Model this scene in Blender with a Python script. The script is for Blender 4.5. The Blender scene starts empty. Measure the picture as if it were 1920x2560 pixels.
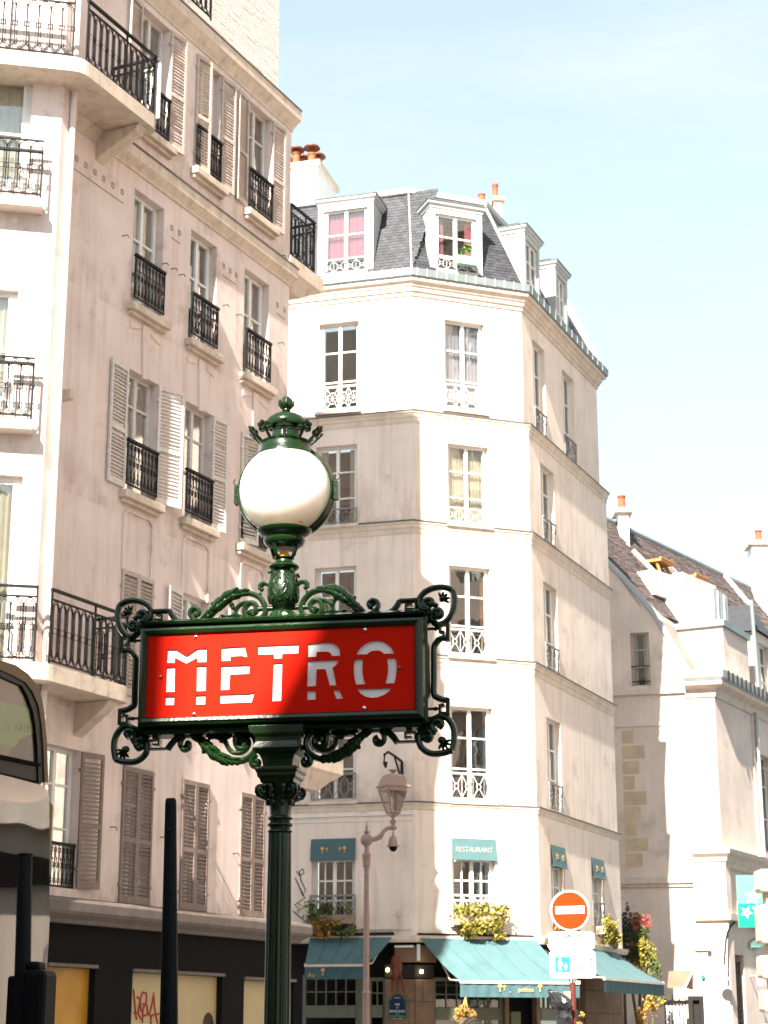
import bpy, math, random
from mathutils import Vector, Matrix
from mathutils.geometry import tessellate_polygon
random.seed(7)
R = math.radians
scene = bpy.context.scene
COL = scene.collection

# ------------------------------------------------------------------ camera
F = 4600.0                                   # focal length in units of the 1920 px wide frame
TH = math.atan(1300 / 4600)                  # upward pitch
cT, sT = math.cos(TH), math.sin(TH)
EYE = 1.6
cam_d = bpy.data.cameras.new('camera'); cam = bpy.data.objects.new('camera', cam_d); COL.objects.link(cam)
cam.location = (0, 0, EYE); cam.rotation_euler = (math.pi / 2 + TH, 0, 0)
cam_d.sensor_fit = 'HORIZONTAL'; cam_d.sensor_width = 27.0; cam_d.lens = 27.0 * F / 1920
cam_d.clip_end = 3000; cam_d.clip_start = 0.05
cam_d.dof.use_dof = True; cam_d.dof.focus_distance = 7.9; cam_d.dof.aperture_fstop = 11
scene.camera = cam
scene.render.resolution_x = 768; scene.render.resolution_y = 1024

# ------------------------------------------------------------------ light
SUN_AZ = R(180 + 19.6); SUN_EL = R(41)       # azimuth from +Y towards +X
sunv = Vector((math.sin(SUN_AZ) * math.cos(SUN_EL), math.cos(SUN_AZ) * math.cos(SUN_EL), math.sin(SUN_EL)))
world = bpy.data.worlds.new('World'); scene.world = world; world.use_nodes = True
wn = world.node_tree; bg = wn.nodes['Background']
sky = wn.nodes.new('ShaderNodeTexSky'); sky.sky_type = 'NISHITA'; sky.sun_disc = False
sky.sun_elevation = SUN_EL; sky.sun_rotation = SUN_AZ; sky.air_density = 1.0; sky.dust_density = .4; sky.ozone_density = 1.0
hsv = wn.nodes.new('ShaderNodeHueSaturation'); hsv.inputs['Saturation'].default_value = .50; hsv.inputs['Value'].default_value = .72
tint = wn.nodes.new('ShaderNodeMix'); tint.data_type = 'RGBA'; tint.blend_type = 'MULTIPLY'; tint.inputs[0].default_value = 1; tint.inputs[7].default_value = (.90, .99, .95, 1)
wn.links.new(sky.outputs[0], hsv.inputs['Color']); wn.links.new(hsv.outputs[0], tint.inputs[6]); tcw = wn.nodes.new('ShaderNodeTexCoord'); mpw = wn.nodes.new('ShaderNodeMapping'); mpw.inputs['Scale'].default_value = (2.0, 2.0, 9.0); mpw.inputs['Rotation'].default_value = (.25, .1, 0)
ncl = wn.nodes.new('ShaderNodeTexNoise'); ncl.inputs['Scale'].default_value = 2.2; ncl.inputs['Detail'].default_value = 8; ncl.inputs['Roughness'].default_value = .62
wn.links.new(tcw.outputs['Generated'], mpw.inputs[0]); wn.links.new(mpw.outputs[0], ncl.inputs[0])
mrc = wn.nodes.new('ShaderNodeMapRange'); mrc.inputs[1].default_value = .42; mrc.inputs[2].default_value = .75; mrc.inputs[3].default_value = 0; mrc.inputs[4].default_value = .35; wn.links.new(ncl.outputs[0], mrc.inputs[0])
cl = wn.nodes.new('ShaderNodeMix'); cl.data_type = 'RGBA'; wn.links.new(mrc.outputs[0], cl.inputs[0]); wn.links.new(tint.outputs[2], cl.inputs[6]); cl.inputs[7].default_value = (2.3, 2.4, 2.45, 1)
sxyz = wn.nodes.new('ShaderNodeSeparateXYZ'); wn.links.new(tcw.outputs['Generated'], sxyz.inputs[0])
hz = wn.nodes.new('ShaderNodeMapRange'); hz.inputs[1].default_value = .05; hz.inputs[2].default_value = .55; hz.inputs[3].default_value = .62; hz.inputs[4].default_value = 1.06; wn.links.new(sxyz.outputs[2], hz.inputs[0])
hm = wn.nodes.new('ShaderNodeMix'); hm.data_type = 'RGBA'; hm.blend_type = 'MULTIPLY'; hm.inputs[0].default_value = 1; wn.links.new(cl.outputs[2], hm.inputs[6]); wn.links.new(hz.outputs[0], hm.inputs[7])
wn.links.new(hm.outputs[2], bg.inputs[0]); bg.inputs[1].default_value = 0.105
sd = bpy.data.lights.new('sun', 'SUN'); sd.energy = 5.0; sd.angle = R(0.53); sd.color = (1.0, 0.93, 0.82)
so = bpy.data.objects.new('sun', sd); COL.objects.link(so)
so.rotation_euler = sunv.to_track_quat('Z', 'Y').to_euler(); so.location = (0, 0, 60)
scene.view_settings.view_transform = 'Standard'; scene.view_settings.look = 'None'
scene.view_settings.exposure = 2.18; scene.view_settings.gamma = 1.0
scene.view_settings.use_curve_mapping = False

# ------------------------------------------------------------------ helpers
def ray(px, py):
    u, v = px - 960, 1280 - py
    return Vector((u, F * cT - v * sT, F * sT + v * cT))
def dirn(a): return Vector((math.sin(R(a)), math.cos(R(a))))
def at_depth(px, py, y):
    r = ray(px, py); return Vector((r.x / r.y * y, y, EYE + r.z / r.y * y))
class Face:
    """vertical plane: origin O, direction d (to the right seen from outside), outward normal n"""
    def __init__(f, O, d): f.O = Vector(O[:2]); f.d = Vector(d[:2]).normalized(); f.n = Vector((f.d.y, -f.d.x))
    def at(f, px, py, o=0.0):
        r = ray(px, py); O = f.O + f.n * o
        det = -f.d.x * r.y + r.x * f.d.y
        s = (O.x * r.y - r.x * O.y) / det
        t = (-f.d.x * O.y + f.d.y * O.x) / det
        return s, EYE + t * r.z
    def P(f, s, z, o=0.0):
        v = f.O + f.d * s + f.n * o; return Vector((v.x, v.y, z))
class MB:
    def __init__(m): m.v = []; m.f = []; m.sm = False
    def add(m, vs, fs):
        b = len(m.v); m.v += [tuple(v) for v in vs]; m.f += [tuple(b + i for i in f) for f in fs]
    def quad(m, a, b, c, d): m.add([a, b, c, d], [(0, 1, 2, 3)])
    def hexa(m, p):   # 8 points: bottom ring 0-3, top ring 4-7
        m.add(p, [(0, 3, 2, 1), (4, 5, 6, 7), (0, 1, 5, 4), (1, 2, 6, 5), (2, 3, 7, 6), (3, 0, 4, 7)])
    def box(m, f, s0, s1, z0, z1, o0, o1):
        m.hexa([f.P(s0, z0, o1), f.P(s1, z0, o1), f.P(s1, z0, o0), f.P(s0, z0, o0),
                f.P(s0, z1, o1), f.P(s1, z1, o1), f.P(s1, z1, o0), f.P(s0, z1, o0)])
    def prism(m, f, pts, o0, o1):   # polygon in (s,z) of a face, extruded in o
        n = len(pts)
        vs = [f.P(s, z, o1) for s, z in pts] + [f.P(s, z, o0) for s, z in pts]
        tris = tessellate_polygon([[Vector((s, z, 0)) for s, z in pts]])
        fs = [tuple(t) for t in tris] + [tuple(i + n for i in reversed(t)) for t in tris]
        fs += [(i, (i + 1) % n, (i + 1) % n + n, i + n) for i in range(n)]
        m.add(vs, fs)
    def tube(m, pts, r, n=8, r2=None, up=None, closed=False, cap=True):
        pts = [Vector(p) for p in pts]; N = len(pts)
        if N < 2: return
        up = Vector(up) if up is not None else Vector((0, 0, 1))
        ring = []
        for i, p in enumerate(pts):
            if closed: t = pts[(i + 1) % N] - pts[i - 1]
            else: t = pts[min(i + 1, N - 1)] - pts[max(i - 1, 0)]
            if t.length < 1e-9: t = Vector((0, 0, 1))
            t.normalize(); a = up.cross(t)
            if a.length < 1e-4: a = Vector((1, 0, 0)).cross(t)
            if a.length < 1e-4: a = Vector((0, 1, 0)).cross(t)
            a.normalize(); b = t.cross(a)
            rr = r[i] if isinstance(r, (list, tuple)) else r
            rb = rr * (r2 if r2 else 1)
            ring.append([p + a * (rr * math.cos(2 * math.pi * k / n)) + b * (rb * math.sin(2 * math.pi * k / n)) for k in range(n)])
        vs = [v for rg in ring for v in rg]; fs = []
        M = N if closed else N - 1
        for i in range(M):
            j = (i + 1) % N
            for k in range(n):
                l = (k + 1) % n
                fs.append((i * n + k, i * n + l, j * n + l, j * n + k))
        if cap and not closed:
            fs.append(tuple(reversed(range(n)))); fs.append(tuple((N - 1) * n + k for k in range(n)))
        m.add(vs, fs)
    def lathe(m, c, prof, n=32, rib=0, ribn=0):  # prof: (r, z) absolute z; c: (x,y)
        vs = []
        for r, z in prof:
            for k in range(n):
                a = 2 * math.pi * k / n
                rr = r * (1 + (rib * math.cos(ribn * a) if rib else 0))
                vs.append((c[0] + rr * math.cos(a), c[1] + rr * math.sin(a), z))
        fs = []
        for i in range(len(prof) - 1):
            for k in range(n):
                l = (k + 1) % n
                fs.append((i * n + k, i * n + l, (i + 1) * n + l, (i + 1) * n + k))
        fs.append(tuple(reversed(range(n)))); fs.append(tuple((len(prof) - 1) * n + k for k in range(n)))
        m.add(vs, fs)
    def blob(m, c, rx, ry=None, rz=None, ax=None, n=10):  # ellipsoid, ax = 3 axes
        ry = ry or rx; rz = rz or rx; c = Vector(c)
        ax = ax or (Vector((1, 0, 0)), Vector((0, 1, 0)), Vector((0, 0, 1)))
        h = max(4, n // 2); vs = []
        for i in range(h + 1):
            ph = math.pi * i / h
            for k in range(n):
                a = 2 * math.pi * k / n
                vs.append(c + ax[0] * (rx * math.sin(ph) * math.cos(a)) + ax[1] * (ry * math.sin(ph) * math.sin(a)) + ax[2] * (rz * math.cos(ph)))
        fs = [(i * n + k, i * n + (k + 1) % n, (i + 1) * n + (k + 1) % n, (i + 1) * n + k) for i in range(h) for k in range(n)]
        m.add(vs, fs)
    def loft(m, rings, cap=True):
        n = len(rings[0]); vs = [v for r in rings for v in r]
        fs = [(i * n + k, i * n + (k + 1) % n, (i + 1) * n + (k + 1) % n, (i + 1) * n + k) for i in range(len(rings) - 1) for k in range(n)]
        if cap: fs += [tuple(reversed(range(n))), tuple((len(rings) - 1) * n + k for k in range(n))]
        m.add(vs, fs)
    def mesh(m, name, mat, smooth=False, fixn=True):
        me = bpy.data.meshes.new(name); me.from_pydata(m.v, [], m.f)
        me.validate(); me.update()
        if fixn:
            import bmesh
            b = bmesh.new(); b.from_mesh(me); bmesh.ops.recalc_face_normals(b, faces=b.faces); b.to_mesh(me); b.free()
        if smooth:
            for p in me.polygons: p.use_smooth = True
            try: me.set_sharp_from_angle(angle=R(40))
            except Exception: pass
        if mat: me.materials.append(mat)
        return me
def link(name, me, parent=None):
    o = bpy.data.objects.new(name, me); COL.objects.link(o)
    if parent is not None:
        o.parent = parent; o.matrix_parent_inverse = WI[parent.name]
    WI[o.name] = Matrix.Identity(4)
    return o
WI = {}
def part(name, mb, mat, parent, smooth=False, stuff=False, label=None, bevel=0, fixn=True):
    if not mb.v: return None
    o = link(name, mb.mesh(name, mat, smooth, fixn), parent)
    if stuff: o['kind'] = 'stuff'
    if label: o['label'] = label
    if bevel:
        b = o.modifiers.new('bevel', 'BEVEL'); b.width = bevel; b.segments = 2; b.limit_method = 'ANGLE'; b.angle_limit = R(40)
    return o
def tag(o, label, cat, group=None):
    o['label'] = label; o['category'] = cat
    if group: o['group'] = group
    return o
def thing(name, label, cat, loc=(0, 0, 0), group=None):
    e = bpy.data.objects.new(name, None); COL.objects.link(e); e.location = loc; e.empty_display_size = .3
    WI[e.name] = Matrix.Translation(Vector(loc)).inverted()
    return tag(e, label, cat, group)
def structure(name, mb, mat):
    o = link(name, mb.mesh(name, mat)); o['kind'] = 'structure'; return o
def place(name, me, parent, M):   # instance of a shared mesh with a world matrix M
    o = bpy.data.objects.new(name, me); COL.objects.link(o)
    o.parent = parent; o.matrix_parent_inverse = WI[parent.name]; o.matrix_basis = M
    return o
def fmat(f, s, z, o=0, sx=1, sz=1, rot=0):   # frame on a face: local x = d, local y = -n (into wall), local z up
    M = Matrix(((f.d.x * sx, -f.n.x, 0, 0), (f.d.y * sx, -f.n.y, 0, 0), (0, 0, sz, 0), (0, 0, 0, 1)))
    M.translation = f.P(s, z, o); return M

# ------------------------------------------------------------------ materials
def mat(name, col, rough=.7, var=.12, scale=2.0, bump=.0, bscale=60, metal=0, spec=.5, streak=0, stain=None, rnd=0, coat=0, emis=0, sss=0, grime=None):
    m = bpy.data.materials.new(name); m.use_nodes = True; nt = m.node_tree; N = nt.nodes; Lk = nt.links
    p = N['Principled BSDF']; p.inputs['Roughness'].default_value = rough; p.inputs['Metallic'].default_value = metal
    p.inputs['Specular IOR Level'].default_value = spec
    if coat: p.inputs['Coat Weight'].default_value = coat; p.inputs['Coat Roughness'].default_value = .08
    tc = N.new('ShaderNodeTexCoord')
    def noise(sc, det=6, mp=None, ro=.6):
        n = N.new('ShaderNodeTexNoise'); n.inputs['Scale'].default_value = sc; n.inputs['Detail'].default_value = det; n.inputs['Roughness'].default_value = ro
        if mp:
            q = N.new('ShaderNodeMapping'); q.inputs['Scale'].default_value = mp; Lk.new(tc.outputs['Object'], q.inputs[0]); Lk.new(q.outputs[0], n.inputs[0])
        else: Lk.new(tc.outputs['Object'], n.inputs[0])
        return n.outputs[0]
    def ramp(src, lo, hi, a=0.0, b=1.0):
        r = N.new('ShaderNodeMapRange'); r.inputs['From Min'].default_value = lo; r.inputs['From Max'].default_value = hi
        r.inputs['To Min'].default_value = a; r.inputs['To Max'].default_value = b; Lk.new(src, r.inputs[0]); return r.outputs[0]
    def mix(fac, A, B, mode='MIX'):
        x = N.new('ShaderNodeMix'); x.data_type = 'RGBA'; x.blend_type = mode
        for key, val in ((0, fac), (6, A), (7, B)):
            if hasattr(val, 'links') or hasattr(val, 'is_linked'): Lk.new(val, x.inputs[key])
            elif key == 0: x.inputs[0].default_value = val
            else: x.inputs[key].default_value = (*val, 1)
        return x.outputs[2]
    c = Vector(col)
    out = mix(ramp(noise(scale), .3, .7), tuple(c * (1 - var)), tuple(Vector([min(1, k) for k in c * (1 + var)])))
    if streak:
        s = ramp(noise(1.0, 5, (7, 7, .5)), .48, .75, 0, streak)
        out = mix(s, out, tuple(Vector((c.x * .62, c.y * .56, c.z * .5))))
    if grime:
        sx = N.new('ShaderNodeSeparateXYZ'); Lk.new(tc.outputs['Object'], sx.inputs[0]); acc = None
        for h in grime:
            r_ = N.new('ShaderNodeMapRange'); r_.inputs[1].default_value = h; r_.inputs[2].default_value = h + .75; r_.inputs[3].default_value = 1; r_.inputs[4].default_value = 0; Lk.new(sx.outputs[2], r_.inputs[0])
            st_ = N.new('ShaderNodeMath'); st_.operation = 'GREATER_THAN'; st_.inputs[1].default_value = h - .02; Lk.new(sx.outputs[2], st_.inputs[0])
            mu = N.new('ShaderNodeMath'); mu.operation = 'MULTIPLY'; Lk.new(r_.outputs[0], mu.inputs[0]); Lk.new(st_.outputs[0], mu.inputs[1])
            if acc is None: acc = mu.outputs[0]
            else:
                ad = N.new('ShaderNodeMath'); ad.operation = 'MAXIMUM'; Lk.new(acc, ad.inputs[0]); Lk.new(mu.outputs[0], ad.inputs[1]); acc = ad.outputs[0]
        nz = ramp(noise(1.0, 6, (2.2, 2.2, 1.2), .7), .44, .66); m2 = N.new('ShaderNodeMath'); m2.operation = 'MULTIPLY'; Lk.new(acc, m2.inputs[0]); Lk.new(nz, m2.inputs[1])
        m3 = N.new('ShaderNodeMath'); m3.operation = 'MULTIPLY'; m3.inputs[1].default_value = .6; Lk.new(m2.outputs[0], m3.inputs[0])
        out = mix(m3.outputs[0], out, (c.x * .45, c.y * .40, c.z * .37))
    if stain:
        s = ramp(noise(stain[1], 8, None, .7), stain[2], stain[2] + .14, 0, stain[3])
        out = mix(s, out, stain[0])
    if rnd:
        g = N.new('ShaderNodeNewGeometry'); oi = N.new('ShaderNodeObjectInfo')
        a = N.new('ShaderNodeMath'); a.operation = 'ADD'; Lk.new(g.outputs['Random Per Island'], a.inputs[0]); Lk.new(oi.outputs['Random'], a.inputs[1])
        fr = N.new('ShaderNodeMath'); fr.operation = 'FRACT'; Lk.new(a.outputs[0], fr.inputs[0])
        v = ramp(fr.outputs[0], 0, 1, 1 - rnd, 1 + rnd)
        cc = N.new('ShaderNodeCombineColor'); [Lk.new(v, cc.inputs[i]) for i in range(3)]
        out = mix(1.0, out, cc.outputs[0], 'MULTIPLY')
    Lk.new(out, p.inputs['Base Color'])
    if bump:
        b = N.new('ShaderNodeBump'); b.inputs['Strength'].default_value = bump; b.inputs['Distance'].default_value = .01
        Lk.new(noise(bscale, 4), b.inputs['Height']); Lk.new(b.outputs[0], p.inputs['Normal'])
    if emis: p.inputs['Emission Color'].default_value = (*col, 1); p.inputs['Emission Strength'].default_value = emis
    if sss:
        p.inputs['Subsurface Weight'].default_value = sss; p.inputs['Subsurface Radius'].default_value = (.30, .24, .20); p.inputs['Subsurface Scale'].default_value = 1.0
    return m
def glass_mat(name, tint, refl, rough=.02, top=.6):
    m = bpy.data.materials.new(name); m.use_nodes = True; nt = m.node_tree; N = nt.nodes; Lk = nt.links
    N.remove(N['Principled BSDF']); out = N['Material Output']
    tr = N.new('ShaderNodeBsdfTransparent'); tr.inputs[0].default_value = (*tint, 1)
    gl = N.new('ShaderNodeBsdfGlossy'); gl.inputs[1].default_value = rough
    fr = N.new('ShaderNodeLayerWeight'); fr.inputs[0].default_value = .35
    mr = N.new('ShaderNodeMapRange'); mr.inputs[3].default_value = refl; mr.inputs[4].default_value = min(1, refl + top); Lk.new(fr.outputs['Fresnel'], mr.inputs[0])
    tc = N.new('ShaderNodeTexCoord'); no = N.new('ShaderNodeTexNoise'); no.inputs['Scale'].default_value = 1.6; Lk.new(tc.outputs['Object'], no.inputs[0])
    bp = N.new('ShaderNodeBump'); bp.inputs['Strength'].default_value = .12; bp.inputs['Distance'].default_value = .03; Lk.new(no.outputs[0], bp.inputs['Height']); Lk.new(bp.outputs[0], gl.inputs['Normal'])
    mx = N.new('ShaderNodeMixShader'); Lk.new(mr.outputs[0], mx.inputs[0]); Lk.new(tr.outputs[0], mx.inputs[1]); Lk.new(gl.outputs[0], mx.inputs[2])
    Lk.new(mx.outputs[0], out.inputs[0]); return m

m_plasterL = mat('rose_plaster', (.70, .585, .545), .9, .10, 1.2, .3, 45, streak=.5, grime=(3.35, 5.9, 8.9, 12.0, 14.7), stain=((.30, .22, .18), 1.6, .56, .55))
m_plasterC = mat('cream_plaster', (.75, .65, .58), .9, .09, 1.1, .3, 45, streak=.5, grime=(3.5, 6.17, 9.27, 12.17, 14.67), stain=((.38, .29, .24), 1.5, .57, .5))
m_plasterG = mat('ochre_plaster', (.68, .56, .485), .9, .13, .9, .3, 35, streak=.2, stain=((.34, .25, .19), 1.1, .56, .5))
m_stone = mat('pale_stone', (.60, .50, .41), .85, .14, 3, .3, 50, streak=.5, stain=((.2, .16, .13), 5, .55, .6))
m_stonetrim = mat('dressed_stone', (.62, .53, .45), .85, .12, 3, .2, 50, streak=.45)
m_soffit = mat('aged_soffit', (.38, .28, .20), .9, .12, 2, .2, 40)
m_white = mat('white_paint', (.74, .73, .70), .5, .05, 4, .05, 30)
m_oldwhite = mat('weathered_white_paint', (.60, .56, .52), .6, .14, 14, .1, 40, stain=((.30, .25, .22), 9, .60, .6))
m_greige = mat('greige_shutter_paint', (.46, .385, .335), .65, .16, 9, .1, 40, stain=((.16, .12, .10), 7, .6, .6))
m_shadeshut = mat('shaded_shutter_paint', (.21, .155, .13), .7, .18, 9, .1, 40, stain=((.10, .075, .06), 7, .58, .6))  # darker copy of the shutter paint, street-level shade put into the colour
m_iron = mat('black_iron', (.007, .006, .006), .5, .3, 10, .1, 90, spec=.2)
m_whiteiron = mat('pale_iron', (.55, .54, .51), .5, .1, 8)
m_greyiron = mat('grey_iron', (.22, .22, .22), .5, .1, 8)
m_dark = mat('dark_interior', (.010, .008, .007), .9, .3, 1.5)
m_lead = mat('dark_lead_flashing', (.085, .075, .07), .6, .25, 6, .2, 50)
m_slate = mat('blue_grey_slate', (.030, .031, .037), .6, .25, 5, .2, 60, rnd=.38)
m_tile = mat('brown_tile', (.085, .062, .058), .85, .3, 3, .3, 40, rnd=.35, stain=((.17, .12, .10), 2.5, .56, .5))
m_zinc = mat('zinc_sheet', (.17, .20, .205), .45, .12, 3, .05, 30, metal=.2)
m_zincw = mat('pale_zinc', (.40, .41, .41), .5, .1, 3, .05, 30)
m_terra = mat('terracotta', (.27, .08, .03), .8, .25, 8)
m_brick = mat('whitewashed_brick', (.78, .72, .66), .9, .06, 6, .2, 60, rnd=.05)
m_mortar = mat('pale_mortar', (.66, .60, .54), .95, .1, 6)
m_glass = glass_mat('window_glass', (.90, .90, .87), .10)
m_glassb = glass_mat('reflecting_window_glass', (.5, .5, .5), .45)
m_curtain = mat('white_curtain', (.80, .76, .68), .9, .08, 5)
m_pink = mat('pink_curtain', (.70, .26, .34), .9, .1, 5)
m_bluec = mat('blue_grey_curtain', (.58, .58, .72), .9, .1, 5)
m_smear = mat('faded_red_smear', (.55, .18, .14), .7)
m_signgreen = mat('bottle_green_enamel', (.0045, .0175, .003), .27, .25, 12, .22, 55, spec=.3, coat=.18, stain=((.004, .014, .004), 30, .55, .55))
m_red = mat('red_sign_enamel', (.55, .010, .002), .5, .03, 3, spec=.05)
m_letter = mat('white_letter_back', (.78, .76, .76), .6, .04, 14)
m_globe = mat('opal_glass', (.86, .80, .74), .22, .03, 2, spec=.4, coat=.2, sss=.85)
m_chrome = mat('chrome_bolt', (.8, .8, .8), .12, .02, 3, metal=1)
m_redbolt = mat('red_painted_bolt', (.35, .02, .03), .4)
m_amber = mat('amber_fitting', (.75, .35, .05), .4)
m_black = mat('black_green_post_paint', (.004, .006, .008), .5, .25, 30, .12, 120, spec=.12)
m_blackp = mat('black_plastic', (.003, .003, .004), .6, .2, 10, spec=.1)
m_shop = mat('charcoal_shopfront', (.007, .006, .0055), .8, .1, 3, .1, 40, spec=.1)
m_shoptrim = mat('grey_shop_trim', (.125, .10, .088), .7, .2, 6, .1, 40, streak=.4)
m_poster = mat('cream_poster', (.42, .33, .17), .5, .06, 2)
m_yellow = mat('yellow_backed_window', (.42, .20, .012), .4, .35, 1.2)
m_teal = mat('teal_canvas', (.060, .125, .135), .85, .10, 3, .15, 200)
m_tealv = mat('teal_valance', (.045, .105, .12), .85, .12, 5, .2, 120)
m_sage = mat('sage_green_joinery', (.12, .13, .09), .6, .08, 5)
m_pier = mat('brown_pier_stone', (.18, .11, .07), .9, .2, 5, .4, 50, stain=((.14, .09, .06), 6, .55, .6), rnd=.12)
m_gold = mat('gold_print', (.62, .36, .12), .7, .1, 5)
m_lamp = mat('taupe_lamp_paint', (.27, .175, .15), .45, .12, 12, .15, 80, spec=.6, coat=.25)
m_lampglass = glass_mat('lantern_glass', (.8, .75, .7), .12)
m_plate = mat('white_plate', (.80, .80, .79), .4, .02, 2)
m_orange = mat('road_sign_red', (.50, .032, .003), .5, .04, 3, spec=.1)
m_blue = mat('pedestrian_blue', (.01, .33, .75), .4, .02, 2)
m_print = mat('black_print', (.05, .045, .03), .6)
m_faint = mat('faded_print', (.36, .36, .30), .6)
m_signpost = mat('oxblood_post', (.10, .018, .014), .4, .2, 10)
m_bag = mat('black_bin_bag', (.015, .015, .016), .18, .2, 8, .9, 14, coat=.5)
m_leafY = mat('yellow_green_leaves', (.20, .17, .015), .6, .3, 8, rnd=.6)  # yellow-green leaf colour, varied from leaf to leaf
m_leafG = mat('green_leaves', (.075, .10, .018), .6, .3, 8, rnd=.6)
m_leafR = mat('red_flowers', (.45, .06, .06), .6, .3, 8, rnd=.4)
m_leafA = mat('amber_leaves', (.33, .17, .03), .6, .3, 8, rnd=.6)
m_stem = mat('woody_stem', (.10, .07, .04), .9)
m_box = mat('planter', (.30, .22, .17), .8)
m_boxg = mat('pale_green_planter', (.30, .46, .34), .6)
m_plaqueg = mat('plaque_green', (.015, .11, .045), .4)
m_plaqueb = mat('plaque_blue', (.008, .02, .06), .3)
m_cow = mat('rust_red_carving', (.12, .028, .012), .7, .3, 8, .3, 40)
m_light = mat('lit_spot_lamp', (1.0, .78, .35), .5, 0, 1, emis=9)
m_bank = mat('bank_green', (.0, .36, .15), .35, .03, 2)
m_bankl = mat('bank_green_light', (.10, .42, .28), .35, .03, 2)
m_rust = mat('warm_limestone_rustication', (.50, .42, .35), .85, .1, 4, .3, 50)
m_busbody = mat('tan_metallic_bus_trim', (.15, .105, .06), .4, .15, 60, .05, 90, metal=.3)
m_busblack = mat('black_rubber_seal', (.008, .008, .01), .4)
m_pinkrefl = mat('dusky_pink_reflection', (.42, .25, .24), .7, .06, 3)
m_stick = mat('lime_sticker', (.34, .60, .20), .55, .04, 3)
m_sticklogo = mat('beige_sticker_print', (.62, .62, .42), .6)
m_busglass = glass_mat('bus_glass', (.22, .28, .22), .32)
m_busglass2 = glass_mat('tinted_bus_glass', (.85, .85, .82), .03, top=.22)
m_tealdk = mat('navy_teal_lining', (.01, .02, .07), .5)
m_asphalt = mat('asphalt', (.05, .05, .05), .9, .2, 3, .4, 60)
m_pave = mat('pavement_stone', (.15, .135, .12), .9, .15, 2, .3, 30)
m_ground = mat('city_ground', (.10, .095, .09), .95, .15, .2)
m_copper = mat('copper_cowl', (.14, .05, .025), .4, .3, 8, metal=.5)
m_skin = mat('skin', (.45, .27, .19), .6); m_hair = mat('dark_hair', (.022, .013, .01), .5, .3, 30, .4, 150); m_coat = mat('dark_coat', (.03, .03, .04), .9)
m_wood = mat('orange_wood', (.42, .18, .05), .6)
m_skyrefl = mat('sky_reflection_blue', (.06, .28, .42), .3, .15, 2)
m_graf = mat('red_spray_paint', (.30, .015, .02), .6)
m_grafb = mat('black_spray_paint', (.03, .03, .04), .6)

# ------------------------------------------------------------------ the faces of the place
L = Face((-2.37, 29.0), dirn(25.6))                        # left building street front
B0 = Vector((366 / 4440 * 39, 39.0)); dM = dirn(69.6)
A0 = B0 - dM * 2.77
M_ = Face(B0, dM); S_ = Face(B0, dirn(23.5)); C_ = Face(A0, -dirn(-74))
Q0 = (50 * 825 / 4550, 50.0)
GF = Face(Q0, -dirn(-75.5)); GS = Face(Q0, dirn(28))
SGp = Vector((-254 / 4535 * 7.3, 7.3)); SG = Face(SGp, -dirn(-79.1))

# ------------------------------------------------------------------ ground
m = MB(); m.quad((-400, -300, -.004), (400, -300, -.004), (400, 900, -.004), (-400, 900, -.004)); structure('ground', m, m_ground)
m = MB(); m.quad((-60, -3.2, 0), (60, -3.2, 0), (60, 27, 0), (-60, 27, 0)); m.quad((5.2, 27, 0), (60, 27, 0), (60, 49, 0), (8, 49, 0)); structure('road', m, m_asphalt)
m = MB()
def slab(m, pts, z0, z1):
    n = len(pts); m.add([(x, y, z0) for x, y in pts] + [(x, y, z1) for x, y in pts],
        [tuple(reversed(range(n))), tuple(range(n, 2 * n))] + [(i, (i + 1) % n, (i + 1) % n + n, i + n) for i in range(n)])
slab(m, [(-3.2, 4.5), (3.0, 4.5), (3.0, 8.8), (-3.2, 8.8)], -.01, .13)
structure('traffic_island', m, m_pave)
m = MB(); slab(m, [(-8.0, 22.0), (-4.2, 22.6), (3.4, 35.2), (5.6, 38.2), (8.2, 44.5), (8.2, 52), (-14, 52), (-14, 27)], -.01, .12)
slab(m, [(-20, -6.5), (20, -6.5), (20, -3.2), (-20, -3.2)], -.01, .12)
structure('pavement', m, m_pave)

# ------------------------------------------------------------------ building kit
def wall(mb, f, s0, s1, z0, z1, holes=(), o=0.0, rd=.22):
    """wall sheet with openings and their reveals"""
    ss = sorted({s0, s1, *[h[0] for h in holes], *[h[1] for h in holes]}); zz = sorted({z0, z1, *[h[2] for h in holes], *[h[3] for h in holes]})
    ss = [x for x in ss if s0 - 1e-6 <= x <= s1 + 1e-6]; zz = [x for x in zz if z0 - 1e-6 <= x <= z1 + 1e-6]
    for a, b in zip(ss, ss[1:]):
        for c, d in zip(zz, zz[1:]):
            if any(h[0] - 1e-6 <= a and b <= h[1] + 1e-6 and h[2] - 1e-6 <= c and d <= h[3] + 1e-6 for h in holes): continue
            mb.quad(f.P(a, c, o), f.P(b, c, o), f.P(b, d, o), f.P(a, d, o))
    for (a, b, c, d) in holes:
        i = o - rd
        mb.quad(f.P(a, c, o), f.P(a, d, o), f.P(a, d, i), f.P(a, c, i)); mb.quad(f.P(b, c, o), f.P(b, c, i), f.P(b, d, i), f.P(b, d, o))
        mb.quad(f.P(a, d, o), f.P(b, d, o), f.P(b, d, i), f.P(a, d, i)); mb.quad(f.P(a, c, o), f.P(a, c, i), f.P(b, c, i), f.P(b, c, o))
def offset_path(path, o, closed=False):
    out = []
    n = len(path); P = [Vector(p[:2]) for p in path]
    for i in range(n):
        d1 = (P[i] - P[i - 1]).normalized() if i > 0 else (P[1] - P[0]).normalized()
        d2 = (P[i + 1] - P[i]).normalized() if i < n - 1 else d1
        n1 = Vector((d1.y, -d1.x)); n2 = Vector((d2.y, -d2.x)); h = (n1 + n2)
        h = h / h.dot(n1) if h.length > 1e-6 else n1
        out.append(P[i] + h * o)
    return out
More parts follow.
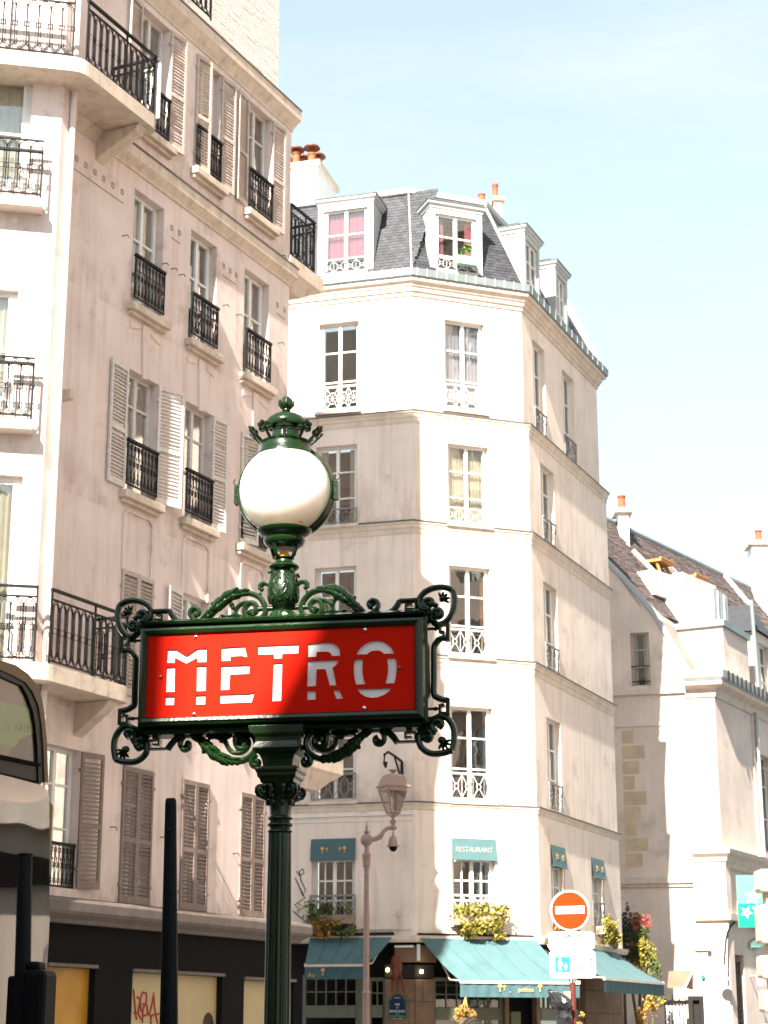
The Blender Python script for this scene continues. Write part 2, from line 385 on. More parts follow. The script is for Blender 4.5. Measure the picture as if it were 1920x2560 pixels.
def band(mb, path, prof):
    """profile [(o,z)...] swept along a plan path with mitred corners, ends capped"""
    rings = []
    offs = {o: offset_path(path, o) for o, z in prof}
    for i in range(len(path)):
        rings.append([Vector((offs[o][i].x, offs[o][i].y, z)) for o, z in prof])
    mb.loft(rings)
def casement(f, h, parent, rec=.16, o=0.0, rows=(.5,), fm=None, gm=None, curtain=None, leaf='window', fw=.05, room=True, cols=2, vb=1, gap=None):
    """a pair of glazed leaves in opening h; window > pane, curtain"""
    s0, s1, z0, z1 = h; fm = fm or m_white; gm = gm or m_glass
    y1, y0 = o - rec, o - rec - .05
    fr = MB()
    fr.box(f, s0, s0 + fw, z0, z1, y0, y1); fr.box(f, s1 - fw, s1, z0, z1, y0, y1)
    fr.box(f, s0 + fw, s1 - fw, z1 - fw, z1, y0, y1); fr.box(f, s0 + fw, s1 - fw, z0, z0 + fw, y0, y1)
    a, b = s0 + fw, s1 - fw; cw = (b - a) / cols
    panes = []
    rr = [0] + list(rows) + [1]; zb, zt = z0 + fw, z1 - fw
    for c in range(cols):
        l, r = a + c * cw, a + (c + 1) * cw
        st = fw * .75
        fr.box(f, l, l + st, zb, zt, y0 + .004, y1 + .012); fr.box(f, r - st, r, zb, zt, y0 + .004, y1 + .012)
        for k in range(1, len(rr) - 1):
            z = zb + rr[k] * (zt - zb); fr.box(f, l + st, r - st, z - .016, z + .016, y0 + .01, y1 + .006)
        vs_ = [l + st + (r - l - 2 * st) * q / vb for q in range(vb + 1)]
        for q in vs_[1:-1]: fr.box(f, q - .012, q + .012, zb, zt, y0 + .012, y1 + .005)
        for k in range(len(rr) - 1):
            for q0, q1 in zip(vs_, vs_[1:]): panes.append((q0, q1, zb + rr[k] * (zt - zb), zb + rr[k + 1] * (zt - zb)))
    if gap is not None: panes = [p for p in panes if not (gap[0] <= (p[0] + p[1]) / 2 <= gap[1])]
    w = part(leaf, fr, fm, parent)
    for (p0, p1, q0, q1) in panes:
        g = MB(); g.box(f, p0, p1, q0, q1, y0 + .018, y0 + .024); part('pane', g, gm, w)
    if curtain:
        cm, frac = curtain
        for side in (0, 1):
            g = MB(); wd = (b - a) * frac
            l = a if side == 0 else b - wd
            n = 14; pts = [(l + wd * i / n, y0 - .06 + .018 * math.sin(i * 2.3 + side)) for i in range(n + 1)]
            for (sa, oa), (sb, ob) in zip(pts, pts[1:]): g.quad(f.P(sa, zb, oa), f.P(sb, zb, ob), f.P(sb, zt, ob), f.P(sa, zt, oa))
            part('curtain', g, cm, w, fixn=False)
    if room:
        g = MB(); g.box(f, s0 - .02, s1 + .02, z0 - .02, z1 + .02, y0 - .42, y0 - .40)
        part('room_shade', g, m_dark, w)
    return w
_slatmesh = {}
SLATS = [0]
def shutter(f, hinge, sgn, z0, z1, w, ang, parent, mt, o=0.015, pitch=.058, tilt=40):
    """louvred leaf hinged at s=hinge; sgn=+1 extends to +s when closed; ang from closed (0) to flat open (180)"""
    a = R(ang); d = (f.d * (sgn * math.cos(a)) + f.n * math.sin(a))
    O = f.P(hinge, 0, o); lf = Face((O.x, O.y), d)
    T = .032; st = .045
    fr = MB(); H = z1 - z0
    fr.box(lf, 0, st, z0, z1, -T / 2, T / 2); fr.box(lf, w - st, w, z0, z1, -T / 2, T / 2)
    for c, hh in ((z0 + .05, .10), (z0 + H * .46, .07), (z1 - .035, .07)): fr.box(lf, st, w - st, c - hh / 2, c + hh / 2, -T / 2 + .001, T / 2 - .001)
    for z in (z0 + .25, z1 - .25): fr.box(lf, -.03, .05, z - .02, z + .02, -T / 2 - .006, T / 2 + .006)
    leaf = part('shutter', fr, mt, parent)
    key = (round(w, 3), mt.name)
    iw = w - 2 * st
    if key not in _slatmesh:
        g = MB(); t = .006; dp = .021; cs, sn = math.cos(R(tilt)), math.sin(R(tilt))
        pts = []
        for z_ in (-t / 2, t / 2):
            for x, y in ((0, -dp / 1), (iw, -dp), (iw, dp), (0, dp)): pts.append(Vector((x, y * cs * .55 - z_ * sn, y * sn + z_ * cs)))
        g.hexa(pts); _slatmesh[key] = g.mesh('slat', mt)
    me = _slatmesh[key]
    rest = MB(); zs = []
    z = z0 + .13
    while z < z1 - .09:
        if abs(z - (z0 + H * .46)) > .05: zs.append(z)
        z += pitch
    lim = SLATS[0] + len(zs) <= 300
    # louvres slope down and outwards: the side away from the room when closed
    flip = 1 if sgn > 0 else -1
    for z in zs:
        if random.random() < .012: continue
        Mx = Matrix(((lf.d.x, lf.n.x * flip, 0, 0), (lf.d.y, lf.n.y * flip, 0, 0), (0, 0, 1, 0), (0, 0, 0, 1))); Mx.translation = lf.P(st, z + random.uniform(-.003, .003), 0); Mx = Mx @ Matrix.Rotation(random.gauss(0, .09), 4, 'X')
        if lim: place('slat', me, leaf, Mx); SLATS[0] += 1
        else:
            rest.add([Mx @ v.co for v in me.vertices], [tuple(p.vertices) for p in me.polygons])
    if rest.v: part('slats', rest, mt, leaf, stuff=True)
    return leaf
def hairpin(w, h, n=6, z0=0, pointed=.6):
    """closed elongated loop outline in x,z"""
    pts = []
    for i in range(n + 1):
        a = math.pi * i / n; pts.append((w / 2 * math.cos(a), h - w * pointed + w * pointed * math.sin(a)))
    for i in range(n + 1):
        a = math.pi + math.pi * i / n; pts.append((w / 2 * math.cos(a), w * pointed + w * pointed * math.sin(a)))
    return [(x, z + z0) for x, z in pts]
def module_A():
    g = MB(); H = .78
    for w, r in ((.150, .0085), (.092, .0075)):
        pts = [Vector((x, 0, z + (H - hh) / 2)) for hh in [H - (.150 - w) * 1.0] for x, z in hairpin(w, hh, 7, 0, .9)]
        g.tube(pts, r, 5, up=(0, 1, 0), closed=True)
    ring = [Vector((.080 + .026 * math.cos(a), 0, H / 2 + .05 * math.sin(a))) for a in [2 * math.pi * k / 10 for k in range(10)]]
    g.tube(ring, .007, 5, up=(0, 1, 0), closed=True)
    for zc, s in ((H * .80, 1), (H * .20, -1)):
        g.tube([Vector((.08, 0, zc + s * .10)), Vector((.08, 0, zc - s * .08))], [.004, .010], 5, up=(0, 1, 0))
        g.blob((.08, 0, zc), .016, .010, .012, n=6)
    g.box2 = None
    g.tube([Vector((-.08, 0, H / 2 + .035)), Vector((.08, 0, H / 2 + .035))], .005, 4, up=(0, 1, 0)); g.tube([Vector((-.08, 0, H / 2 - .035)), Vector((.08, 0, H / 2 - .035))], .005, 4, up=(0, 1, 0))
    return g.mesh('baluster', m_iron, True)
def module_B():
    g = MB(); H = .66
    g.tube([Vector((0, 0, 0)), Vector((0, 0, H))], .008, 5, up=(0, 1, 0))
    for zc in (.08, H / 2, H - .08):
        g.tube([Vector((.028 * math.cos(a), 0, zc + .05 * math.sin(a))) for a in [2 * math.pi * k / 8 for k in range(8)]], .006, 4, up=(0, 1, 0), closed=True)
    g.tube([Vector((.045, 0, 0)), Vector((.02, 0, H * .28)), Vector((.06, 0, H * .5)), Vector((.02, 0, H * .72)), Vector((.045, 0, H))], .006, 4, up=(0, 1, 0))
    g.blob((.0, 0, H * .28), .018, .01, .02, n=6); g.blob((.045, 0, H * .66), .016, .01, .02, n=6)
    return g.mesh('baluster', m_iron, True)
MODA, MODB = module_A(), module_B()
def module_C(mt, star):
    g = MB(); W, H = .28, .42
    bar = lambda a, b, r=.009: g.tube([Vector((a[0], 0, a[1])), Vector((b[0], 0, b[1]))], r, 5, up=(0, 1, 0))
    c = (W / 2, H / 2); rr = .12 if star else .052
    g.tube([Vector((c[0] + rr * math.cos(a), 0, c[1] + rr * math.sin(a))) for a in [2 * math.pi * k / 12 for k in range(12)]], .010, 5, up=(0, 1, 0), closed=True)
    for sx, sz in ((0, 0), (W, 0), (0, H), (W, H)):
        v = Vector((sx - c[0], sz - c[1])); e = v.normalized() * rr; bar((sx, sz), (c[0] + e.x, c[1] + e.y))
    if star:
        for k in range(8):
            a = math.pi * k / 4; bar(c, (c[0] + rr * math.cos(a), c[1] + rr * math.sin(a)), .006)
    bar((0, 0), (0, H)); bar((W, 0), (W, H))
    return g.mesh('baluster', mt, True)
MODC = {k: module_C(mm, st) for k, mm, st in (('w', m_whiteiron, False), ('ws', m_whiteiron, True), ('g', m_greyiron, False))}
def railing(f, s0, s1, z0, H, o, parent, kind, mt, extra=True):
    g = MB()
    if kind == 'A':
        g.box(f, s0, s1, z0 + H - .035, z0 + H, o - .025, o + .025)
        g.box(f, s0, s1, z0 + .86, z0 + .885, o - .012, o + .012); g.box(f, s0, s1, z0 + .045, z0 + .07, o - .012, o + .012)
        for s in (s0, s1 - .025, (s0 + s1) / 2 + .1): g.box(f, s, s + .025, z0, z0 + H - .035, o - .011, o + .011)
        r = part('railing', g, mt, parent); n = max(1, round((s1 - s0 - .05) / .160)); st = (s1 - s0 - .05) / n
        for i in range(n): place('baluster', MODA, r, fmat(f, s0 + .03 + st * (i + .5), z0 + .075, o, st / .16))
    elif kind == 'B':
        g.box(f, s0, s1, z0 + H - .04, z0 + H, o - .03, o + .03); g.box(f, s0, s1, z0 + .03, z0 + .05, o - .012, o + .012)
        for s in (s0, s1 - .018): g.box(f, s, s + .018, z0 + .045, z0 + H - .035, o - .010, o + .010)
        r = part('railing', g, mt, parent); n = max(1, round((s1 - s0) / .09)); st = (s1 - s0) / n
        for i in range(n): place('baluster', MODB, r, fmat(f, s0 + st * (i + .25), z0 + .05, o, 1, (H - .09) / .66))
    else:
        g.box(f, s0, s1, z0 + H - .03, z0 + H, o - .02, o + .02); g.box(f, s0, s1, z0 + .02, z0 + .04, o - .012, o + .012); g.box(f, s0, s1, z0 + .46 * H / .5, z0 + .475 * H / .5, o - .01, o + .01)
        for s in (s0 + .001, s1 - .019): g.box(f, s, s + .018, z0 + .01, z0 + H - .01, o - .011, o + .011)
        r = part('railing', g, mt, parent); n = max(1, round((s1 - s0) / .28)); st = (s1 - s0) / n
        for i in range(n): place('baluster', MODC[kind], r, fmat(f, s0 + st * i, z0 + .04, o, st / .28, (H - .09) / .42))
    return r
def foliage(c, rad, n, size, seed, ax=None, shape='ell'):
    rnd = random.Random(seed); g = MB(); c = Vector(c)
    ax = ax or (Vector((1, 0, 0)), Vector((0, 1, 0)), Vector((0, 0, 1)))
    cl = [[rnd.uniform(-1, 1) for _ in range(3)] for _ in range(max(5, n // 40))]
    for i in range(n):
        k = rnd.choice(cl); q = [k[j] * .8 + rnd.gauss(0, .17) for j in range(3)]
        if shape == 'ell':
            l = math.sqrt(sum(t * t for t in q));
            if l > 1: q = [t / l for t in q]
        p = c + ax[0] * q[0] * rad[0] + ax[1] * q[1] * rad[1] + ax[2] * q[2] * rad[2]
        a = Vector((rnd.gauss(0, 1), rnd.gauss(0, 1), rnd.gauss(0, 1))).normalized(); b = a.orthogonal().normalized()
        s = size * rnd.uniform(.5, 1.3); cr = a.cross(b)
        g.add([p - b * s * .5, p + cr * s * .28, p + b * s * .5 + a * s * .15, p - cr * s * .28], [(0, 1, 2, 3)])
    return g
def text(s, f, sc, zc, h, o, mt, parent, name='lettering', wfit=None, al='CENTER', flipk=1, shear=0, bold=0.0):
    cu = bpy.data.curves.new('t', 'FONT'); cu.body = s; cu.size = 1; cu.align_x = 'LEFT'; cu.extrude = .004; cu.offset = bold; cu.resolution_u = 3
    ob = bpy.data.objects.new('t', cu); COL.objects.link(ob); dg = bpy.context.evaluated_depsgraph_get(); dg.update()
    me = bpy.data.meshes.new_from_object(ob.evaluated_get(dg)); bpy.data.objects.remove(ob); bpy.data.curves.remove(cu)
    xs = [v.co.x for v in me.vertices]; ys = [v.co.y for v in me.vertices]
    if not xs: return
    k = h / (max(ys) - min(ys)); kx = k if not wfit else wfit / (max(xs) - min(xs))
    x0 = (min(xs) + max(xs)) / 2 if al == 'CENTER' else min(xs); y0 = (min(ys) + max(ys)) / 2
    for v in me.vertices:
        P = f.P(sc + (v.co.x - x0) * kx, zc + (v.co.y - y0) * k + shear * (v.co.x - x0) * kx, o + v.co.z * .5); v.co = P
    me.materials.clear(); me.materials.append(mt); me.name = name
    return link(name, me, parent)
def chimney_pot(mb, c, z, h, r, cap=False):
    mb.lathe(c, [(r * 1.15, z), (r * 1.15, z + h * .12), (r * .85, z + h * .2), (r * .8, z + h * .85), (r * 1.0, z + h * .9), (r * 1.0, z + h), (r * .7, z + h)], 12)

# ================================================================== LEFT BUILDING
lb = thing('rose_apartment_building', 'tall rose plastered apartment building with louvred shutters left of the metro sign', 'building', (L.P(-2, 0, -4)))
S0, S1 = -5.05, 1.58
cols = {1: (-3.40, -2.55), 2: (-1.74, -.92), 3: (0.0, .86)}
low = {1: (-3.12, -2.33), 2: (-1.52, -.75), 3: (.22, 1.0)}
floors = {5: (15.2, 17.3), 4: (12.22, 14.12), 3: (9.27, 11.18), 2: (6.25, 8.1), 1: (3.32, 5.26)}
holes = {}
for fl, (z0, z1) in floors.items():
    for c in (1, 2, 3):
        s0, s1 = (low if fl == 1 else cols)[c]
        if fl == 2: s0, s1 = cols[c][0] + .05, cols[c][1] + .05
        holes[fl, c] = (s0, s1, z0, z1)
holes[1, 0] = (-5.0, -4.15, 3.45, 5.32)
m = MB(); wall(m, L, S0, S1, 2.9, 17.75, list(holes.values()), 0, .20)
m.box(L, S1 - .01, S1, 2.9, 17.75, -6, -.001); m.box(L, S0, S1 - .02, 2.9, 17.75, -6.2, -6.0)
m.quad(L.P(S0, 17.75, 0), L.P(S1, 17.75, 0), L.P(S1, 17.75, -6), L.P(S0, 17.75, -6))
part('wall', m, m_plasterL, lb)
# floor cornices
Lpath = [L.P(S0 - .3, 0), L.P(S1, 0), L.P(S1, 0, -6)]
def lcorn(z, prof, path=Lpath):
    g = MB(); band(g, path, [(o, z + dz) for o, dz in prof]); part('cornice', g, m_stone, lb); zz = z + prof[-2][1]; oo_ = prof[-2][0]; g = MB(); band(g, path, [(0, zz + .045), (oo_ - .02, zz + .004), (oo_ + .012, zz - .012), (oo_ + .012, zz + .022), (0, zz + .08)]); return part('lead_flashing', g, m_lead, lb)
lcorn(17.65, [(.0, -.24), (.02, -.24), (.025, -.19), (.06, -.12), (.10, -.04), (.13, .0), (.13, .20), (.0, .24)])
lcorn(14.52, [(.0, -.15), (.025, -.15), (.03, -.10), (.07, -.04), (.115, .02), (.12, .20), (.0, .26)])
# attic storey in whitewashed brick, set back
AO = -.20; AE = L.at(697, 20, AO)[0]
m = MB(); ah = (-3.3, -2.4, 18.2, 20.3)
wall(m, L, S0, AE, 17.8, 21.6, [ah], AO, .2); m.box(L, AE - .01, AE, 17.8, 21.6, -6, AO - .001); m.box(L, S0, AE - .02, 21.58, 21.62, -6, AO - .002); m.box(L, S0, AE - .02, 17.8, 21.6, -6.2, -6)
att = part('attic_wall', m, m_mortar, lb)
g = MB(); rw = 0; z = 17.92
while z < 21.5:
    s = S0 + (.115 if rw % 2 else 0)
    while s < AE:
        a, b = s, min(s + .216, AE + .004)
        if not (ah[0] - .02 < b and a < ah[1] + .02 and ah[2] - .02 < z + .06 and z < ah[3] + .02) and s > -2.6:
            g.box(L, a, b, z, z + .058, AO + .0005, AO + .006 + random.random() * .004)
        s += .228
    z += .072; rw += 1
part('bricks', g, m_brick, att, stuff=True)
casement(L, ah, lb, o=AO, rows=(.6,))
rs = L.at(528, 40, .16)[0]
railing(L, S0 + .2, rs, 17.95, 1.0, .16, lb, 'A', m_iron)
# openings
def lsill(h, over=.10):
    g = MB(); s0, s1, z0, z1 = h
    g.box(L, s0 - over, s1 + over, z0 - .14, z0 - .02, -.05, .15); g.box(L, s0 - over + .03, s1 + over - .03, z0 - .20, z0 - .14, -.04, .08)
    part('window_sill', g, m_stone, lb, bevel=.012)
for (fl, c), h in holes.items():
    op = (fl, c)
    if fl in (4,): rows, cu = (.62,), (m_curtain, .28)
    else: rows, cu = (.42, .75), None
    gm = m_glass
    if op == (4, 2): gm = m_glassb
    if op in ((4, 3),): cu = (m_curtain, .5); gm = m_glass
    if op == (4, 1): cu = None
    casement(L, h, lb, .14, 0, rows, m_oldwhite if fl in (3, 5) else m_white, gm, cu)
    if fl in (3, 4, 5): lsill(h)
    if fl in (3, 4, 5): railing(L, h[0] + .005, h[1] - .005, h[2] + .06, .74, .06 if fl == 4 else .045, lb, 'B', m_iron)
railing(L, holes[1, 0][0] + .01, holes[1, 0][1] - .01, holes[1, 0][2] - .02, .62, -.04, lb, 'B', m_iron)
# narrow leaf of the first fourth floor window, sky reflection painted in blue
g = MB(); h = holes[4, 1]; g.box(L, h[0] + .06, h[0] + .20, h[2] + .55, h[3] - .08, -.135, -.125); part('sky_reflection_leaf', g, m_skyrefl, lb)
# shutters
wS = .405
def SH(fl, c, side, ang, mt, w=wS, dz=0):
    h = holes[fl, c]
    if side == 'l': shutter(L, h[0] + .002, 1, h[2] + .02 + dz, h[3] - .01, w, ang, lb, mt)
    else: shutter(L, h[1] - .002, -1, h[2] + .02 + dz, h[3] - .01, w, ang, lb, mt)
SH(3, 1, 'l', 177, m_oldwhite, .47); SH(3, 1, 'r', 161, m_oldwhite, .50); SH(3, 2, 'r', 172, m_oldwhite, .38)
SH(5, 1, 'r', 172, m_greige); SH(5, 2, 'l', 10, m_greige, .38); SH(5, 2, 'r', 174, m_greige); SH(5, 3, 'l', 174, m_greige); SH(5, 3, 'r', 174, m_greige)
SH(1, 1, 'l', 1, m_shadeshut, .392); SH(1, 1, 'r', 1, m_shadeshut, .392)
SH(5, 1, 'l', 172, m_greige); SH(3, 3, 'l', 18, m_oldwhite); SH(3, 3, 'r', 168, m_oldwhite)
SH(2, 1, 'l', 1, m_greige, .42); SH(2, 1, 'r', 1, m_greige, .42); SH(2, 2, 'l', 172, m_oldwhite, .48); SH(2, 3, 'l', 172, m_oldwhite, .42)
for c in (2, 3): SH(1, c, 'l', 1, m_shadeshut, .382); SH(1, c, 'r', 1, m_shadeshut, .382)
SH(1, 0, 'r', 168, m_shadeshut, .42)
# recessed apron panels and ribbed keys under the sills (relief in the render)
for fl in (4, 3):
    for c in (1, 2, 3):
        h = holes[fl, c]; mid = (h[0] + h[1]) / 2; g = MB(); zt = h[2] - .24
        if fl == 4:
            g.prism(L, [(mid - .10, zt), (mid + .10, zt), (mid + .07, zt - .45), (mid + .05, zt - .85), (mid - .05, zt - .85), (mid - .07, zt - .45)], 0, .035)
            for q in (-1, 1): g.prism(L, [(mid + q * .12, zt - .02), (mid + q * .42, zt - .06), (mid + q * .42, zt - .16), (mid + q * .14, zt - .09)], 0, .02)
        else:
            pts = [(mid - .40, zt - .95), (mid - .40, zt - .12), (mid - .32, zt - .03), (mid + .30, zt - .03), (mid + .40, zt - .12), (mid + .40, zt - .95)]
            inn = [(mid - .365, zt - .95), (mid - .365, zt - .14), (mid - .30, zt - .065), (mid + .28, zt - .065), (mid + .365, zt - .14), (mid + .365, zt - .95)]
            for i in range(5): g.prism(L, [pts[i], pts[i + 1], inn[i + 1], inn[i]], 0, .028)
        part('apron_moulding', g, m_plasterL, lb)
# little square studs in rows under the cornice
def studs(pts):
    for (x, y) in pts:
        s, z = L.at(x, y); g = MB(); q = .032
        for a, b, c, d in ((-q, -q + .012, -.045, .045), (q - .012, q, -.045, .045), (-q + .012, q - .012, .033, .045), (-q + .012, q - .012, -.045, -.033)): g.box(L, s + a, s + b, z + c, z + d, 0, .010)
        part('square_stud', g, m_soffit, lb)
studs([(167, 379), (191, 396), (214, 413), (237, 431), (259, 447), (282, 464), (305, 480), (429, 570), (448, 582), (559, 665), (575, 677), (590, 688), (693, 762), (711, 775)])
g = MB()
for a, b in (((158, 403), (308, 507)), ((427, 593), (450, 609)), ((556, 688), (590, 713)), ((691, 783), (713, 800))):
    g = MB(); p, q = L.at(*a), L.at(*b); g.box(L, p[0], q[0], p[1] - .008, p[1] + .008, 0, .008); part('incised_line', g, m_soffit, lb)
# shutter stays
g = MB()
for (x, y) in ((305, 590), (427, 673), (447, 688), (557, 764), (590, 788), (695, 858), (275, 2068), (400, 2093), (582, 2134), (405, 660), (700, 640)):
    g = MB(); s, z = L.at(x, y); g.tube([L.P(s, z, 0), L.P(s, z, .10), L.P(s, z - .05, .12)], .008, 5); part('shutter_stay', g, m_iron, lb)
# balconies on the second and fifth floors by the bay
# (the corner balconies follow with the bay)
# balconies of the return front, seen end-on past the corner
for z, x1, yy in ((14.95, 803, 700), (6.2, 852, 1910)):
    se = L.at(x1, yy, -.0)[0]; g = MB()
    def rg(k, zz, e=0): return [L.P(S1 - .05, zz, .05 - e), L.P(se - k, zz, .05 - e), L.P(se - k, zz, -2.2), L.P(S1 - .05, zz, -2.2)]
    g.loft([rg(.75, z - .62, .1), rg(.45, z - .45, .06), rg(.12, z - .32, .03), rg(.0, z - .26), rg(0, z)])
    part('balcony_slab', g, m_stone, lb)
    sr = L.at(787 if z > 10 else 838, 600 if z > 10 else 1800, 0)[0]
    railing(L, S1 + .02, sr, z, 1.05, 0.0, lb, 'A', m_iron)
    e = Face(L.P(sr, 0, -.02), -L.n); railing(Face(L.P(sr, 0, -2.1), L.n), 0, 2.08, z, 1.05, 0, lb, 'A', m_iron)
# shop floor
g = MB(); band(g, [L.P(S0 - .4, 0), L.P(S1 + .1, 0), L.P(S1 + .1, 0, -2.5)], [(0, 2.98), (.22, 2.98), (.24, 3.03), (.34, 3.09), (.36, 3.13), (.36, 3.24), (.34, 3.28), (.0, 3.34)])
part('shop_cornice', g, m_shoptrim, lb)
pw = []
for (xa, xb, yt, nm) in ((118, 238, 2452, 'y'), (331, 556, 2462, 'p'), (610, 735, 2482, 'p2')):
    a = L.at(xa, yt, .10); b = L.at(xb, yt, .10); pw.append((a[0], b[0], .4, {'y': 2.42, 'p': 2.40, 'p2': 2.37}[nm], nm))
m = MB(); wall(m, L, S0 - .2, S1 + .05, 0, 2.98, [p[:4] for p in pw], .10, .10); m.box(L, S1 + .04, S1 + .05, 0, 2.98, -6, .099)
part('shop_front', m, m_shop, lb)
for (a, b, c, d, nm) in pw:
    g = MB(); g.box(L, a, b, c, d, -.02, .0 if nm != 'y' else -.01)
    pn = part('poster' if nm != 'y' else 'yellow_window', g, m_poster if nm != 'y' else m_yellow, lb)
    g = MB(); g.box(L, a - .02, b + .02, d + .005, d + .05, .095, .135); part('poster_rail', g, m_shoptrim, lb)
    if nm == 'p':
        for i in range(7):
            zz = d - .18 - i * .075 - (.08 if i > 4 else 0); text(['Cire', 'soin visage', 'soin corps', 'coloration', 'une coupe', 'Le massage', 'relaxation'][i], L, a + .90, zz, .035, .006, m_print, pn, al='LEFT')
        g = MB(); cx, cz = L.at(520, 2570, 0); rnd = random.Random(3)
        g.prism(L, [(cx + .16 * math.cos(t) * (1 + .05 * rnd.random()), cz + .22 * math.sin(t) * (1 + .05 * rnd.random())) for t in [2 * math.pi * k / 22 for k in range(22)]], .001, .004); part('printed_hair', g, m_hair, pn)
        g = MB(); g.prism(L, [(cx + .09 * math.cos(t), cz - .16 + .12 * math.sin(t)) for t in [2 * math.pi * k / 14 for k in range(14)]], .005, .008); part('printed_face', g, m_wood, pn)
        # red graffiti tag
        g = MB(); o_ = .004
        def scrib(pts):
            P = [L.at(270 + x * .2471, 2300 + y * .2471, 0) for x, y in pts]
            q = []
            for (s1_, z1_), (s2_, z2_) in zip(P, P[1:]): q += [(s1_ + (s2_ - s1_) * t / 3, z1_ + (z2_ - z1_) * t / 3) for t in range(3)]
            q.append(P[-1]); g.tube([L.P(s, z, .004) for s, z in q], .014, 6, up=L.n.to_3d())
        scrib([(255, 700), (265, 820), (275, 930), (285, 1010)]); scrib([(260, 940), (300, 940), (325, 800), (290, 780)]); scrib([(300, 940), (330, 1000)])
        scrib([(330, 930), (325, 790), (350, 730), (385, 740), (385, 830), (350, 900), (345, 1040)]); scrib([(350, 850), (390, 860), (400, 960), (360, 970)])
        scrib([(415, 960), (440, 860), (460, 740), (465, 860), (480, 960), (500, 1050)]); scrib([(420, 970), (515, 950)]); scrib([(435, 970), (430, 1060)])
        part('graffiti', g, m_graf, pn)
# ---- the lit bay at the far left
off = .36
sb = L.at(158, 700, off)[0]; sa = L.at(133, 700, off)[0]
bc = L.P(sa, 0, off); BA = Face(bc, dirn(78)); BW = 3.4       # bay front runs to s=0 at its right edge
bh = []
for (xr, yt, yb) in ((84, 190, 455), (46, 727, 1000), (58, 1190, 1690)):
    a = BA.at(xr, yt); b = BA.at(xr, yb); bh.append((a[0] - 1.25, a[0], min(a[1], b[1]), max(a[1], b[1])))
m = MB(); wall(m, BA, -BW, 0, 2.9, 17.9, bh, 0, .18)
m.box(L, sa, sb, 2.9, 17.9, off - .02, off); m.box(L, sb - .01, sb, 2.9, 17.9, -.05, off - .021)
part('bay_wall', m, m_plasterL, lb)
for h in bh: casement(BA, h, lb, .10, 0, (.45,), m_white, m_glass, (m_curtain, .42), fw=.07)
def corner_balcony(z, s1, dep):
    """slab that runs along the bay, turns its corner and ends over the street front"""
    rel = dep - off
    mt_ = offset_path([BA.P(-BW, 0), bc, L.P(s1, 0, off)], rel)
    q0, q1 = mt_[0], mt_[1]; a = (mt_[0] - q1).normalized(); b = L.d; rr_ = .16
    corner = []
    for k in range(6):
        t = k / 5; p = (q1 + a * rr_) * (1 - t) ** 2 + q1 * (2 * t * (1 - t)) + (q1 + b * rr_) * t ** 2; corner.append(p)
    endp = [L.P(s1 - .18 + .18 * math.sin(R(t)), 0, dep - .18 + .18 * math.cos(R(t))) for t in (0, 30, 60, 90)]
    pl = [BA.P(-BW, 0, -.02)] + [Vector((q0.x, q0.y, 0))] + [Vector((p.x, p.y, 0)) for p in corner] + endp + [L.P(s1, 0, -.05), L.P(sb, 0, -.05)]
    g = MB()
    g.loft([[Vector((p.x, p.y, zz)) for p in pl] for zz in (z - .22, z)])
    b_ = part('balcony_slab', g, m_stone, lb)
    g = MB(); q = [(0, z - .225), (dep - .10, z - .225), (dep - .18, z - .33), (.10, z - .60), (0, z - .68)]
    e = Face(L.P(s1 - .30, 0, 0), L.n); g.prism(e, q, -.11, .11); part('bracket', g, m_stone, lb, bevel=.015)
    m1 = offset_path([BA.P(-BW, 0), bc, L.P(s1, 0, off)], rel - .06)[1]
    s0 = (m1 - L.O).dot(L.d) + .12
    railing(L, s0, s1 - .08, z, 1.02, dep - .06, lb, 'A', m_iron)
    railing(Face(L.P(s1 - .08, 0, .02), L.n), 0, dep - .08, z, 1.02, 0, lb, 'A', m_iron)
    e0 = (m1 - BA.O).dot(BA.d) - .10; railing(BA, e0 - 2.0, e0, z, 1.02, rel - .06, lb, 'A', m_iron)
s_b5 = -4.06
corner_balcony(14.78, s_b5, .85); corner_balcony(6.18, -3.95, .66)
g = MB(); g.box(Face(L.P(s_b5 - .03, 0), L.n), .48, .84, 14.8, 15.72, -.03, .0); part('balcony_screen', g, m_white, lb)
for (xr, yt, yb, ys) in ((110, 378, 497, 525), (88, 908, 1050, 1092)):
    z1 = BA.at(xr, yt, .2)[1]; z0 = BA.at(xr, yb, .2)[1]; se = BA.at(xr, yt, .2)[0]
    railing(BA, se - 2.0, se, z0, max(.6, z1 - z0), .2, lb, 'A' if True else 'B', m_iron)
    g = MB(); g.box(BA, se - 2.1, se + .02, z0 - .16, z0 - .02, -.02, .27); part('window_sill', g, m_stonetrim, lb, bevel=.015)
g = MB(); px_, pz_ = L.at(158, 760, off); g.tube([L.P(sb - .03, z, off + .05) for z in (2.9, 8.6, 8.9, 17.8)], .045, 10); part('downpipe', g, m_plasterL, lb, True)
for y in (452, 978):
    s, z = L.at(160, y, .1); g = MB(); g.box(L, s - .02, s + .10, z - .12, z + .02, 0, .22); part('stone_lug', g, m_stonetrim, lb)
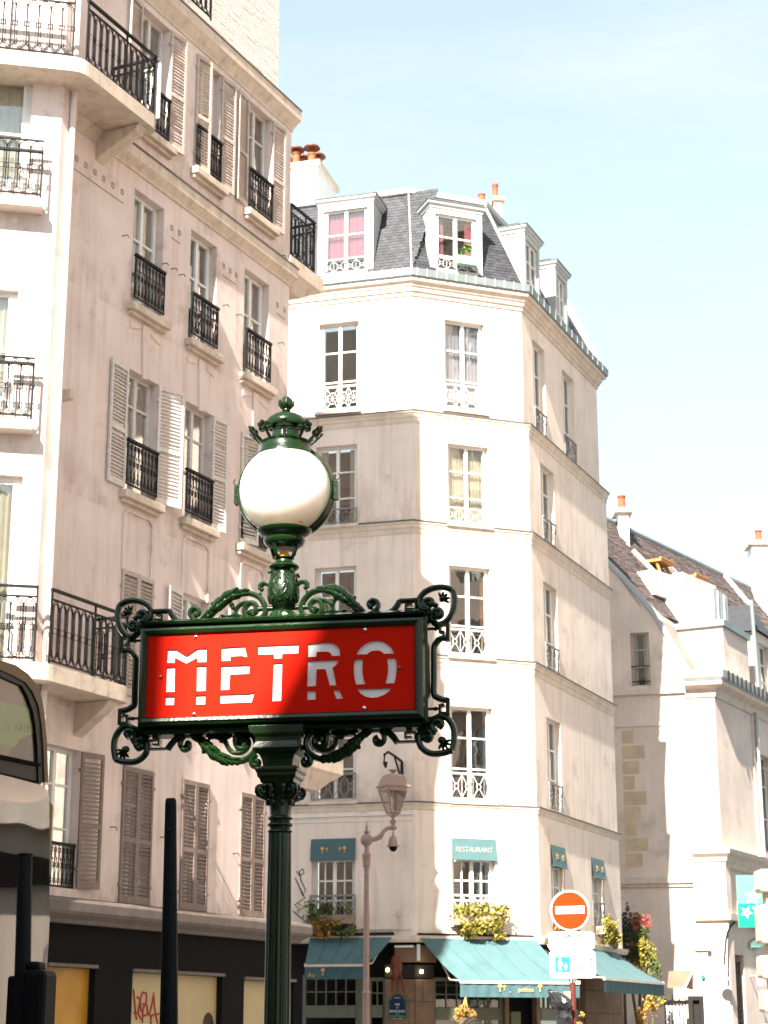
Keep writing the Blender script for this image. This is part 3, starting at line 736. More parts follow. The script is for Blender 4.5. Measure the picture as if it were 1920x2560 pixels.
# spray tag past the corner
# ================================================================== CENTRAL CORNER BUILDING
cb = thing('corner_building', 'pale chamfered corner building with slate mansard and teal restaurant awnings', 'building', (2.0, 40.5, 0))
CLW = 9.0; SE = 5.95
cpath = [C_.P(-CLW, 0), Vector((A0.x, A0.y, 0)), Vector((B0.x, B0.y, 0)), S_.P(SE, 0), S_.P(SE, 0) + Vector((-6, 2.6, 0))]
tsz = {'k5': (14.85, 16.95), 'k4': (12.2, 14.0), 'k3': (9.3, 11.25), 'k2': (6.24, 8.2), 'k1': (3.75, 5.45)}
CH = {k: (-2.20, -1.26, *z) for k, z in tsz.items()}
MH = {k: (-1.95, -.98, *z) for k, z in tsz.items()}
SHh = {}
SHh['k5'] = [(.80, 1.66, 14.8, 17.0), (2.98, 3.9, 14.8, 17.0)]
for k in ('k4', 'k3', 'k2', 'k1'): SHh[k] = [(.80, 1.75, *tsz[k])]
SHh['k1'].append((3.7, 4.62, 3.9, 5.42))
SETB = -.12
AT = offset_path(cpath, SETB)
def storey(z0, z1, keys, o):
    m = MB(); op = offset_path(cpath, o)
    f1 = Face(op[0], C_.d); l1 = (op[1] - op[0]).length
    def conv(f, fo, hs): return [(h[0] - (fo.O - f.O).dot(f.d), h[1] - (fo.O - f.O).dot(f.d), h[2], h[3]) for h in hs]
    fa = Face(op[1], C_.d); fb = Face(op[2], M_.d); fc = Face(op[2], S_.d)
    wall(m, fa, -l1, 0, z0, z1, conv(C_, fa, [CH[k] for k in keys] + [(-4.6, -3.7, CH[k][2], CH[k][3]) for k in keys]), 0, .24)
    lm = (op[2] - op[1]).length; wall(m, fb, -lm, 0, z0, z1, conv(M_, fb, [MH[k] for k in keys]), 0, .24)
    ls = (op[3] - op[2]).length; wall(m, fc, 0, ls, z0, z1, conv(S_, fc, [h for k in keys for h in SHh[k]]), 0, .24)
    a, b = op[3], op[4]; m.quad(Vector((a.x, a.y, z0)), Vector((b.x, b.y, z0)), Vector((b.x, b.y, z1)), Vector((a.x, a.y, z1)))
    return part('wall', m, m_plasterC, cb)
storey(14.6, 17.5, ['k5'], SETB)
storey(12.1, 14.6, ['k4'], 0); storey(9.2, 12.1, ['k3'], 0); storey(6.1, 9.2, ['k2'], 0); storey(3.45, 6.1, ['k1'], .02)
for z, w in ((14.65, 1), (12.15, 1), (9.25, 1), (6.15, 1)):
    g = MB(); band(g, cpath, [(-.3, z - .27), (.012, z - .27), (.018, z - .16), (.035, z - .14), (.045, z - .07), (.065, z - .05), (.07, z - .01), (-.3, z + .03)])
    part('string_course', g, m_stonetrim, cb)
    g = MB(); band(g, cpath, [(-.3, z + .035), (.065, z - .004), (.082, z - .012), (.082, z + .018), (-.3, z + .055)]); part('lead_flashing', g, m_lead, cb)
g = MB(); band(g, cpath, [(-.5, 17.40), (-.09, 17.40), (-.085, 17.48), (-.05, 17.50), (-.03, 17.57), (.0, 17.60), (.02, 17.67), (.08, 17.70), (.09, 17.76), (-.5, 17.80)]); part('cornice', g, m_stonetrim, cb)
g = MB(); band(g, cpath, [(-.5, 17.765), (.10, 17.765), (.13, 17.80), (.14, 17.97), (.06, 18.00), (-.5, 18.0)]); gut = part('gutter', g, m_zinc, cb)
for f, a, b, st in ((C_, -3.0, 0, .235), (M_, -2.7, 0, .235), (S_, .1, SE, .42)):
    s = a
    while s < b: g = MB(); g.box(f, s, s + .02, 17.79, 17.985, .13, .150); part('gutter_bracket', g, m_zincw if f is not S_ else m_zinc, gut); s += st
# mansard
MO0, MZ0, MO1, MZ1 = -.04, 18.0, -1.15, 20.42
mp0, mp1 = offset_path(cpath, MO0), offset_path(cpath, MO1)
g = MB()
for i in range(4): g.quad(Vector((*mp0[i], MZ0)), Vector((*mp0[i + 1], MZ0)), Vector((*mp1[i + 1], MZ1)), Vector((*mp1[i], MZ1)))
mans = part('mansard', g, m_slate, cb)
g = MB(); band(g, cpath, [(-2.2, 20.35), (-1.12, 20.35), (-1.05, 20.38), (-1.04, 20.50), (-1.3, 20.56), (-2.2, 20.60)]); part('roof_curb', g, m_zincw, cb)
mp2 = offset_path(cpath, -2.2)
g = MB(); cpt = Vector((*(mp2[2] + Vector((-1.5, 5))), 21.1))
for i in range(4): g.add([Vector((*mp2[i], 20.6)), Vector((*mp2[i + 1], 20.6)), cpt], [(0, 1, 2)])
part('upper_roof', g, m_zincw, cb)
# slates: rows up each visible slope
SLN = [0]
def slates(f, oo, ranges):
    g = MB(); rows = 27; nrm_o = (MZ1 - MZ0); run = (MO1 - MO0); ln = math.hypot(nrm_o, run)
    t = (run / ln, nrm_o / ln)                # along slope (o,z)
    nv = (nrm_o / ln, -run / ln)
    W = .125
    gm = MB(); hh = ln / rows
    base = []
    for (so, no) in ((0, .004), (0, .012), (hh * 1.25, .003), (hh * 1.25, .0)):
        base.append((so, no))
    def P(s, a, no): return f.P(s, MZ0 + t[1] * a + nv[1] * no, MO0 + t[0] * a + nv[0] * no)
    for (sa, sb_, ka, kb) in ranges:
        for r in range(rows):
            a = r * hh; fr = a / ln
            s = sa + ka * fr + (W / 2 if r % 2 else 0) - (W if r % 2 else 0); e = sb_ + kb * fr
            while s < e - .01:
                c0 = max(s, sa + ka * fr); c1 = min(s + W - .006, e)
                if c1 - c0 > .03:
                    lift = random.random() * .003
                    vs = [P(c0, a, .004), P(c1, a, .004), P(c1, a + hh * 1.2, .001), P(c0, a + hh * 1.2, .001), P(c0, a, .013 + lift), P(c1, a, .013 + lift), P(c1, a + hh * 1.2, .005), P(c0, a + hh * 1.2, .005)]
                    if SLN[0] < 300: q = MB(); q.hexa(vs); part('slate', q, m_slate, mans, fixn=False); SLN[0] += 1
                    else: g.hexa(vs)
                s += W
    if g.v: part('slates', g, m_slate, mans, stuff=True)
kk = MO1 - MO0
slates(C_, 0, [(-1.16, .015, .0, .34)])
slates(M_, 0, [(-2.78, -2.05, -.34 * -1, .0), (-.98, -.06, 0, -.45)])
slates(C_, 0, [(-3.5, -2.45, 0, 0)])
slates(S_, 0, [(.02, .39, .46, 0), (1.48, 2.64, 0, 0), (3.6, 5.62, 0, 0)])
g = MB()
for i in (1, 2, 3):
    a, b = Vector((*mp0[i], MZ0)), Vector((*mp1[i], MZ1)); g = MB(); g.tube([a + Vector((0, -.02, .02)), b + Vector((0, -.02, .02))], .035 if i > 1 else .02, 6); part('hip_flashing', g, m_zincw, cb)
def dormer(f, s0, s1, z0, z1, o1, cur, gapw=None, oback=-1.3, rows=(.22, .62), guard=True):
    g = MB(); jw = .13
    g.box(f, s0, s0 + jw, z0, z1, o1 - .22, o1); g.box(f, s1 - jw, s1, z0, z1, o1 - .22, o1); g.box(f, s0 + jw, s1 - jw, z1 - .13, z1, o1 - .22, o1)
    g.box(f, s0 + jw, s1 - jw, z0, z0 + .12, o1 - .22, o1 + .03)
    for s, q in ((s0 + .01, 0), (s1 - .04, 0)): g.box(f, s, s + .03, z0, z1, oback, o1 - .221)
    d = part('dormer', g, m_zincw, cb)
    g = MB(); path = [f.P(s0, 0, oback), f.P(s0, 0, o1), f.P(s1, 0, o1), f.P(s1, 0, oback)]
    band(g, path, [(-.4, z1), (.015, z1), (.03, z1 + .05), (.07, z1 + .09), (.08, z1 + .15), (-.4, z1 + .18)]); part('dormer_cornice', g, m_zincw, d)
    g = MB(); band(g, path, [(-.45, z1 + .155), (.095, z1 + .155), (.10, z1 + .175), (-.45, z1 + .215)]); g.quad(*[Vector((p.x, p.y, z1 + .24)) for p in [f.P(s0, 0, oback), f.P(s0, 0, o1 - .1), f.P(s1, 0, o1 - .1), f.P(s1, 0, oback)]]); part('dormer_roof', g, m_zinc, d)
    h = (s0 + jw, s1 - jw, z0 + .12, z1 - .13)
    casement(f, h, cb, .06, o1, rows, m_white, m_glass, cur, leaf='dormer_window')
    if guard: railing(f, h[0], h[1], h[2] - .02, .36, o1 + .03, cb, 'w', m_whiteiron)
def drange(f, x0, x1, y0, y1, o): a = f.at(x0, y1, o); b = f.at(x1, y1, o); c = f.at(x0, y0, o); return a[0], b[0], a[1], c[1]
a = drange(C_, 794, 933, 505, 700, -.10); dormer(C_, a[0], a[1], 18.0, a[3] - .14, -.10, (m_pink, .5))
a = drange(M_, 1076, 1207, 497, 700, -.10); dormer(M_, a[0], a[1], 18.0, a[3] - .20, -.10, (m_pink, .22))
for s0_d, s1_d in ((.39, 1.48), (2.64, 3.60)): dormer(S_, s0_d, s1_d, 18.0, 19.52, -.12, None, oback=-.98, guard=False)
g = MB(); e = Face(S_.P(SE - .30, 0), S_.n); g.prism(e, [(.05, 17.8), (.05, 18.05), (-1.05, 20.55), (-2.2, 20.7), (-2.2, 17.8)], -.28, .0); part('end_parapet', g, m_stonetrim, cb)
# windows of the corner building
def cwin(f, h, key, o=0, **k):
    kk_ = dict(rows=(.33, .68), fm=m_white, gm=m_glass, curtain=None); kk_.update(k)
    return casement(f, h, cb, .13, o, kk_['rows'], kk_['fm'], kk_['gm'], kk_['curtain'], vb=kk_.get('vb', 1))
C5 = (CH['k5'][0], CH['k5'][1], 14.85, 16.95)
cwin(C_, C5, 'k5', SETB); cwin(M_, MH['k5'], 'k5', SETB, curtain=(m_bluec, .5))
for h in SHh['k5']: cwin(S_, h, 'k5', SETB)
cwin(C_, CH['k4'], 'k4', curtain=(m_curtain, .2)); cwin(M_, MH['k4'], 'k4', curtain=(m_curtain, .46)); cwin(C_, CH['k3'], 'k3'); cwin(M_, MH['k3'], 'k3', curtain=(m_wood, .12)); cwin(C_, CH['k2'], 'k2'); cwin(M_, MH['k2'], 'k2')
for k in ('k4', 'k3', 'k2'): cwin(S_, SHh[k][0], k)
for k in ('k2', 'k3', 'k4', 'k5'): cwin(C_, (-4.6, -3.7, *CH[k][2:]), k, SETB if k == 'k5' else 0)
cwin(C_, CH['k1'], 'k1', .02, rows=(.25, .5, .75), vb=2); cwin(M_, MH['k1'], 'k1', .02, rows=(.25, .5, .75), vb=2)
for h in SHh['k1']: cwin(S_, h, 'k1', .02, rows=(.25, .5, .75), vb=2)
for f, H_, md in ((C_, CH, 'g'), (M_, MH, 'w')):
    for k in ('k5', 'k4', 'k3', 'k2', 'k1'):
        h = H_[k]; o = SETB if k == 'k5' else 0
        kind = 'ws' if k == 'k5' else md
        if f is C_ and k == 'k5': mt = m_whiteiron
        else: mt = m_whiteiron if md == 'w' else m_greyiron
        railing(f, h[0] - .02, h[1] + .02, h[2] + .0, .56 if k != 'k4' else .34, o + .05, cb, kind, mt)
        g = MB(); g.box(f, h[0] - .06, h[1] + .06, h[2] - .09, h[2] - .02, o - .04, o + .10); part('window_sill', g, m_stonetrim, cb)
for k in ('k5', 'k4', 'k3', 'k2', 'k1'):
    for h in SHh[k]: railing(S_, h[0] + .01, h[1] - .01, h[2], .55, .02 + (SETB if k == 'k5' else 0), cb, 'g', m_greyiron)
# big white chimney stack and small one
def stack(c, w, d, az, z0, z1, pots, mt=None, capz=.14, potmat=None):
    f = Face(c, dirn(az)); g = MB(); g.box(f, 0, w, z0, z1, -d, 0); st = part('chimney_stack', g, mt or m_white, cb)
    g = MB(); g.box(f, -.07, w + .07, z1, z1 + capz, -d - .07, .07); part('chimney_cap', g, m_stonetrim, st)
    return f, st
ca = at_depth(820 - 100, 500, 43.5); cc = at_depth(806, 406, 43.0)
f, st = stack((cc.x - 3.2, cc.y + .9), 3.2, 1.6, 105.5, 20.4, at_depth(806, 412, 43).z, 0)
zt = at_depth(806, 412, 43).z + .14
for i in range(7):
    g = MB(); s = 3.2 - .25 - (i % 4) * .42; o = -.25 - .5 * (i // 4); p = f.P(s, 0, o)
    chimney_pot(g, p, zt, .34 + .08 * (i % 3), .12); pt = part('chimney_pot', g, m_terra, st, True)
    if i != 3: g = MB(); g.lathe(p, [(.05, zt + .36), (.07, zt + .50), (.22, zt + .49), (.20, zt + .54), (.04, zt + .60)], 12); part('cowl', g, m_copper, pt, True)
g = MB(); e = f.P(3.2, 0, -1.6); g.prism(Face(f.P(3.2, 0, -.6), -f.n), [(0, 20.4), (0, 22.0), (.7, 21.2), (1.6, 20.6), (1.6, 20.4)], -.3, 0); part('chimney_shoulder', g, m_white, st)
cc = at_depth(1240, 500, 43.5); z1_ = at_depth(1240, 500, 43.5).z
f, st = stack((cc.x - .05, cc.y), .22, .45, 80, 20.2, z1_, 0, m_stone, .09)
for x, y, zz in ((1138, 467, .0), (1205, 462, 0)):
    p = at_depth(x if x > 1200 else 1203, 500, 43.7)
for i, (s, hh) in enumerate(((-.28, .28), (.08, .48))):
    g = MB(); p = f.P(s, 0, -.2); chimney_pot(g, p, z1_ + .06 if i else z1_ - .05, hh, .085 if i else .10); part('chimney_pot', g, m_terra, st, True)
g = MB(); g.box(f, -.55, -.06, 20.2, z1_ - .05, -.35, -.05); part('low_stack', g, m_zincw, st)
# ---- restaurant floor
GP0 = 3.45
g = MB(); band(g, cpath, [(-.3, 3.34), (.10, 3.34), (.13, 3.40), (.14, 3.47), (-.3, 3.52)]); part('fascia_ledge', g, m_stonetrim, cb)
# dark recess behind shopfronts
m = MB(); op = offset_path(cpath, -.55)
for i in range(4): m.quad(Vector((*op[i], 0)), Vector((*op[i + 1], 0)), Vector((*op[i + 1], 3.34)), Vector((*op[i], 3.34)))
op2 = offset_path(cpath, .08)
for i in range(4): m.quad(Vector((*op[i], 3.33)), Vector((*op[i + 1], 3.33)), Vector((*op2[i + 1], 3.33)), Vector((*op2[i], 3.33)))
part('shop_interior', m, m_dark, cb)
# stone piers of coursed blocks
def pier(f, s0, s1, z0, z1, o0, o1, rows, joins, parent):
    g = MB(); g.box(f, s0 + .01, s1 - .01, z0, z1, o0, o1 - .02); pr = part('pier', g, m_pier, parent)
    hh = (z1 - z0) / rows
    for r in range(rows):
        xs = [s0] + [s0 + (s1 - s0) * j for j in joins[r % len(joins)]] + [s1]
        for a, b in zip(xs, xs[1:]):
            q = MB(); q.box(f, a + .004, b - .004, z0 + r * hh + .004, z0 + (r + 1) * hh - .004, o1 - .03, o1 + random.random() * .008); part('stone', q, m_pier, pr, bevel=.01)
    return pr
# pier round corner A: C side and M side
pa = C_.at(962, 2450)[0]; pb = M_.at(1085, 2450)[0]
pier(C_, pa, -.004, 0, 2.62, -.5, .0, 6, ((.45,), (.3, .8), (.6,)), cb)
pier(M_, -2.77 + .004, pb, 0, 2.62, -.5, .0, 6, ((.6,), (), (.4,)), cb)
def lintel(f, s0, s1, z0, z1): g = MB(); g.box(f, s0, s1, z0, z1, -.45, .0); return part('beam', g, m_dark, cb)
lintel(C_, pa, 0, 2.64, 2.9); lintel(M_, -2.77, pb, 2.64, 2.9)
g = MB()
p = C_.at(985, 2372); g.box(C_, -.42, .0, 2.95, 3.28, -.3, -.02); g.box(M_, -2.765, -2.3, 2.95, 3.28, -.3, -.02); part('bressummer', g, m_pier, cb)
g = MB(); g.box(M_, -2.73, -2.67, 2.98, 3.30, 0, .05); g.box(C_, -.42, -.02, 3.24, 3.28, 0, .05); part('white_conduit', g, m_white, cb)
# glazed timber shopfronts
def shopfront(f, s0, s1, z0, z1, cols_, tr, parent, upper=2, o=-.12):
    g = MB(); fw = .07
    g.box(f, s0, s0 + fw, z0, z1, o - .06, o); g.box(f, s1 - fw, s1, z0, z1, o - .06, o); g.box(f, s0 + fw, s1 - fw, z1 - fw, z1, o - .06, o)
    g.box(f, s0 + fw, s1 - fw, tr - .12, tr + .12, o - .07, o + .02); g.box(f, s0 + fw, s1 - fw, z0, z0 + .6, o - .05, o - .01)
    w = part('shopfront', g, m_sage, parent)
    a, b = s0 + fw, s1 - fw; cw = (b - a) / cols_; hh = (z1 - fw - tr - .12) / upper
    mu = MB()
    for i in range(1, cols_): mu.box(f, a + i * cw - .012, a + i * cw + .012, tr + .12, z1 - fw, o - .05, o - .01)
    for k in range(1, upper): mu.box(f, a, b, tr + .12 + k * hh - .012, tr + .12 + k * hh + .012, o - .049, o - .011)
    nb = max(1, cols_ // 3)
    for i in range(1, nb): mu.box(f, a + (b - a) * i / nb - .03, a + (b - a) * i / nb + .03, z0 + .6, tr - .12, o - .05, o - .005)
    part('glazing_bar', mu, m_sage, w)
    for i in range(cols_):
        for k in range(upper): q = MB(); q.box(f, a + i * cw + .012, a + (i + 1) * cw - .012, tr + .12 + k * hh + .012, tr + .12 + (k + 1) * hh - .012, o - .04, o - .034); part('pane', q, m_glass, w)
    q = MB(); q.box(f, a, b, z0 + .6, tr - .12, o - .04, o - .034); part('pane', q, m_glass, w)
    return w
zt1 = C_.at(850, 2440)[1]; tr1 = C_.at(850, 2508)[1]
xL = C_.at(752, 2480)[0]; xM = C_.at(893, 2480)[0]
shopfront(C_, xL, xM, 0, 2.72, 5, 2.0, cb); shopfront(C_, C_.at(918, 2480)[0] - .02, pa - .005, 0, 2.66, 2, 2.0, cb)
g = MB(); g.box(C_, xM + .002, C_.at(918, 2480)[0] - .022, 0, 2.8, -.2, -.10); part('joinery_post', g, m_sage, cb)
m0 = M_.at(1087, 2480)[0]; m1 = M_.at(1262, 2480)[0]; m2 = M_.at(1350, 2500)[0]
shopfront(M_, m0, m1, 0, 2.66, 6, 1.95, cb)
pier(M_, m1 + .01, M_.at(1272, 2500)[0] + .02, 0, 2.6, -.4, -.02, 6, ((),), cb)
g = MB(); dd = M_.at(1272, 2500)[0] + .03; de = M_.at(1342, 2500)[0]; g.box(M_, dd, de, 0, 2.25, -.30, -.25); door = part('door', g, m_blackp, cb)
q = MB(); q.box(M_, dd + .12, dd + .34, 1.55, 2.0, -.249, -.24); part('door_notice', q, m_sage, door)
pier(M_, de, -.01, 0, 2.6, -.4, -.02, 6, ((),), cb)
shopfront(S_, .25, 1.9, 0, 2.62, 5, 1.95, cb); shopfront(S_, 1.95, 3.0, 0, 2.62, 4, 1.95, cb)
pier(S_, 3.05, SE, 0, 3.0, -.4, -.01, 6, ((.3, .7), (.5,), (.2, .6)), cb)
# awnings: canopy, front bar, valance, arms
def awning(f, s0, s1, t0, t1, z0, z1, dep, vh, lab=None, o0=.10):
    g = MB(); n = 10
    top = [f.P(s0 + (s1 - s0) * i / n, z1, o0) for i in range(n + 1)]
    bot = [f.P(t0 + (t1 - t0) * i / n, z0, o0 + dep) for i in range(n + 1)]
    rows = []
    for k in range(5):
        q = k / 4; sag = -.05 * math.sin(math.pi * q)
        rows.append([a.lerp(b, q) + Vector((0, 0, sag + .012 * math.sin(i * 2.1 + k * 1.3) * (0 < k < 4))) for i, (a, b) in enumerate(zip(top, bot))])
    for r0, r1 in zip(rows, rows[1:]):
        for i in range(n): g.quad(r0[i], r0[i + 1], r1[i + 1], r1[i])
    a = part('awning', g, m_teal, cb, fixn=False)
    for i in range(2, n, 2):
        g = MB(); g.tube([r[i] + Vector((0, 0, .004)) for r in rows], .006, 5); part('seam', g, m_tealv, a)
    g = MB(); g.box(f, t0, t1, z0 - .05, z0 + .0, o0 + dep - .02, o0 + dep + .03); part('front_bar', g, m_stonetrim, a)
    g = MB(); n2 = 40
    xs = [t0 + (t1 - t0) * i / n2 for i in range(n2 + 1)]
    os_ = [o0 + dep + .005 + .006 * math.sin(i * 1.7) for i in range(n2 + 1)]
    for i in range(n2): g.quad(f.P(xs[i], z0 - .05 - vh, os_[i] - .01), f.P(xs[i + 1], z0 - .05 - vh, os_[i + 1] - .01), f.P(xs[i + 1], z0 - .05, os_[i + 1]), f.P(xs[i], z0 - .05, os_[i]))
    part('valance', g, m_tealv, a, fixn=False)
    for q0, q1 in ((s0, t0), (s1, t1)):
        g = MB(); g.tube([f.P(q0 * .3 + q1 * .7, z1 - .12, 0), f.P(q1, z0 + .03, o0 + dep * .5), f.P(q1, z0, o0 + dep)], .02, 6); part('awning_arm', g, m_stonetrim, a)
    g = MB(); g.box(f, min(s0, t0), max(s1, t1) if s1 > t1 else s1, z1 - .02, z1 + .07, 0, o0 + .01); part('roller_box', g, m_dark, a)
    return a
def mush(f, s, z, h, o, parent):
    g = MB(); g.prism(f, [(s - h * .28, z), (s - h * .25, z + h * .25), (s, z + h * .42), (s + h * .25, z + h * .25), (s + h * .28, z)], o, o + .004)
    g.prism(f, [(s - h * .08, z - h * .5), (s + h * .08, z - h * .5), (s + h * .06, z - .001), (s - h * .06, z - .001)], o, o + .004); part('printed_mushroom', g, m_gold, parent)
D1 = .85
def awpx(f, tl, tr_, bl, br, vh, dep=D1):
    a = f.at(*tl, .10); b = f.at(*tr_, .10); c = f.at(*bl, .10 + dep); d = f.at(*br, .10 + dep)
    return a[0], b[0], c[0], d[0], (c[1] + d[1]) / 2, (a[1] + b[1]) / 2, dep, vh
p = awpx(C_, (775, 2344), (983, 2337), (762, 2411), (915, 2410), .22); a1 = awning(C_, p[0], p[1], p[2], p[3], p[4], p[5], p[6], .24)
fo = p[6] + .115
mush(C_, C_.at(807, 2430, fo)[0], C_.at(807, 2428, fo)[1], .16, fo, a1); text('Au', C_, C_.at(778, 2435, fo)[0], C_.at(778, 2437, fo)[1], .09, fo, m_gold, a1)
p = awpx(M_, (1047, 2341), (1335, 2347), (1150, 2453), (1449, 2453), .22, 1.0); a2 = awning(M_, *p[:7], .26)
fo = p[6] + .12
for x, h_ in ((1250, .17), (1261, .11), (1350, .17)): mush(M_, M_.at(x, 2470, fo)[0], M_.at(x, 2468, fo)[1], h_, fo, a2)
text('-', M_, M_.at(1276, 2480, fo)[0], M_.at(1276, 2480, fo)[1], .012, fo, m_gold, a2); text('petites', M_, M_.at(1315, 2478, fo)[0], M_.at(1315, 2476, fo)[1], .11, fo, m_gold, a2)
p = awpx(S_, (1488, 2374), (1560, 2384), (1508, 2452), (1698, 2454), .2, 1.1)
a3 = awning(S_, .35, 5.2, .35, 5.0, p[4], 3.36, 1.15, .24)
# small blinds over the first floor windows
def blind(f, h, o, word=None, ztop=None):
    z1 = h[3]; z0 = z1 - .44; g = MB(); g.quad(f.P(h[0] - .01, z1, o), f.P(h[1] + .02, z1, o), f.P(h[1] + .02, z0, o + .05), f.P(h[0] - .01, z0, o + .05)); a = part('window_blind', g, m_teal, cb, fixn=False)
    g = MB(); g.tube([f.P(h[0] - .01, z0, o + .05), f.P(h[1] + .02, z0, o + .05)], .014, 6); part('blind_bar', g, m_teal, a)
    mid = (h[0] + h[1]) / 2; fo = Face(f.P(0, 0, 0), f.d)
    if word: text(word, f, mid, z0 + .21, .10, o + .036, m_faint, a, wfit=.82)
    elif word is None:
        for q in (-.22, -.12, .16, .26): mush(f, mid + q, z0 + .22, .15 if abs(q) > .2 else .10, o + .040, a)
blind(C_, CH['k1'], .03); blind(M_, MH['k1'], .03, 'RESTAURANT')
for h in SHh['k1']: blind(S_, h, .03)
# lit restaurant spots
for x, y in ((971, 2425), (1051, 2429)):
    s, z = C_.at(x, y, .0) if x < 1030 else M_.at(x, y, 0); f = C_ if x < 1030 else M_
    g = MB(); g.blob(f.P(s, z, .06), .035, n=10); part('spot_lamp', g, m_light, cb, True)
# wall grime pipe, small round vent
g = MB(); s, z = C_.at(997, 2284, .02); g.lathe_ = None; e = C_.P(s, z, .03)
g.tube([C_.P(s, z, .02), C_.P(s, z, .07)], .055, 12); g.tube([C_.P(s, z - .06, .035), C_.P(s, z - .30, .035)], .015, 6); part('vent', g, m_stonetrim, cb)
g = MB(); z = C_.at(820, 2332, .05)[1]; g.tube([C_.P(CH['k1'][1] + .03, 3.95, .04), C_.P(CH['k1'][1] + .03, 3.60, .04), C_.P(-.05, 3.60, .04)], .014, 6); part('cable', g, m_stonetrim, cb)
g = MB(); z = 5.93; g.box(C_, -3.0, 0, z - .03, z, .02, .06); g.box(C_, -3.0, 0, z - .14, z - .12, .02, .04); part('thin_moulding', g, m_white, cb)
# wall bracket behind the lantern
s, z = C_.at(1006, 1905); s2, z2 = C_.at(1006, 1960)
g = MB(); g.tube([C_.P(s, z, .04), C_.P(s, z2, .04)], .035, 6); g.tube([C_.P(s, z, .04), C_.P(s - .05, z + .07, .45), C_.P(s - .08, z + .10, .8), C_.P(s - .1, z + .02, 1.0), C_.P(s - .1, z - .16, 1.02), C_.P(s - .1, z - .22, .92), C_.P(s - .1, z - .12, .86)], .028, 6); g.tube([C_.P(s, z2 + .05, .04), C_.P(s - .05, z + .04, .42)], .022, 6)
part('iron_wall_bracket', g, m_iron, cb, True)
g = MB(); rr = [(741, 2178), (750, 2190), (760, 2182), (757, 2172), (748, 2178), (752, 2200), (764, 2225), (757, 2240), (738, 2195), (762, 2245), (737, 2262), (750, 2275), (735, 2280), (765, 2305), (750, 2312)]
Q = [C_.at(x, y, .02) for x, y in rr]; g.tube([C_.P(s, z, .022) for s, z in Q], .012, 5, up=C_.n.to_3d()); part('graffiti', g, m_grafb, cb)

# ================================================================== RIGHT STONE BUILDING
rb = thing('stone_street_building', 'old limestone building with brown tiled roof right of the corner building', 'building', (10.5, 53, 0))
GW = 5.2; GL = 14
rpath = [GF.P(-GW, 0), Vector((Q0[0], Q0[1], 0)), GS.P(GL, 0)]
gw_ = (-2.24, -1.72, 10.85, 12.36)
zS = 10.74
m = MB(); wall(m, GF, -GW, 0, 0, zS, [], 0, .2)
band_h = [(4.35, 5.6, 7.6, 9.9)]
dz0 = GS.at(1822, 2384)[0]; dz1 = GS.at(1858, 2384)[0]
wall(m, GS, 0, GL, 0, zS, [(dz0, dz1, .3, GS.at(1822, 2384)[1]), (GS.at(1901, 1890)[0], GS.at(1901, 1890)[0] + 1.1, 6.6, GS.at(1901, 1885)[1])], 0, .35)
part('wall', m, m_plasterG, rb)
g = MB(); band(g, rpath[:2] + [GF.P(.001, 0)], [(0, zS - .17), (.05, zS - .17), (.09, zS - .05), (.10, zS), (0, zS + .03)]) if False else g.box(GF, -GW, -.75, zS - .14, zS, 0, .09)
part('string_course', g, m_stonetrim, rb)
g = MB(); g.box(GF, -GW, -.75, 9.72, 9.76, 0, .03); part('thin_moulding', g, m_plasterG, rb)
g = MB(); g.box(GF, -GW, -.80, 5.45, 5.62, 0, .12); g.box(GF, -GW, -.80, 5.36, 5.45, 0, .06); part('string_course', g, m_stonetrim, rb)
# gable: rake outline of the curved mansard seen end-on
rk = [GF.at(1500, 1392), GF.at(1560, 1452), GF.at(1610, 1508), GF.at(1638, 1542), GF.at(1660, 1582), GF.at(1690, 1632), GF.at(1722, 1690)]
zTop = rk[0][1] + .6
poly = [(-GW, zS), (rk[-1][0], zS)] + [(s, z) for s, z in reversed(rk)] + [(-GW, rk[0][1] + 1.9)]
m = MB()
zs = sorted({zS, gw_[2], gw_[3]})
# gable in pieces round the window
def rk_s(z):
    pts = [(-GW, rk[0][1] + 1.9)] + list(rk)
    for (a, za), (b, zb) in zip(pts, pts[1:]):
        if zb <= z <= za: return a + (b - a) * (za - z) / (za - zb)
    return rk[-1][0]
levels = [zS + i * .25 for i in range(int((rk[0][1] + 1.9 - zS) / .25) + 1)] + [gw_[2], gw_[3]]; levels = sorted(set(levels))
for a, b in zip(levels, levels[1:]):
    ra, rb_ = rk_s(a + .0001), rk_s(b)
    if gw_[2] <= a and b <= gw_[3]:
        m.quad(GF.P(-GW, a), GF.P(gw_[0], a), GF.P(gw_[0], b), GF.P(-GW, b)); m.quad(GF.P(gw_[1], a), GF.P(ra, a), GF.P(rb_, b), GF.P(gw_[1], b))
    else: m.quad(GF.P(-GW, a), GF.P(ra, a), GF.P(rb_, b), GF.P(-GW, b))
wall(m, GF, gw_[0], gw_[1], gw_[2], gw_[3], [gw_], 0, .2)
part('gable_wall', m, m_plasterG, rb)
casement(GF, gw_, rb, .12, 0, (.35, .7), m_greige, m_glass, (m_curtain, .3), cols=1)
g = MB()
for z in (gw_[2] + .12, gw_[2] + .55): g.tube([GF.P(gw_[0], z, .02), GF.P(gw_[1], z, .02)], .018, 5)
part('window_bar', g, m_iron, rb)
g = MB(); g.tube([GF.P(s, z + .05, .0) for s, z in [(-GW, rk[0][1] + 1.9)] + rk], .09, 6, up=GF.n.to_3d()); part('rake_coping', g, m_zincw, rb)
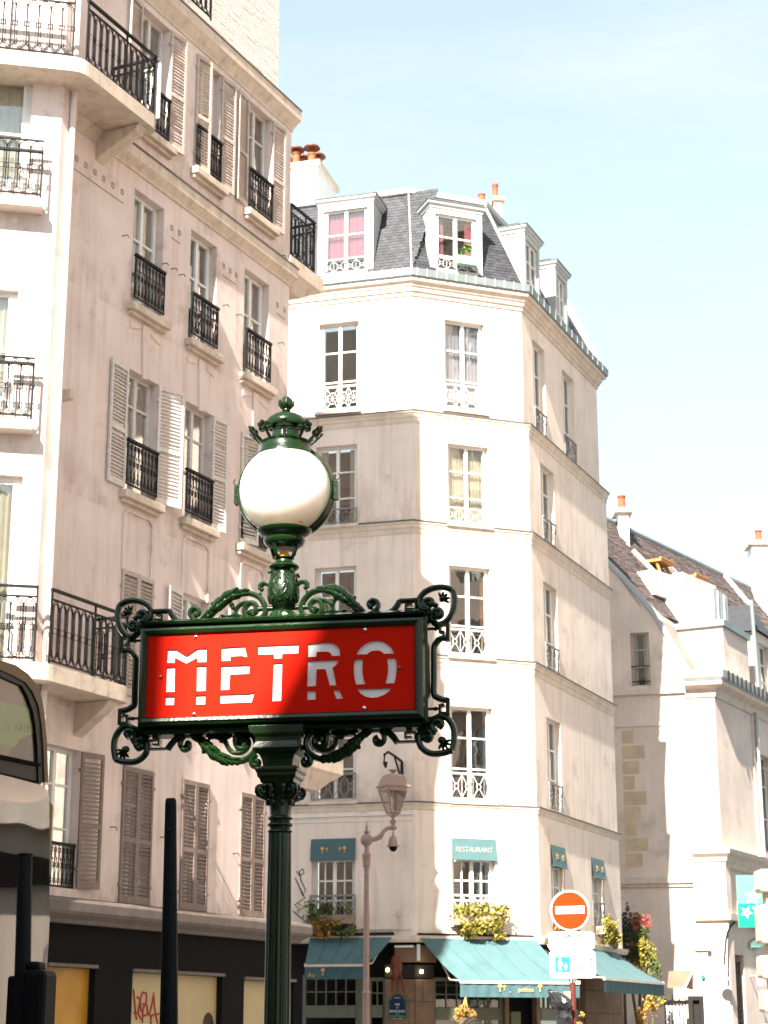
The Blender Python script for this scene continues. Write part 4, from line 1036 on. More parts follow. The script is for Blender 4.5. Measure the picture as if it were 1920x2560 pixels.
# mansard slope of the street side and roof above
gs = lambda x, y, o: GS.P(*GS.at(x, y, o), o)
g = MB(); prf = [GF.P(s, z, -.02) for s, z in rk[1:]]; ext = GS.d.to_3d() * 2.55
for a, b in zip(prf, prf[1:]): g.quad(a, a + ext, b + ext, b)
part('zinc_mansard', g, mat('shaded_zinc', (.235, .205, .185), .7, .14, 2, .1, 30, streak=.5), rb)  # darker streaked copy of the pale zinc, the slope's shade put into its colour
# cornice with gutter
g = MB(); band(g, [GF.P(-.78, 0), Vector((Q0[0], Q0[1], 0)), GS.P(GL, 0)], [(0, zS - .28), (.04, zS - .28), (.10, zS - .08), (.30, zS + .02), (.32, zS + .12), (.02, zS + .14), (0, zS + .14)]); part('cornice', g, m_stonetrim, rb)
g = MB(); band(g, [GF.P(-.78, 0), Vector((Q0[0], Q0[1], 0)), GS.P(GL, 0)], [(.1, zS + .145), (.30, zS + .145), (.36, zS + .22), (.38, zS + .42), (.30, zS + .42), (.1, zS + .40)]); gt = part('gutter', g, m_zincw, rb)
for i in range(34): g = MB(); s = .15 + i * .4; g.box(GS, s, s + .05, zS + .15, zS + .44, .375, .41); part('gutter_bracket', g, m_iron, gt)
# street side dormer block
d0 = GS.at(1790, 1600, -.1)[0] + .3
zd = GS.at(1806, 1545, -.1)[1]
g = MB(); e0, e1 = 1.38, 3.78
g.box(GS, e0, e1, zS + .1, 12.72, -2.0, -.10); db = part('roof_dormer_block', g, m_plasterG, rb)
g = MB(); g.box(GS, e0 - .08, e1 + .08, 12.72, 12.90, -2.05, -.02); part('dormer_parapet', g, m_zinc, db)
g = MB(); g.box(GS, e0 + .6, e1 - .5, 12.90, 14.02, -2.2, -.5); part('zinc_box', g, m_zincw, db)
for s in (2.3, 2.9): g = MB(); g.box(GS, s, s + .05, 12.92, 14.0, -.499, -.47); part('zinc_seam', g, m_zincw, db)
g = MB(); g.tube([GS.P(e1 + .25, zS, .08), GS.P(e1 + .25, 14.0, .0)], .06, 8); part('downpipe', g, m_zinc, rb, True)
for s in (4.7, 8.2):
    g = MB(); g.box(GS, s, s + .16, zS + .1, 13.2, -1.2, -.1); g.box(GS, s + 1.25, s + 1.41, zS + .1, 13.2, -1.2, -.1); g.box(GS, s + .16, s + 1.25, 12.9, 13.2, -1.2, -.1); dm_ = part('dormer', g, m_plasterG, rb)
    casement(GS, (s + .16, s + 1.25, zS + .3, 12.9), rb, .1, -.15, (.4, .7), m_white, leaf='dormer_window')
    g = MB(); g.add([GS.P(s - .15, 13.2, .0), GS.P(s + 1.56, 13.2, .0), GS.P(s + .7, 14.2, -.5), GS.P(s - .15, 13.2, -1.6), GS.P(s + 1.56, 13.2, -1.6), GS.P(s + .7, 14.2, -1.6)], [(0, 1, 2), (0, 2, 5, 3), (1, 4, 5, 2), (3, 5, 4)]); part('dormer_roof', g, m_slate, dm_)
g = MB(); g.quad(GS.P(e1 + .1, zS + .2, -.3), GS.P(GL, zS + .2, -.3), GS.P(GL, 14.2, -1.6), GS.P(e1 + .1, 14.2, -1.6)); part('slate_skirt', g, m_slate, rb)
# great tiled roof behind
RO = -4.0
RF = Face(Q0, dirn(34.2))
ra_, rz1 = GS.at(1500, 1288, RO); rb2, rz2 = GS.at(1940, 1500, RO)
zr = 16.5
r0, r1 = -20.0, 26.0
def RP(s, t):
    o = RO + t * 2.2; return RF.P(max(s, .354 * o - .02), zr - t * 3.4, o)
g = MB(); g.quad(RP(r0, 0), RP(r1, 0), RP(r1, 1), RP(r0, 1)); g.quad(RP(r0, 0), RP(r1, 0), RF.P(r1, zr - 5, RO - 3.3), RF.P(-2.4, zr - 5, RO - 3.3)); rf = part('tiled_roof', g, m_tile, rb)
g = MB(); rows = 40; rnd = random.Random(5)
for r in range(rows):
    t0, t1 = (r + 1) / rows, r / rows; s = -.9 + (.12 if r % 2 else 0)
    while s < 24:
        w = .235; up = Vector((RF.n.x * .84, RF.n.y * .84, .54)) * (.012 + rnd.random() * .02)
        a, b, c, d = RP(s, t0), RP(s + w, t0), RP(s + w, t1 - .006), RP(s, t1 - .006)
        g.add([a + up, b + up, c + up * .2, d + up * .2], [(0, 1, 2, 3)]); g.add([a, b, b + up, a + up], [(0, 1, 2, 3)])
        s += .24
part('tiles', g, m_tile, rf, stuff=True, fixn=False)
g = MB(); g.tube([RP(s, -.01) for s in (r0, r1)], .10, 8); part('ridge', g, m_zinc, rf)
g = MB(); s = -1.0
while s < r1: g.blob(RP(s, -.01), .05, .05, .07, n=6); s += .6
part('ridge_knobs', g, m_zinc, rf, stuff=True)
def on_roof(x, y, lift=0):   # hit the roof plane
    r = ray(x, y); n = (RP(3, 0) - RP(1, 0)).cross(RP(1, 1) - RP(1, 0)).normalized(); o = Vector((0, 0, EYE)); t = (RP(1, 0) - o).dot(n) / r.dot(n); p = o + r * t
    return p + n * (lift if n.z > 0 else -lift)
for (xa, ya, xb, yb) in ((1578, 1380, 1700, 1503), (1668, 1420, 1730, 1478), (1806, 1440, 1875, 1522)):
    g = MB(); a, b = on_roof(xa, ya, .06), on_roof(xb, yb, .06); g.tube([a, b], .10, 4); part('flashing_strip', g, m_zincw, rf)
for (x, y) in ((1618, 1405), (1706, 1445)):
    p = on_roof(x, y, .05); f = Face(p, RF.d); z = p.z
    g = MB(); g.box(f, 0, .9, z - .04, z + .04, -.1, .42); g.box(f, 0, .9, z + .04, z + .08, .36, .44); wd = part('open_skylight', g, m_wood, rf)
    g = MB(); g.box(f, .05, .85, z + .045, z + .06, -.05, .33); part('skylight_glass', g, m_glassb, wd)
    g = MB(); g.tube([f.P(.1, z, .2), f.P(.1, z - .5, .36)], .05, 4); g.tube([f.P(.8, z, .2), f.P(.8, z - .5, .36)], .05, 4); part('skylight_frame', g, m_wood, wd)
# low parapets in front of the roof
for (xa, ya, xb, yb) in ((1603, 1450, 1697, 1506), (1676, 1456, 1760, 1498)):
    a = on_roof(xa, ya, .5); b = on_roof(xb, yb, .5); g = MB(); d = (b - a); d.z = 0; ln = d.length; f = Face(a, d); g.box(f, 0, ln, a.z - .75, a.z - .0, -.12, .0); g.box(f, 0, -.0 + .35, a.z - .75, a.z, -.9, -.12); q = part('terrace_parapet', g, m_plasterG, rb)
    for i in range(int(ln / .35)): g = MB(); g.box(f, .1 + i * .35, .13 + i * .35, a.z - .7, a.z - .05, .0, .02); part('parapet_post', g, m_soffit, q)
# chimneys on it
def rchim(x0, x1, ytop, ybot, depth, pots, d=.8, mt=None):
    a = at_depth(x0, ytop, depth); b = at_depth(x1, ytop, depth); zb = at_depth(x0, ybot, depth).z - 1.2
    f = Face(a, Vector((b.x - a.x, b.y - a.y + .001, 0))); w = (b - a).length; g = MB(); g.box(f, 0, w, zb, a.z, -d, 0); st = part('chimney_stack', g, mt or m_white, rb)
    g = MB(); g.box(f, -.12, w + .12, a.z, a.z + .14, -d - .12, .12); part('chimney_cap', g, m_stonetrim, st)
    for q in pots: g = MB(); p = f.P(q * w, 0, -d / 2); chimney_pot(g, p, a.z + .14, .48, .13); part('chimney_pot', g, m_terra, st, True)
dz_ = on_roof(1560, 1345).y
rchim(1546, 1571, 1282, 1345, dz_ - .2, (.5,), .6)
rchim(1880, 2010, 1362, 1500, on_roof(1880, 1480).y - .5, (.18, .6), .8)
# corner pilaster with capital, lower parts
P0 = GF.at(1739, 2300)[0]; P1 = 0.0
def rpil(z0, z1, o, mt=m_plasterG):
    g = MB(); g.box(GF, P0, -.002, z0, z1, 0, o); return g
def wrap(z0, z1, prof, s0=P0, sx=8.0, name='cornice'):
    g = MB(); band(g, [GF.P(s0, 0), Vector((Q0[0], Q0[1], 0)), GS.P(sx, 0)], prof); return part(name, g, m_stonetrim, rb)
wrap(0, 0, [(0, 5.85), (.10, 5.85), (.12, 5.97), (.16, 6.0), (.18, 6.10), (.28, 6.20), (.30, 6.32), (0, 6.36)])
wrap(0, 0, [(0, 4.42), (.10, 4.42), (.20, 4.46), (.21, 4.62), (0, 4.66)])
g = MB(); band(g, [GF.P(P0, 0), Vector((Q0[0], Q0[1], 0)), GS.P(.35, 0)], [(0, 0), (.10, 0), (.10, 5.85), (0, 5.85)]); part('corner_pilaster', g, m_plasterG, rb)
zc = GF.at(1740, 2372)[1]
g = MB(); g.box(GF, P0 - .03, GF.at(1772, 2400)[0], 0, zc - .06, .101, .22); part('gate_pilaster', g, m_rust, rb)
g = MB(); g.box(GF, P0 - .06, GF.at(1780, 2400)[0], zc - .06, zc + .06, .101, .28); part('pilaster_cap', g, m_stonetrim, rb)
g = MB(); s, z = GF.at(1758, 2442, .22); g.tube([GF.P(s, z, .22), GF.P(s, z, .30)], .05, 12); part('green_bell', g, m_bank, rb)
# quoin stones
for i in range(9):
    z = 5.9 + i * .42; s = -2.85 + .02; w = (.45, .62, .32)[i % 3]; s, _ = GF.at(1556, 1900)
    g = MB(); g.box(GF, s, s + w, z, z + .36, .0, .008); part('quoin_stone', g, mat('quoin_ochre%d' % i, (.55, .42 + .02 * (i % 2), .29), .9, .15, 3) if i < 3 else m_quoin, rb)
    if i == 2: m_quoin = bpy.data.materials['quoin_ochre0']
g = MB(); a = GF.at(1536, 1862); b = GF.at(1553, 2190); g.box(GF, a[0] - .2, b[0] - .3, b[1], a[1], .0, .12); part('flue', g, m_plasterG, rb)
# barred ground window and door on the street side
h = (dz0, dz1, .3, GS.at(1822, 2384)[1])
g = MB(); g.box(GS, h[0], h[1], h[2], h[3], -.36, -.33); bw = part('barred_window', g, m_sage, rb)
g = MB(); n = 9
for i in range(n): s = h[0] + (h[1] - h[0]) * (i + .5) / n; g.tube([GS.P(s, h[2], -.1), GS.P(s, h[3] - .2, -.1)], .012, 5)
for z in (h[3] - .2, 1.9, 2.2, .9): g.tube([GS.P(h[0], z, -.1), GS.P(h[1], z, -.1)], .018, 5)
part('window_bar', g, m_iron, bw)
h2 = (GS.at(1901, 1890)[0], GS.at(1901, 1890)[0] + 1.1, 6.6, GS.at(1901, 1885)[1]); casement(GS, h2, rb, .2, 0, (.35, .7), m_white)
g = MB(); g.box(GS, GS.at(1882, 1900)[0], GS.at(1892, 1900)[0], 6.3, zS - .3, 0, .06); g.box(GS, GS.at(1882, 1900)[0], GS.at(1925, 1900)[0] , 9.0, 9.02, 0, .03); part('lit_pilaster', g, m_stonetrim, rb)
g = MB(); g.tube([GS.P(GS.at(1884, 1900)[0] + .1, z, .12) for z in (6.4, zS - .2)], .05, 8); part('downpipe', g, m_zincw, rb, True)

# ================================================================== STREET THINGS ON THE RIGHT
# bank sign
bk = thing('bank_sign', 'green projecting bank sign with two white stars on the right', 'sign', at_depth(1870, 2200, 47))
c0 = at_depth(1841, 2188, 47); c1 = at_depth(1912, 2318, 47); bf = Face(c0, (1, -.05)); w = (c1 - c0).x
z0, z1 = c1.z, c0.z
g = MB(); g.box(bf, 0, w, z0, z0 + (z1 - z0) * .45, -.12, 0); part('sign_panel', g, m_bank, bk)
g = MB(); g.box(bf, 0, w, z0 + (z1 - z0) * .45, z1, -.12, 0); part('sign_panel', g, m_bankl, bk, label='paler upper half')
def star(f, s, z, r, o, rot, mt, parent, k=.42):
    g = MB(); pts = []
    for i in range(10):
        a = rot + math.pi * i / 5; q = r if i % 2 == 0 else r * k; pts.append((s + q * math.cos(a), z + q * math.sin(a)))
    g.prism(f, pts, o, o + .01); return part('white_star', g, mt, parent)
s_, z_ = bf.at(1866, 2281); star(bf, s_, z_, .16, .004, 1.1, m_plate, bk); s_, z_ = bf.at(1882, 2243); star(bf, s_, z_, .22, .004, 1.4, m_plate, bk)
s_, z_ = bf.at(1889, 2269); text('BNP', bf, s_, z_, .06, .006, m_plate, bk)
g = MB(); p = bf.P(w, 0, -.06); g.tube([bf.P(w * .6, z0 + .3, -.06), GS.P(GS.at(1900, 2260)[0], z0 + .3, 0)], .03, 6); g.tube([bf.P(w * .6, z1 - .3, -.06), GS.P(GS.at(1900, 2260)[0], z1 - .3, 0)], .03, 6); part('bracket', g, m_iron, bk)
# shoe repair style outline sign and small lettering
os_ = thing('outline_sign', 'small white cut-out sign edged in green beneath the bank sign', 'sign', GS.P(GS.at(1885, 2360)[0], 0, .1))
P = [GS.at(x, y, .1) for x, y in ((1877, 2354), (1882, 2352), (1893, 2344), (1905, 2352), (1906, 2362), (1898, 2368), (1878, 2368))]
g = MB(); g.prism(GS, P, .06, .10); part('sign_panel', g, m_plate, os_); g = MB(); g.tube([GS.P(s, z, .10) for s, z in P], .02, 5, closed=True, up=GS.n.to_3d()); part('green_edge', g, m_bank, os_)
# gooseneck lamp with curved arm
gl = thing('gooseneck_lamp', 'wall lamp with long curved dark arm beside the barred window', 'lamp', GS.P(GS.at(1812, 2420)[0], 0, 0))
pts = [(1842, 2302), (1834, 2308), (1825, 2318), (1819, 2332), (1815, 2350), (1813, 2375), (1811, 2400), (1810, 2414)]
g = MB(); g.tube([GS.P(*GS.at(x, y, .12), .12) for x, y in pts], .03, 8); part('arm', g, m_iron, gl, True)
s_, z_ = GS.at(1806, 2420, .12); g = MB(); g.lathe(GS.P(s_, 0, .12), [(.04, z_ + .10), (.06, z_ + .06), (.16, z_ - .02), (.17, z_ - .06), (.0, z_ - .05)], 16); part('shade', g, m_greyiron, gl, True)
g = MB(); g.blob(GS.P(GS.at(1817, 2448, .2)[0], GS.at(1817, 2448, .2)[1], .2), .07, n=10); part('bulb', g, m_white, gl, True)
for i, (x, y) in enumerate(((1888, 2440),)):
    wl = thing('wall_spotlight', 'small metal spotlight on the wall at the far right by the stone pillar', 'lamp', GS.P(GS.at(x, y)[0], 0, 0)); s_, z_ = GS.at(x, y, .15)
    g = MB(); g.tube([GS.P(s_, z_, 0), GS.P(s_, z_, .25)], .03, 6); part('arm', g, m_greyiron, wl); g = MB(); g.tube([GS.P(s_, z_, .25), GS.P(s_ + .05, z_ - .22, .3)], [.09, .12], 10); part('lamp_head', g, m_white, wl, True)
# rusticated pillar at the right edge, nearer
rp = thing('rusticated_pillar', 'banded pale stone pillar cut by the right edge of the view', 'pillar', at_depth(1925, 2560, 30))
RD = 30.0; xr = at_depth(1902, 2300, RD).x; pf = Face((xr, RD), dirn(88))
g = MB(); g.box(pf, .14, 1.0, 0, 3.95, -.40, -.14); part('pillar_core', g, m_soffit, rp)
for (ya, yb, xx) in ((2172, 2229, 1890), (2260, 2358, 1892), (2388, 2446, 1896), (2475, 2531, 1902), (2560, 2640, 1904)):
    z1 = at_depth(xx, ya, RD).z; z0 = at_depth(xx, yb, RD).z; s0 = pf.at(xx, ya)[0] + .05
    g = MB(); g.box(pf, s0, 1.05, z0, z1, -.45, 0); part('stone_band', g, m_rust, rp, bevel=.05)
# gate
gt_ = thing('iron_gate', 'dark iron gate with pale sheet panel between restaurant and stone building', 'gate', at_depth(1700, 2560, 46))
gd = 46.5; gf = Face(at_depth(1660, 2500, gd), (1, -.02))
def gx(x, y): return gf.at(x, y)
a = gx(1662, 2511); b = gx(1715, 2511); g = MB(); g.box(gf, a[0], b[0], .1, a[1], -.03, 0); part('sheet_panel', g, m_plate, gt_)
g = MB()
for i in range(7): s = a[0] + (b[0] - a[0]) * i / 6; g.box(gf, s - .012, s + .012, .05, a[1] + .05, .002, .03)
g.box(gf, a[0] - .02, b[0] + .04, a[1] + .005, a[1] + .10, -.05, .04)
part('gate_bars', g, m_iron, gt_)
a2_ = gx(1720, 2490); b2_ = gx(1758, 2490); g = MB(); g.box(gf, a2_[0], a2_[0] + .10, 0, a2_[1], -.1, .04); g.box(gf, b2_[0] - .1, b2_[0], 0, a2_[1], -.1, .04); g.box(gf, a2_[0] + .1, b2_[0] - .1, a2_[1] - .1, a2_[1], -.1, .04); g.box(gf, a2_[0] + .1, b2_[0] - .1, 0, a2_[1] - .1, -.09, -.06); part('gate_leaf', g, m_dark, gt_)
g = MB()
for i in range(6): s = a[0] - .15 + i * .17; g.tube([gf.P(s, a[1] + .1, 0), gf.P(s, a[1] + .24, 0)], [.02, .004], 5)
part('spikes', g, m_iron, gt_)
bc_ = thing('brown_canopy', 'small faded brown canopy behind the gate', 'canopy', at_depth(1700, 2450, 47.5))
pp = [at_depth(x, y, d) for x, y, d in ((1672, 2428, 49), (1733, 2425, 49), (1712, 2470, 48), (1668, 2470, 48))]
g = MB(); g.quad(*pp); g.quad(pp[1], pp[2], at_depth(1733, 2475, 49), at_depth(1733, 2450, 49)); part('canvas', g, mat('brown_canvas', (.20, .11, .075), .8), bc_, fixn=False)
g = MB(); g.tube([pp[1], pp[2]], .03, 6); part('canopy_arm', g, m_stonetrim, bc_)

# plants
def plant(name, label, cat, base, boxspec, fol, group=None, extra=None):
    t = thing(name, label, cat, base, group)
    if boxspec:
        f, s0, s1, z0, z1, o0, o1, mt = boxspec; g = MB(); g.box(f, s0, s1, z0, z1, o0, o1); part('planter', g, mt, t, bevel=.01)
    for (g, mt, nm) in fol: part(nm, g, mt, t, fixn=False, stuff=True)
    return t
def wbox(f, h, mt, n, label, seed, hz=(.0, .45), wide=1.05, down=.30, dark=None):
    mid = (h[0] + h[1]) / 2; w = (h[1] - h[0]) / 2 * wide; z = h[2]
    ax = (f.d.to_3d(), f.n.to_3d(), Vector((0, 0, 1)))
    fo = [(foliage(f.P(mid, z + .06, .24), (w + .05, .17, .34), n, .085, seed, ax, 'box'), mt, 'foliage'), (foliage(f.P(mid + .05, z - .10, .30), (w, .12, .25), n // 2, .08, seed + 1, ax), dark or mt, 'foliage')]
    return plant('window_box', label, 'plant', f.P(mid, z, .2), (f, mid - w, mid + w, z - .04, z + .14, .09, .30, m_box), fo, 'window boxes of the restaurant')
wbox(C_, CH['k1'], m_leafG, 900, 'dark green window box in shade behind the street lamp post', 11, dark=m_leafA)
wbox(M_, (MH['k1'][0], MH['k1'][1] + .08, 3.72, 5.4), m_leafY, 1300, 'bright yellow-green window box under the RESTAURANT blind', 21, dark=m_leafY)
wbox(S_, (.9, 1.7, 3.75, 5), m_leafA, 700, 'amber window box half hidden by the no entry disc', 31)
wbox(S_, (3.7, 4.7, 3.75, 5), m_leafY, 1100, 'yellow-green window box right of the no entry disc', 41)
t = plant('dormer_plant', 'small bright green plant in a pale green trough at the dormer window', 'plant', M_.P(-1.45, 18.2, .1), (M_, -1.72, -1.24, 18.22, 18.42, .02, .18, m_boxg),
    [(foliage(M_.P(-1.52, 18.55, .10), (.20, .1, .17), 260, .06, 51), mat('fresh_green_leaves', (.10, .20, .02), .6, rnd=.5), 'foliage')])
sx = at_depth(1590, 2350, 47.0)
t = plant('flowering_shrub', 'tall green shrub topped with red flowers at the end of the restaurant', 'shrub', (sx.x, sx.y, 0), None,
    [(foliage((at_depth(1588, 2345, 46.6)), (.36, .4, .62), 2600, .085, 61), m_leafG, 'foliage'), (foliage(at_depth(1612, 2395, 46.4), (.34, .4, .5), 1300, .08, 63), m_leafY, 'foliage'),
     (foliage(at_depth(1596, 2305, 46.3), (.33, .35, .24), 420, .06, 62), m_leafR, 'flowers'), (foliage(at_depth(1573, 2380, 46.3), (.12, .3, .35), 60, .06, 64), m_leafR, 'flowers')])
g = MB()
for i in range(5): a = 2 * math.pi * i / 5; g.tube([(sx.x, sx.y, 0), (sx.x + .05 * math.cos(a), sx.y, 1.8), (sx.x + .3 * math.cos(a), sx.y + .2 * math.sin(a), 3.4)], [.05, .04, .015], 6)
part('stem', g, m_stem, t)
sx = at_depth(1556, 2330, 46.0)
t = plant('dark_evergreen', 'dark evergreen bush in the shade against the corner building', 'shrub', (sx.x, sx.y, 0), None, [(foliage(at_depth(1556, 2335, 46.0), (.30, .3, .9), 1400, .09, 71), mat('dark_leaves', (.02, .028, .012), .7, rnd=.5), 'foliage')])
g = MB(); g.tube([(sx.x, sx.y, 0), (sx.x, sx.y, 3.5)], [.06, .03], 6); part('stem', g, m_stem, t)
sx = at_depth(1622, 2480, 45.2)
t = plant('climbing_ivy', 'yellowing ivy climbing the restaurant pier below the right awning', 'plant', (sx.x, sx.y, 0), None,
    [(foliage(at_depth(1632, 2498, 45.3), (.30, .25, .26), 420, .09, 81), m_leafY, 'foliage'), (foliage(at_depth(1618, 2540, 45.2), (.26, .25, .55), 420, .09, 82), m_leafA, 'foliage'), (foliage(at_depth(1636, 2425, 45.2), (.16, .2, .5), 420, .09, 83), m_leafG, 'foliage')])
g = MB(); g.tube([(sx.x, sx.y, 0), (sx.x + .05, sx.y, 1.5), (sx.x + .1, sx.y, 2.9)], [.04, .03, .015], 6); part('stem', g, m_stem, t)
hb = at_depth(1161, 2545, 37.0); tp = at_depth(1164, 2492, 37.0)
t = plant('hanging_basket', 'round hanging basket of orange and yellow flowers under the middle awning', 'plant', hb, None, [(foliage(hb + Vector((0, 0, .04)), (.22, .2, .20), 520, .07, 91), m_leafA, 'flowers'), (foliage(hb + Vector((0, 0, -.02)), (.20, .2, .20), 260, .07, 92), m_leafY, 'foliage')])
g = MB(); [g.tube([tp, hb + Vector((dx, 0, .12))], .008, 5) for dx in (-.07, .0, .07)]; part('hanger', g, m_gold, t)
g = MB(); g.lathe((hb.x, hb.y), [(.04, hb.z - .2), (.13, hb.z - .12), (.15, hb.z)], 12); part('bowl', g, m_stem, t)
plant('potted_flowers', 'small clump of yellow flowers low behind the oxblood sign post', 'plant', (*at_depth(1452, 2560, 37)[:2], 0), None, [(foliage(at_depth(1450, 2552, 37), (.12, .12, .16), 160, .06, 95), m_leafA, 'flowers')])
sc = thing('animal_carving', 'rust red animal shaped carving hanging on the pier above the street plaque', 'sculpture', C_.P(C_.at(992, 2418)[0], 0, .1))
s_, z_ = C_.at(991, 2418, .12); ax = (C_.d.to_3d(), C_.n.to_3d(), Vector((0, 0, 1)))
g = MB(); g.blob(C_.P(s_, z_ + .02, .14), .13, .10, .24, ax, 14); g.blob(C_.P(s_ - .01, z_ - .12, .20), .07, .07, .15, ax, 12); part('body', g, m_cow, sc, True)
g = MB(); [g.tube([C_.P(s_ + a, z_ - .15, .13), C_.P(s_ + b, z_ - .48, .10)], [.03, .014], 6) for a, b in ((-.08, -.09), (.03, .03), (.09, .16))]; part('legs', g, m_cow, sc, True)
g = MB(); g.tube([C_.P(s_ - .04, z_ + .22, .14), C_.P(s_ - .05, z_ + .42, .1)], .008, 5); part('wire', g, m_iron, sc)

# street name plaque
pq = thing('street_name_plaque', 'blue and green enamel street name plaque on the brown stone pier', 'sign', C_.P(C_.at(994, 2520)[0], 2.0, .02))
a = C_.at(972, 2546, .03); b = C_.at(1016, 2500, .03); tpz = C_.at(994, 2484, .03)[1]; mid = (a[0] + b[0]) / 2; hw = (b[0] - a[0]) / 2
def arch(k, zb, zs, zt): return [(mid - hw + k, zb), (mid + hw - k, zb), (mid + hw - k, zs)] + [(mid + (hw - k) * .82 * math.cos(R(t)), zs + (zt - zs) * math.sin(R(t))) for t in range(0, 181, 20)] + [(mid - hw + k, zs)]
zb, zs_ = a[1], b[1]
g = MB(); g.prism(C_, arch(0, zb, zs_, tpz), .012, .035); part('border', g, m_plaqueg, pq)
g = MB(); g.prism(C_, arch(.028, zb + .028, zs_ - .005, tpz - .028), .036, .042); part('field', g, m_plaqueb, pq)
for tx, zz, hh, wf in (('4e Arrt', zs_ + .045, .030, .12), ('RUE', zs_ - .085, .042, .09), ('DU', zs_ - .15, .022, .04), ('ROI DE SICILE', zs_ - .215, .045, .31), ('dit', zs_ - .27, .012, .08), ('Charles d\'Anjou', zs_ - .31, .018, .30), ('1266 - 1285', zs_ - .355, .015, .2)): text(tx, C_, mid, zz, hh, .044, m_plate, pq, wfit=wf)

# no entry sign
ND = 22.0
ns = thing('no_entry_sign', 'orange-red no entry disc above SAUF bicycle and PRIORITE PIETONS plates', 'sign', (at_depth(1434, 2500, ND).x, ND, 0))
nf = Face((at_depth(1430, 2300, ND).x, ND), dirn(86))
cs_, cz_ = nf.at(1424.5, 2276); rr_ = abs(nf.at(1375, 2276)[0] - cs_)
def disc(r, o0, o1, mt, nm):
    g = MB(); g.prism(nf, [(cs_ + r * math.cos(t), cz_ + r * math.sin(t)) for t in [2 * math.pi * k / 40 for k in range(40)]], o0, o1); return part(nm, g, mt, ns)
dd = disc(rr_, -.01, .0, m_plate, 'white_rim'); disc(rr_ * .91, .002, .005, m_orange, 'red_disc')
a = nf.at(1391, 2287); b = nf.at(1462, 2268); g = MB(); hh = rr_ * .185; g.prism(nf, [(cs_ - rr_ * .73, cz_ - hh), (cs_ + rr_ * .73, cz_ - hh + .01), (cs_ + rr_ * .73, cz_ + hh + .01), (cs_ - rr_ * .73, cz_ + hh)], .006, .009); part('white_bar', g, m_plate, ns)
def rrect(f, s0, s1, z0, z1, r, o0, o1, mt, nm, parent):
    pts = []
    for cx, cz, a0 in ((s1 - r, z1 - r, 0), (s0 + r, z1 - r, 90), (s0 + r, z0 + r, 180), (s1 - r, z0 + r, 270)):
        pts += [(cx + r * math.cos(R(a0 + t)), cz + r * math.sin(R(a0 + t))) for t in (0, 30, 60, 90)]
    g = MB(); g.prism(f, pts, o0, o1); return part(nm, g, mt, parent)
a = nf.at(1373, 2373); b = nf.at(1486, 2329); p1 = rrect(nf, a[0], b[0], a[1], b[1], .05, -.01, .0, m_plate, 'bicycle_plate', ns)
s_, z_ = nf.at(1430, 2339); text('SAUF', nf, s_, z_, .055, .004, m_print, p1, wfit=.22, bold=.02)
s_, z_ = nf.at(1431, 2362); g = MB()
for q in (-1, 1): g.tube([nf.P(s_ + q * .065 + .034 * math.cos(t), z_ + .034 * math.sin(t), .002) for t in [2 * math.pi * k / 16 for k in range(16)]], .003, 4, closed=True, up=nf.n.to_3d())
for (x0, z0_, x1, z1__) in ((-.065, 0, -.03, .05), (-.03, .05, .04, .05), (.04, .05, 0, 0), (0, 0, -.03, .05), (-.065, 0, 0, 0), (.065, 0, .035, .075), (.035, .075, .055, .078), (-.045, .066, -.02, .066)): g.tube([nf.P(s_ + x0, z_ + z0_, .003), nf.P(s_ + x1, z_ + z1__, .003)], .003, 4)
part('printed_bicycle', g, m_faint, p1)
a = nf.at(1375, 2445); b = nf.at(1488, 2375); p2 = rrect(nf, a[0], b[0], a[1], b[1] - .004, .05, -.012, -.002, m_plate, 'priority_plate', ns)
a = nf.at(1388, 2430); b = nf.at(1425, 2392); g = MB(); g.box(nf, a[0], b[0], a[1], b[1], -.001, .002); bl = part('blue_square', g, m_blue, p2)
S_c, Z_c = a[0], a[1]; ww = b[0] - a[0]
def fig(sx_, zx_, k, nm):
    g = MB(); body = [(-.16, 0), (-.02, 0), (0, .35), (.04, 0), (.18, -.02), (.17, .5), (.26, .62), (.34, .50), (.30, .85), (.14, 1.12), (-.10, 1.12), (-.28, .85), (-.30, .5), (-.18, .5)]
    g.prism(nf, [(sx_ + x * k, zx_ + z * k) for x, z in body], .003, .005); g.prism(nf, [(sx_ + .02 * k + .13 * k * math.cos(t), zx_ + 1.27 * k + .13 * k * math.sin(t)) for t in [2 * math.pi * i / 12 for i in range(12)]], .003, .005)
    return link(nm, g.mesh(nm, m_plate), p2)
fig(S_c + ww * .32, Z_c + ww * .10, ww * .56, 'printed_adult'); fig(S_c + ww * .70, Z_c + ww * .12, ww * .32, 'printed_child')
s_, z_ = nf.at(1457, 2399); text('PRIORITÉ', nf, s_, z_, .040, .002, m_print, p2, wfit=.235, bold=.015); s_, z_ = nf.at(1457, 2420); text('PIÉTONS', nf, s_, z_, .036, .002, m_print, p2, wfit=.215, bold=.015)
pc = nf.P(nf.at(1434, 2450)[0], 0, -.07); g = MB(); g.tube([(pc.x, pc.y, 0), (pc.x, pc.y, cz_)], .034, 12); part('post', g, m_signpost, ns, True)
g = MB(); g.tube([(pc.x, pc.y, nf.at(1434, 2455)[1] - .01), (pc.x, pc.y, nf.at(1434, 2450)[1] + .015)], .04, 12); part('clamp', g, m_chrome, ns, True)
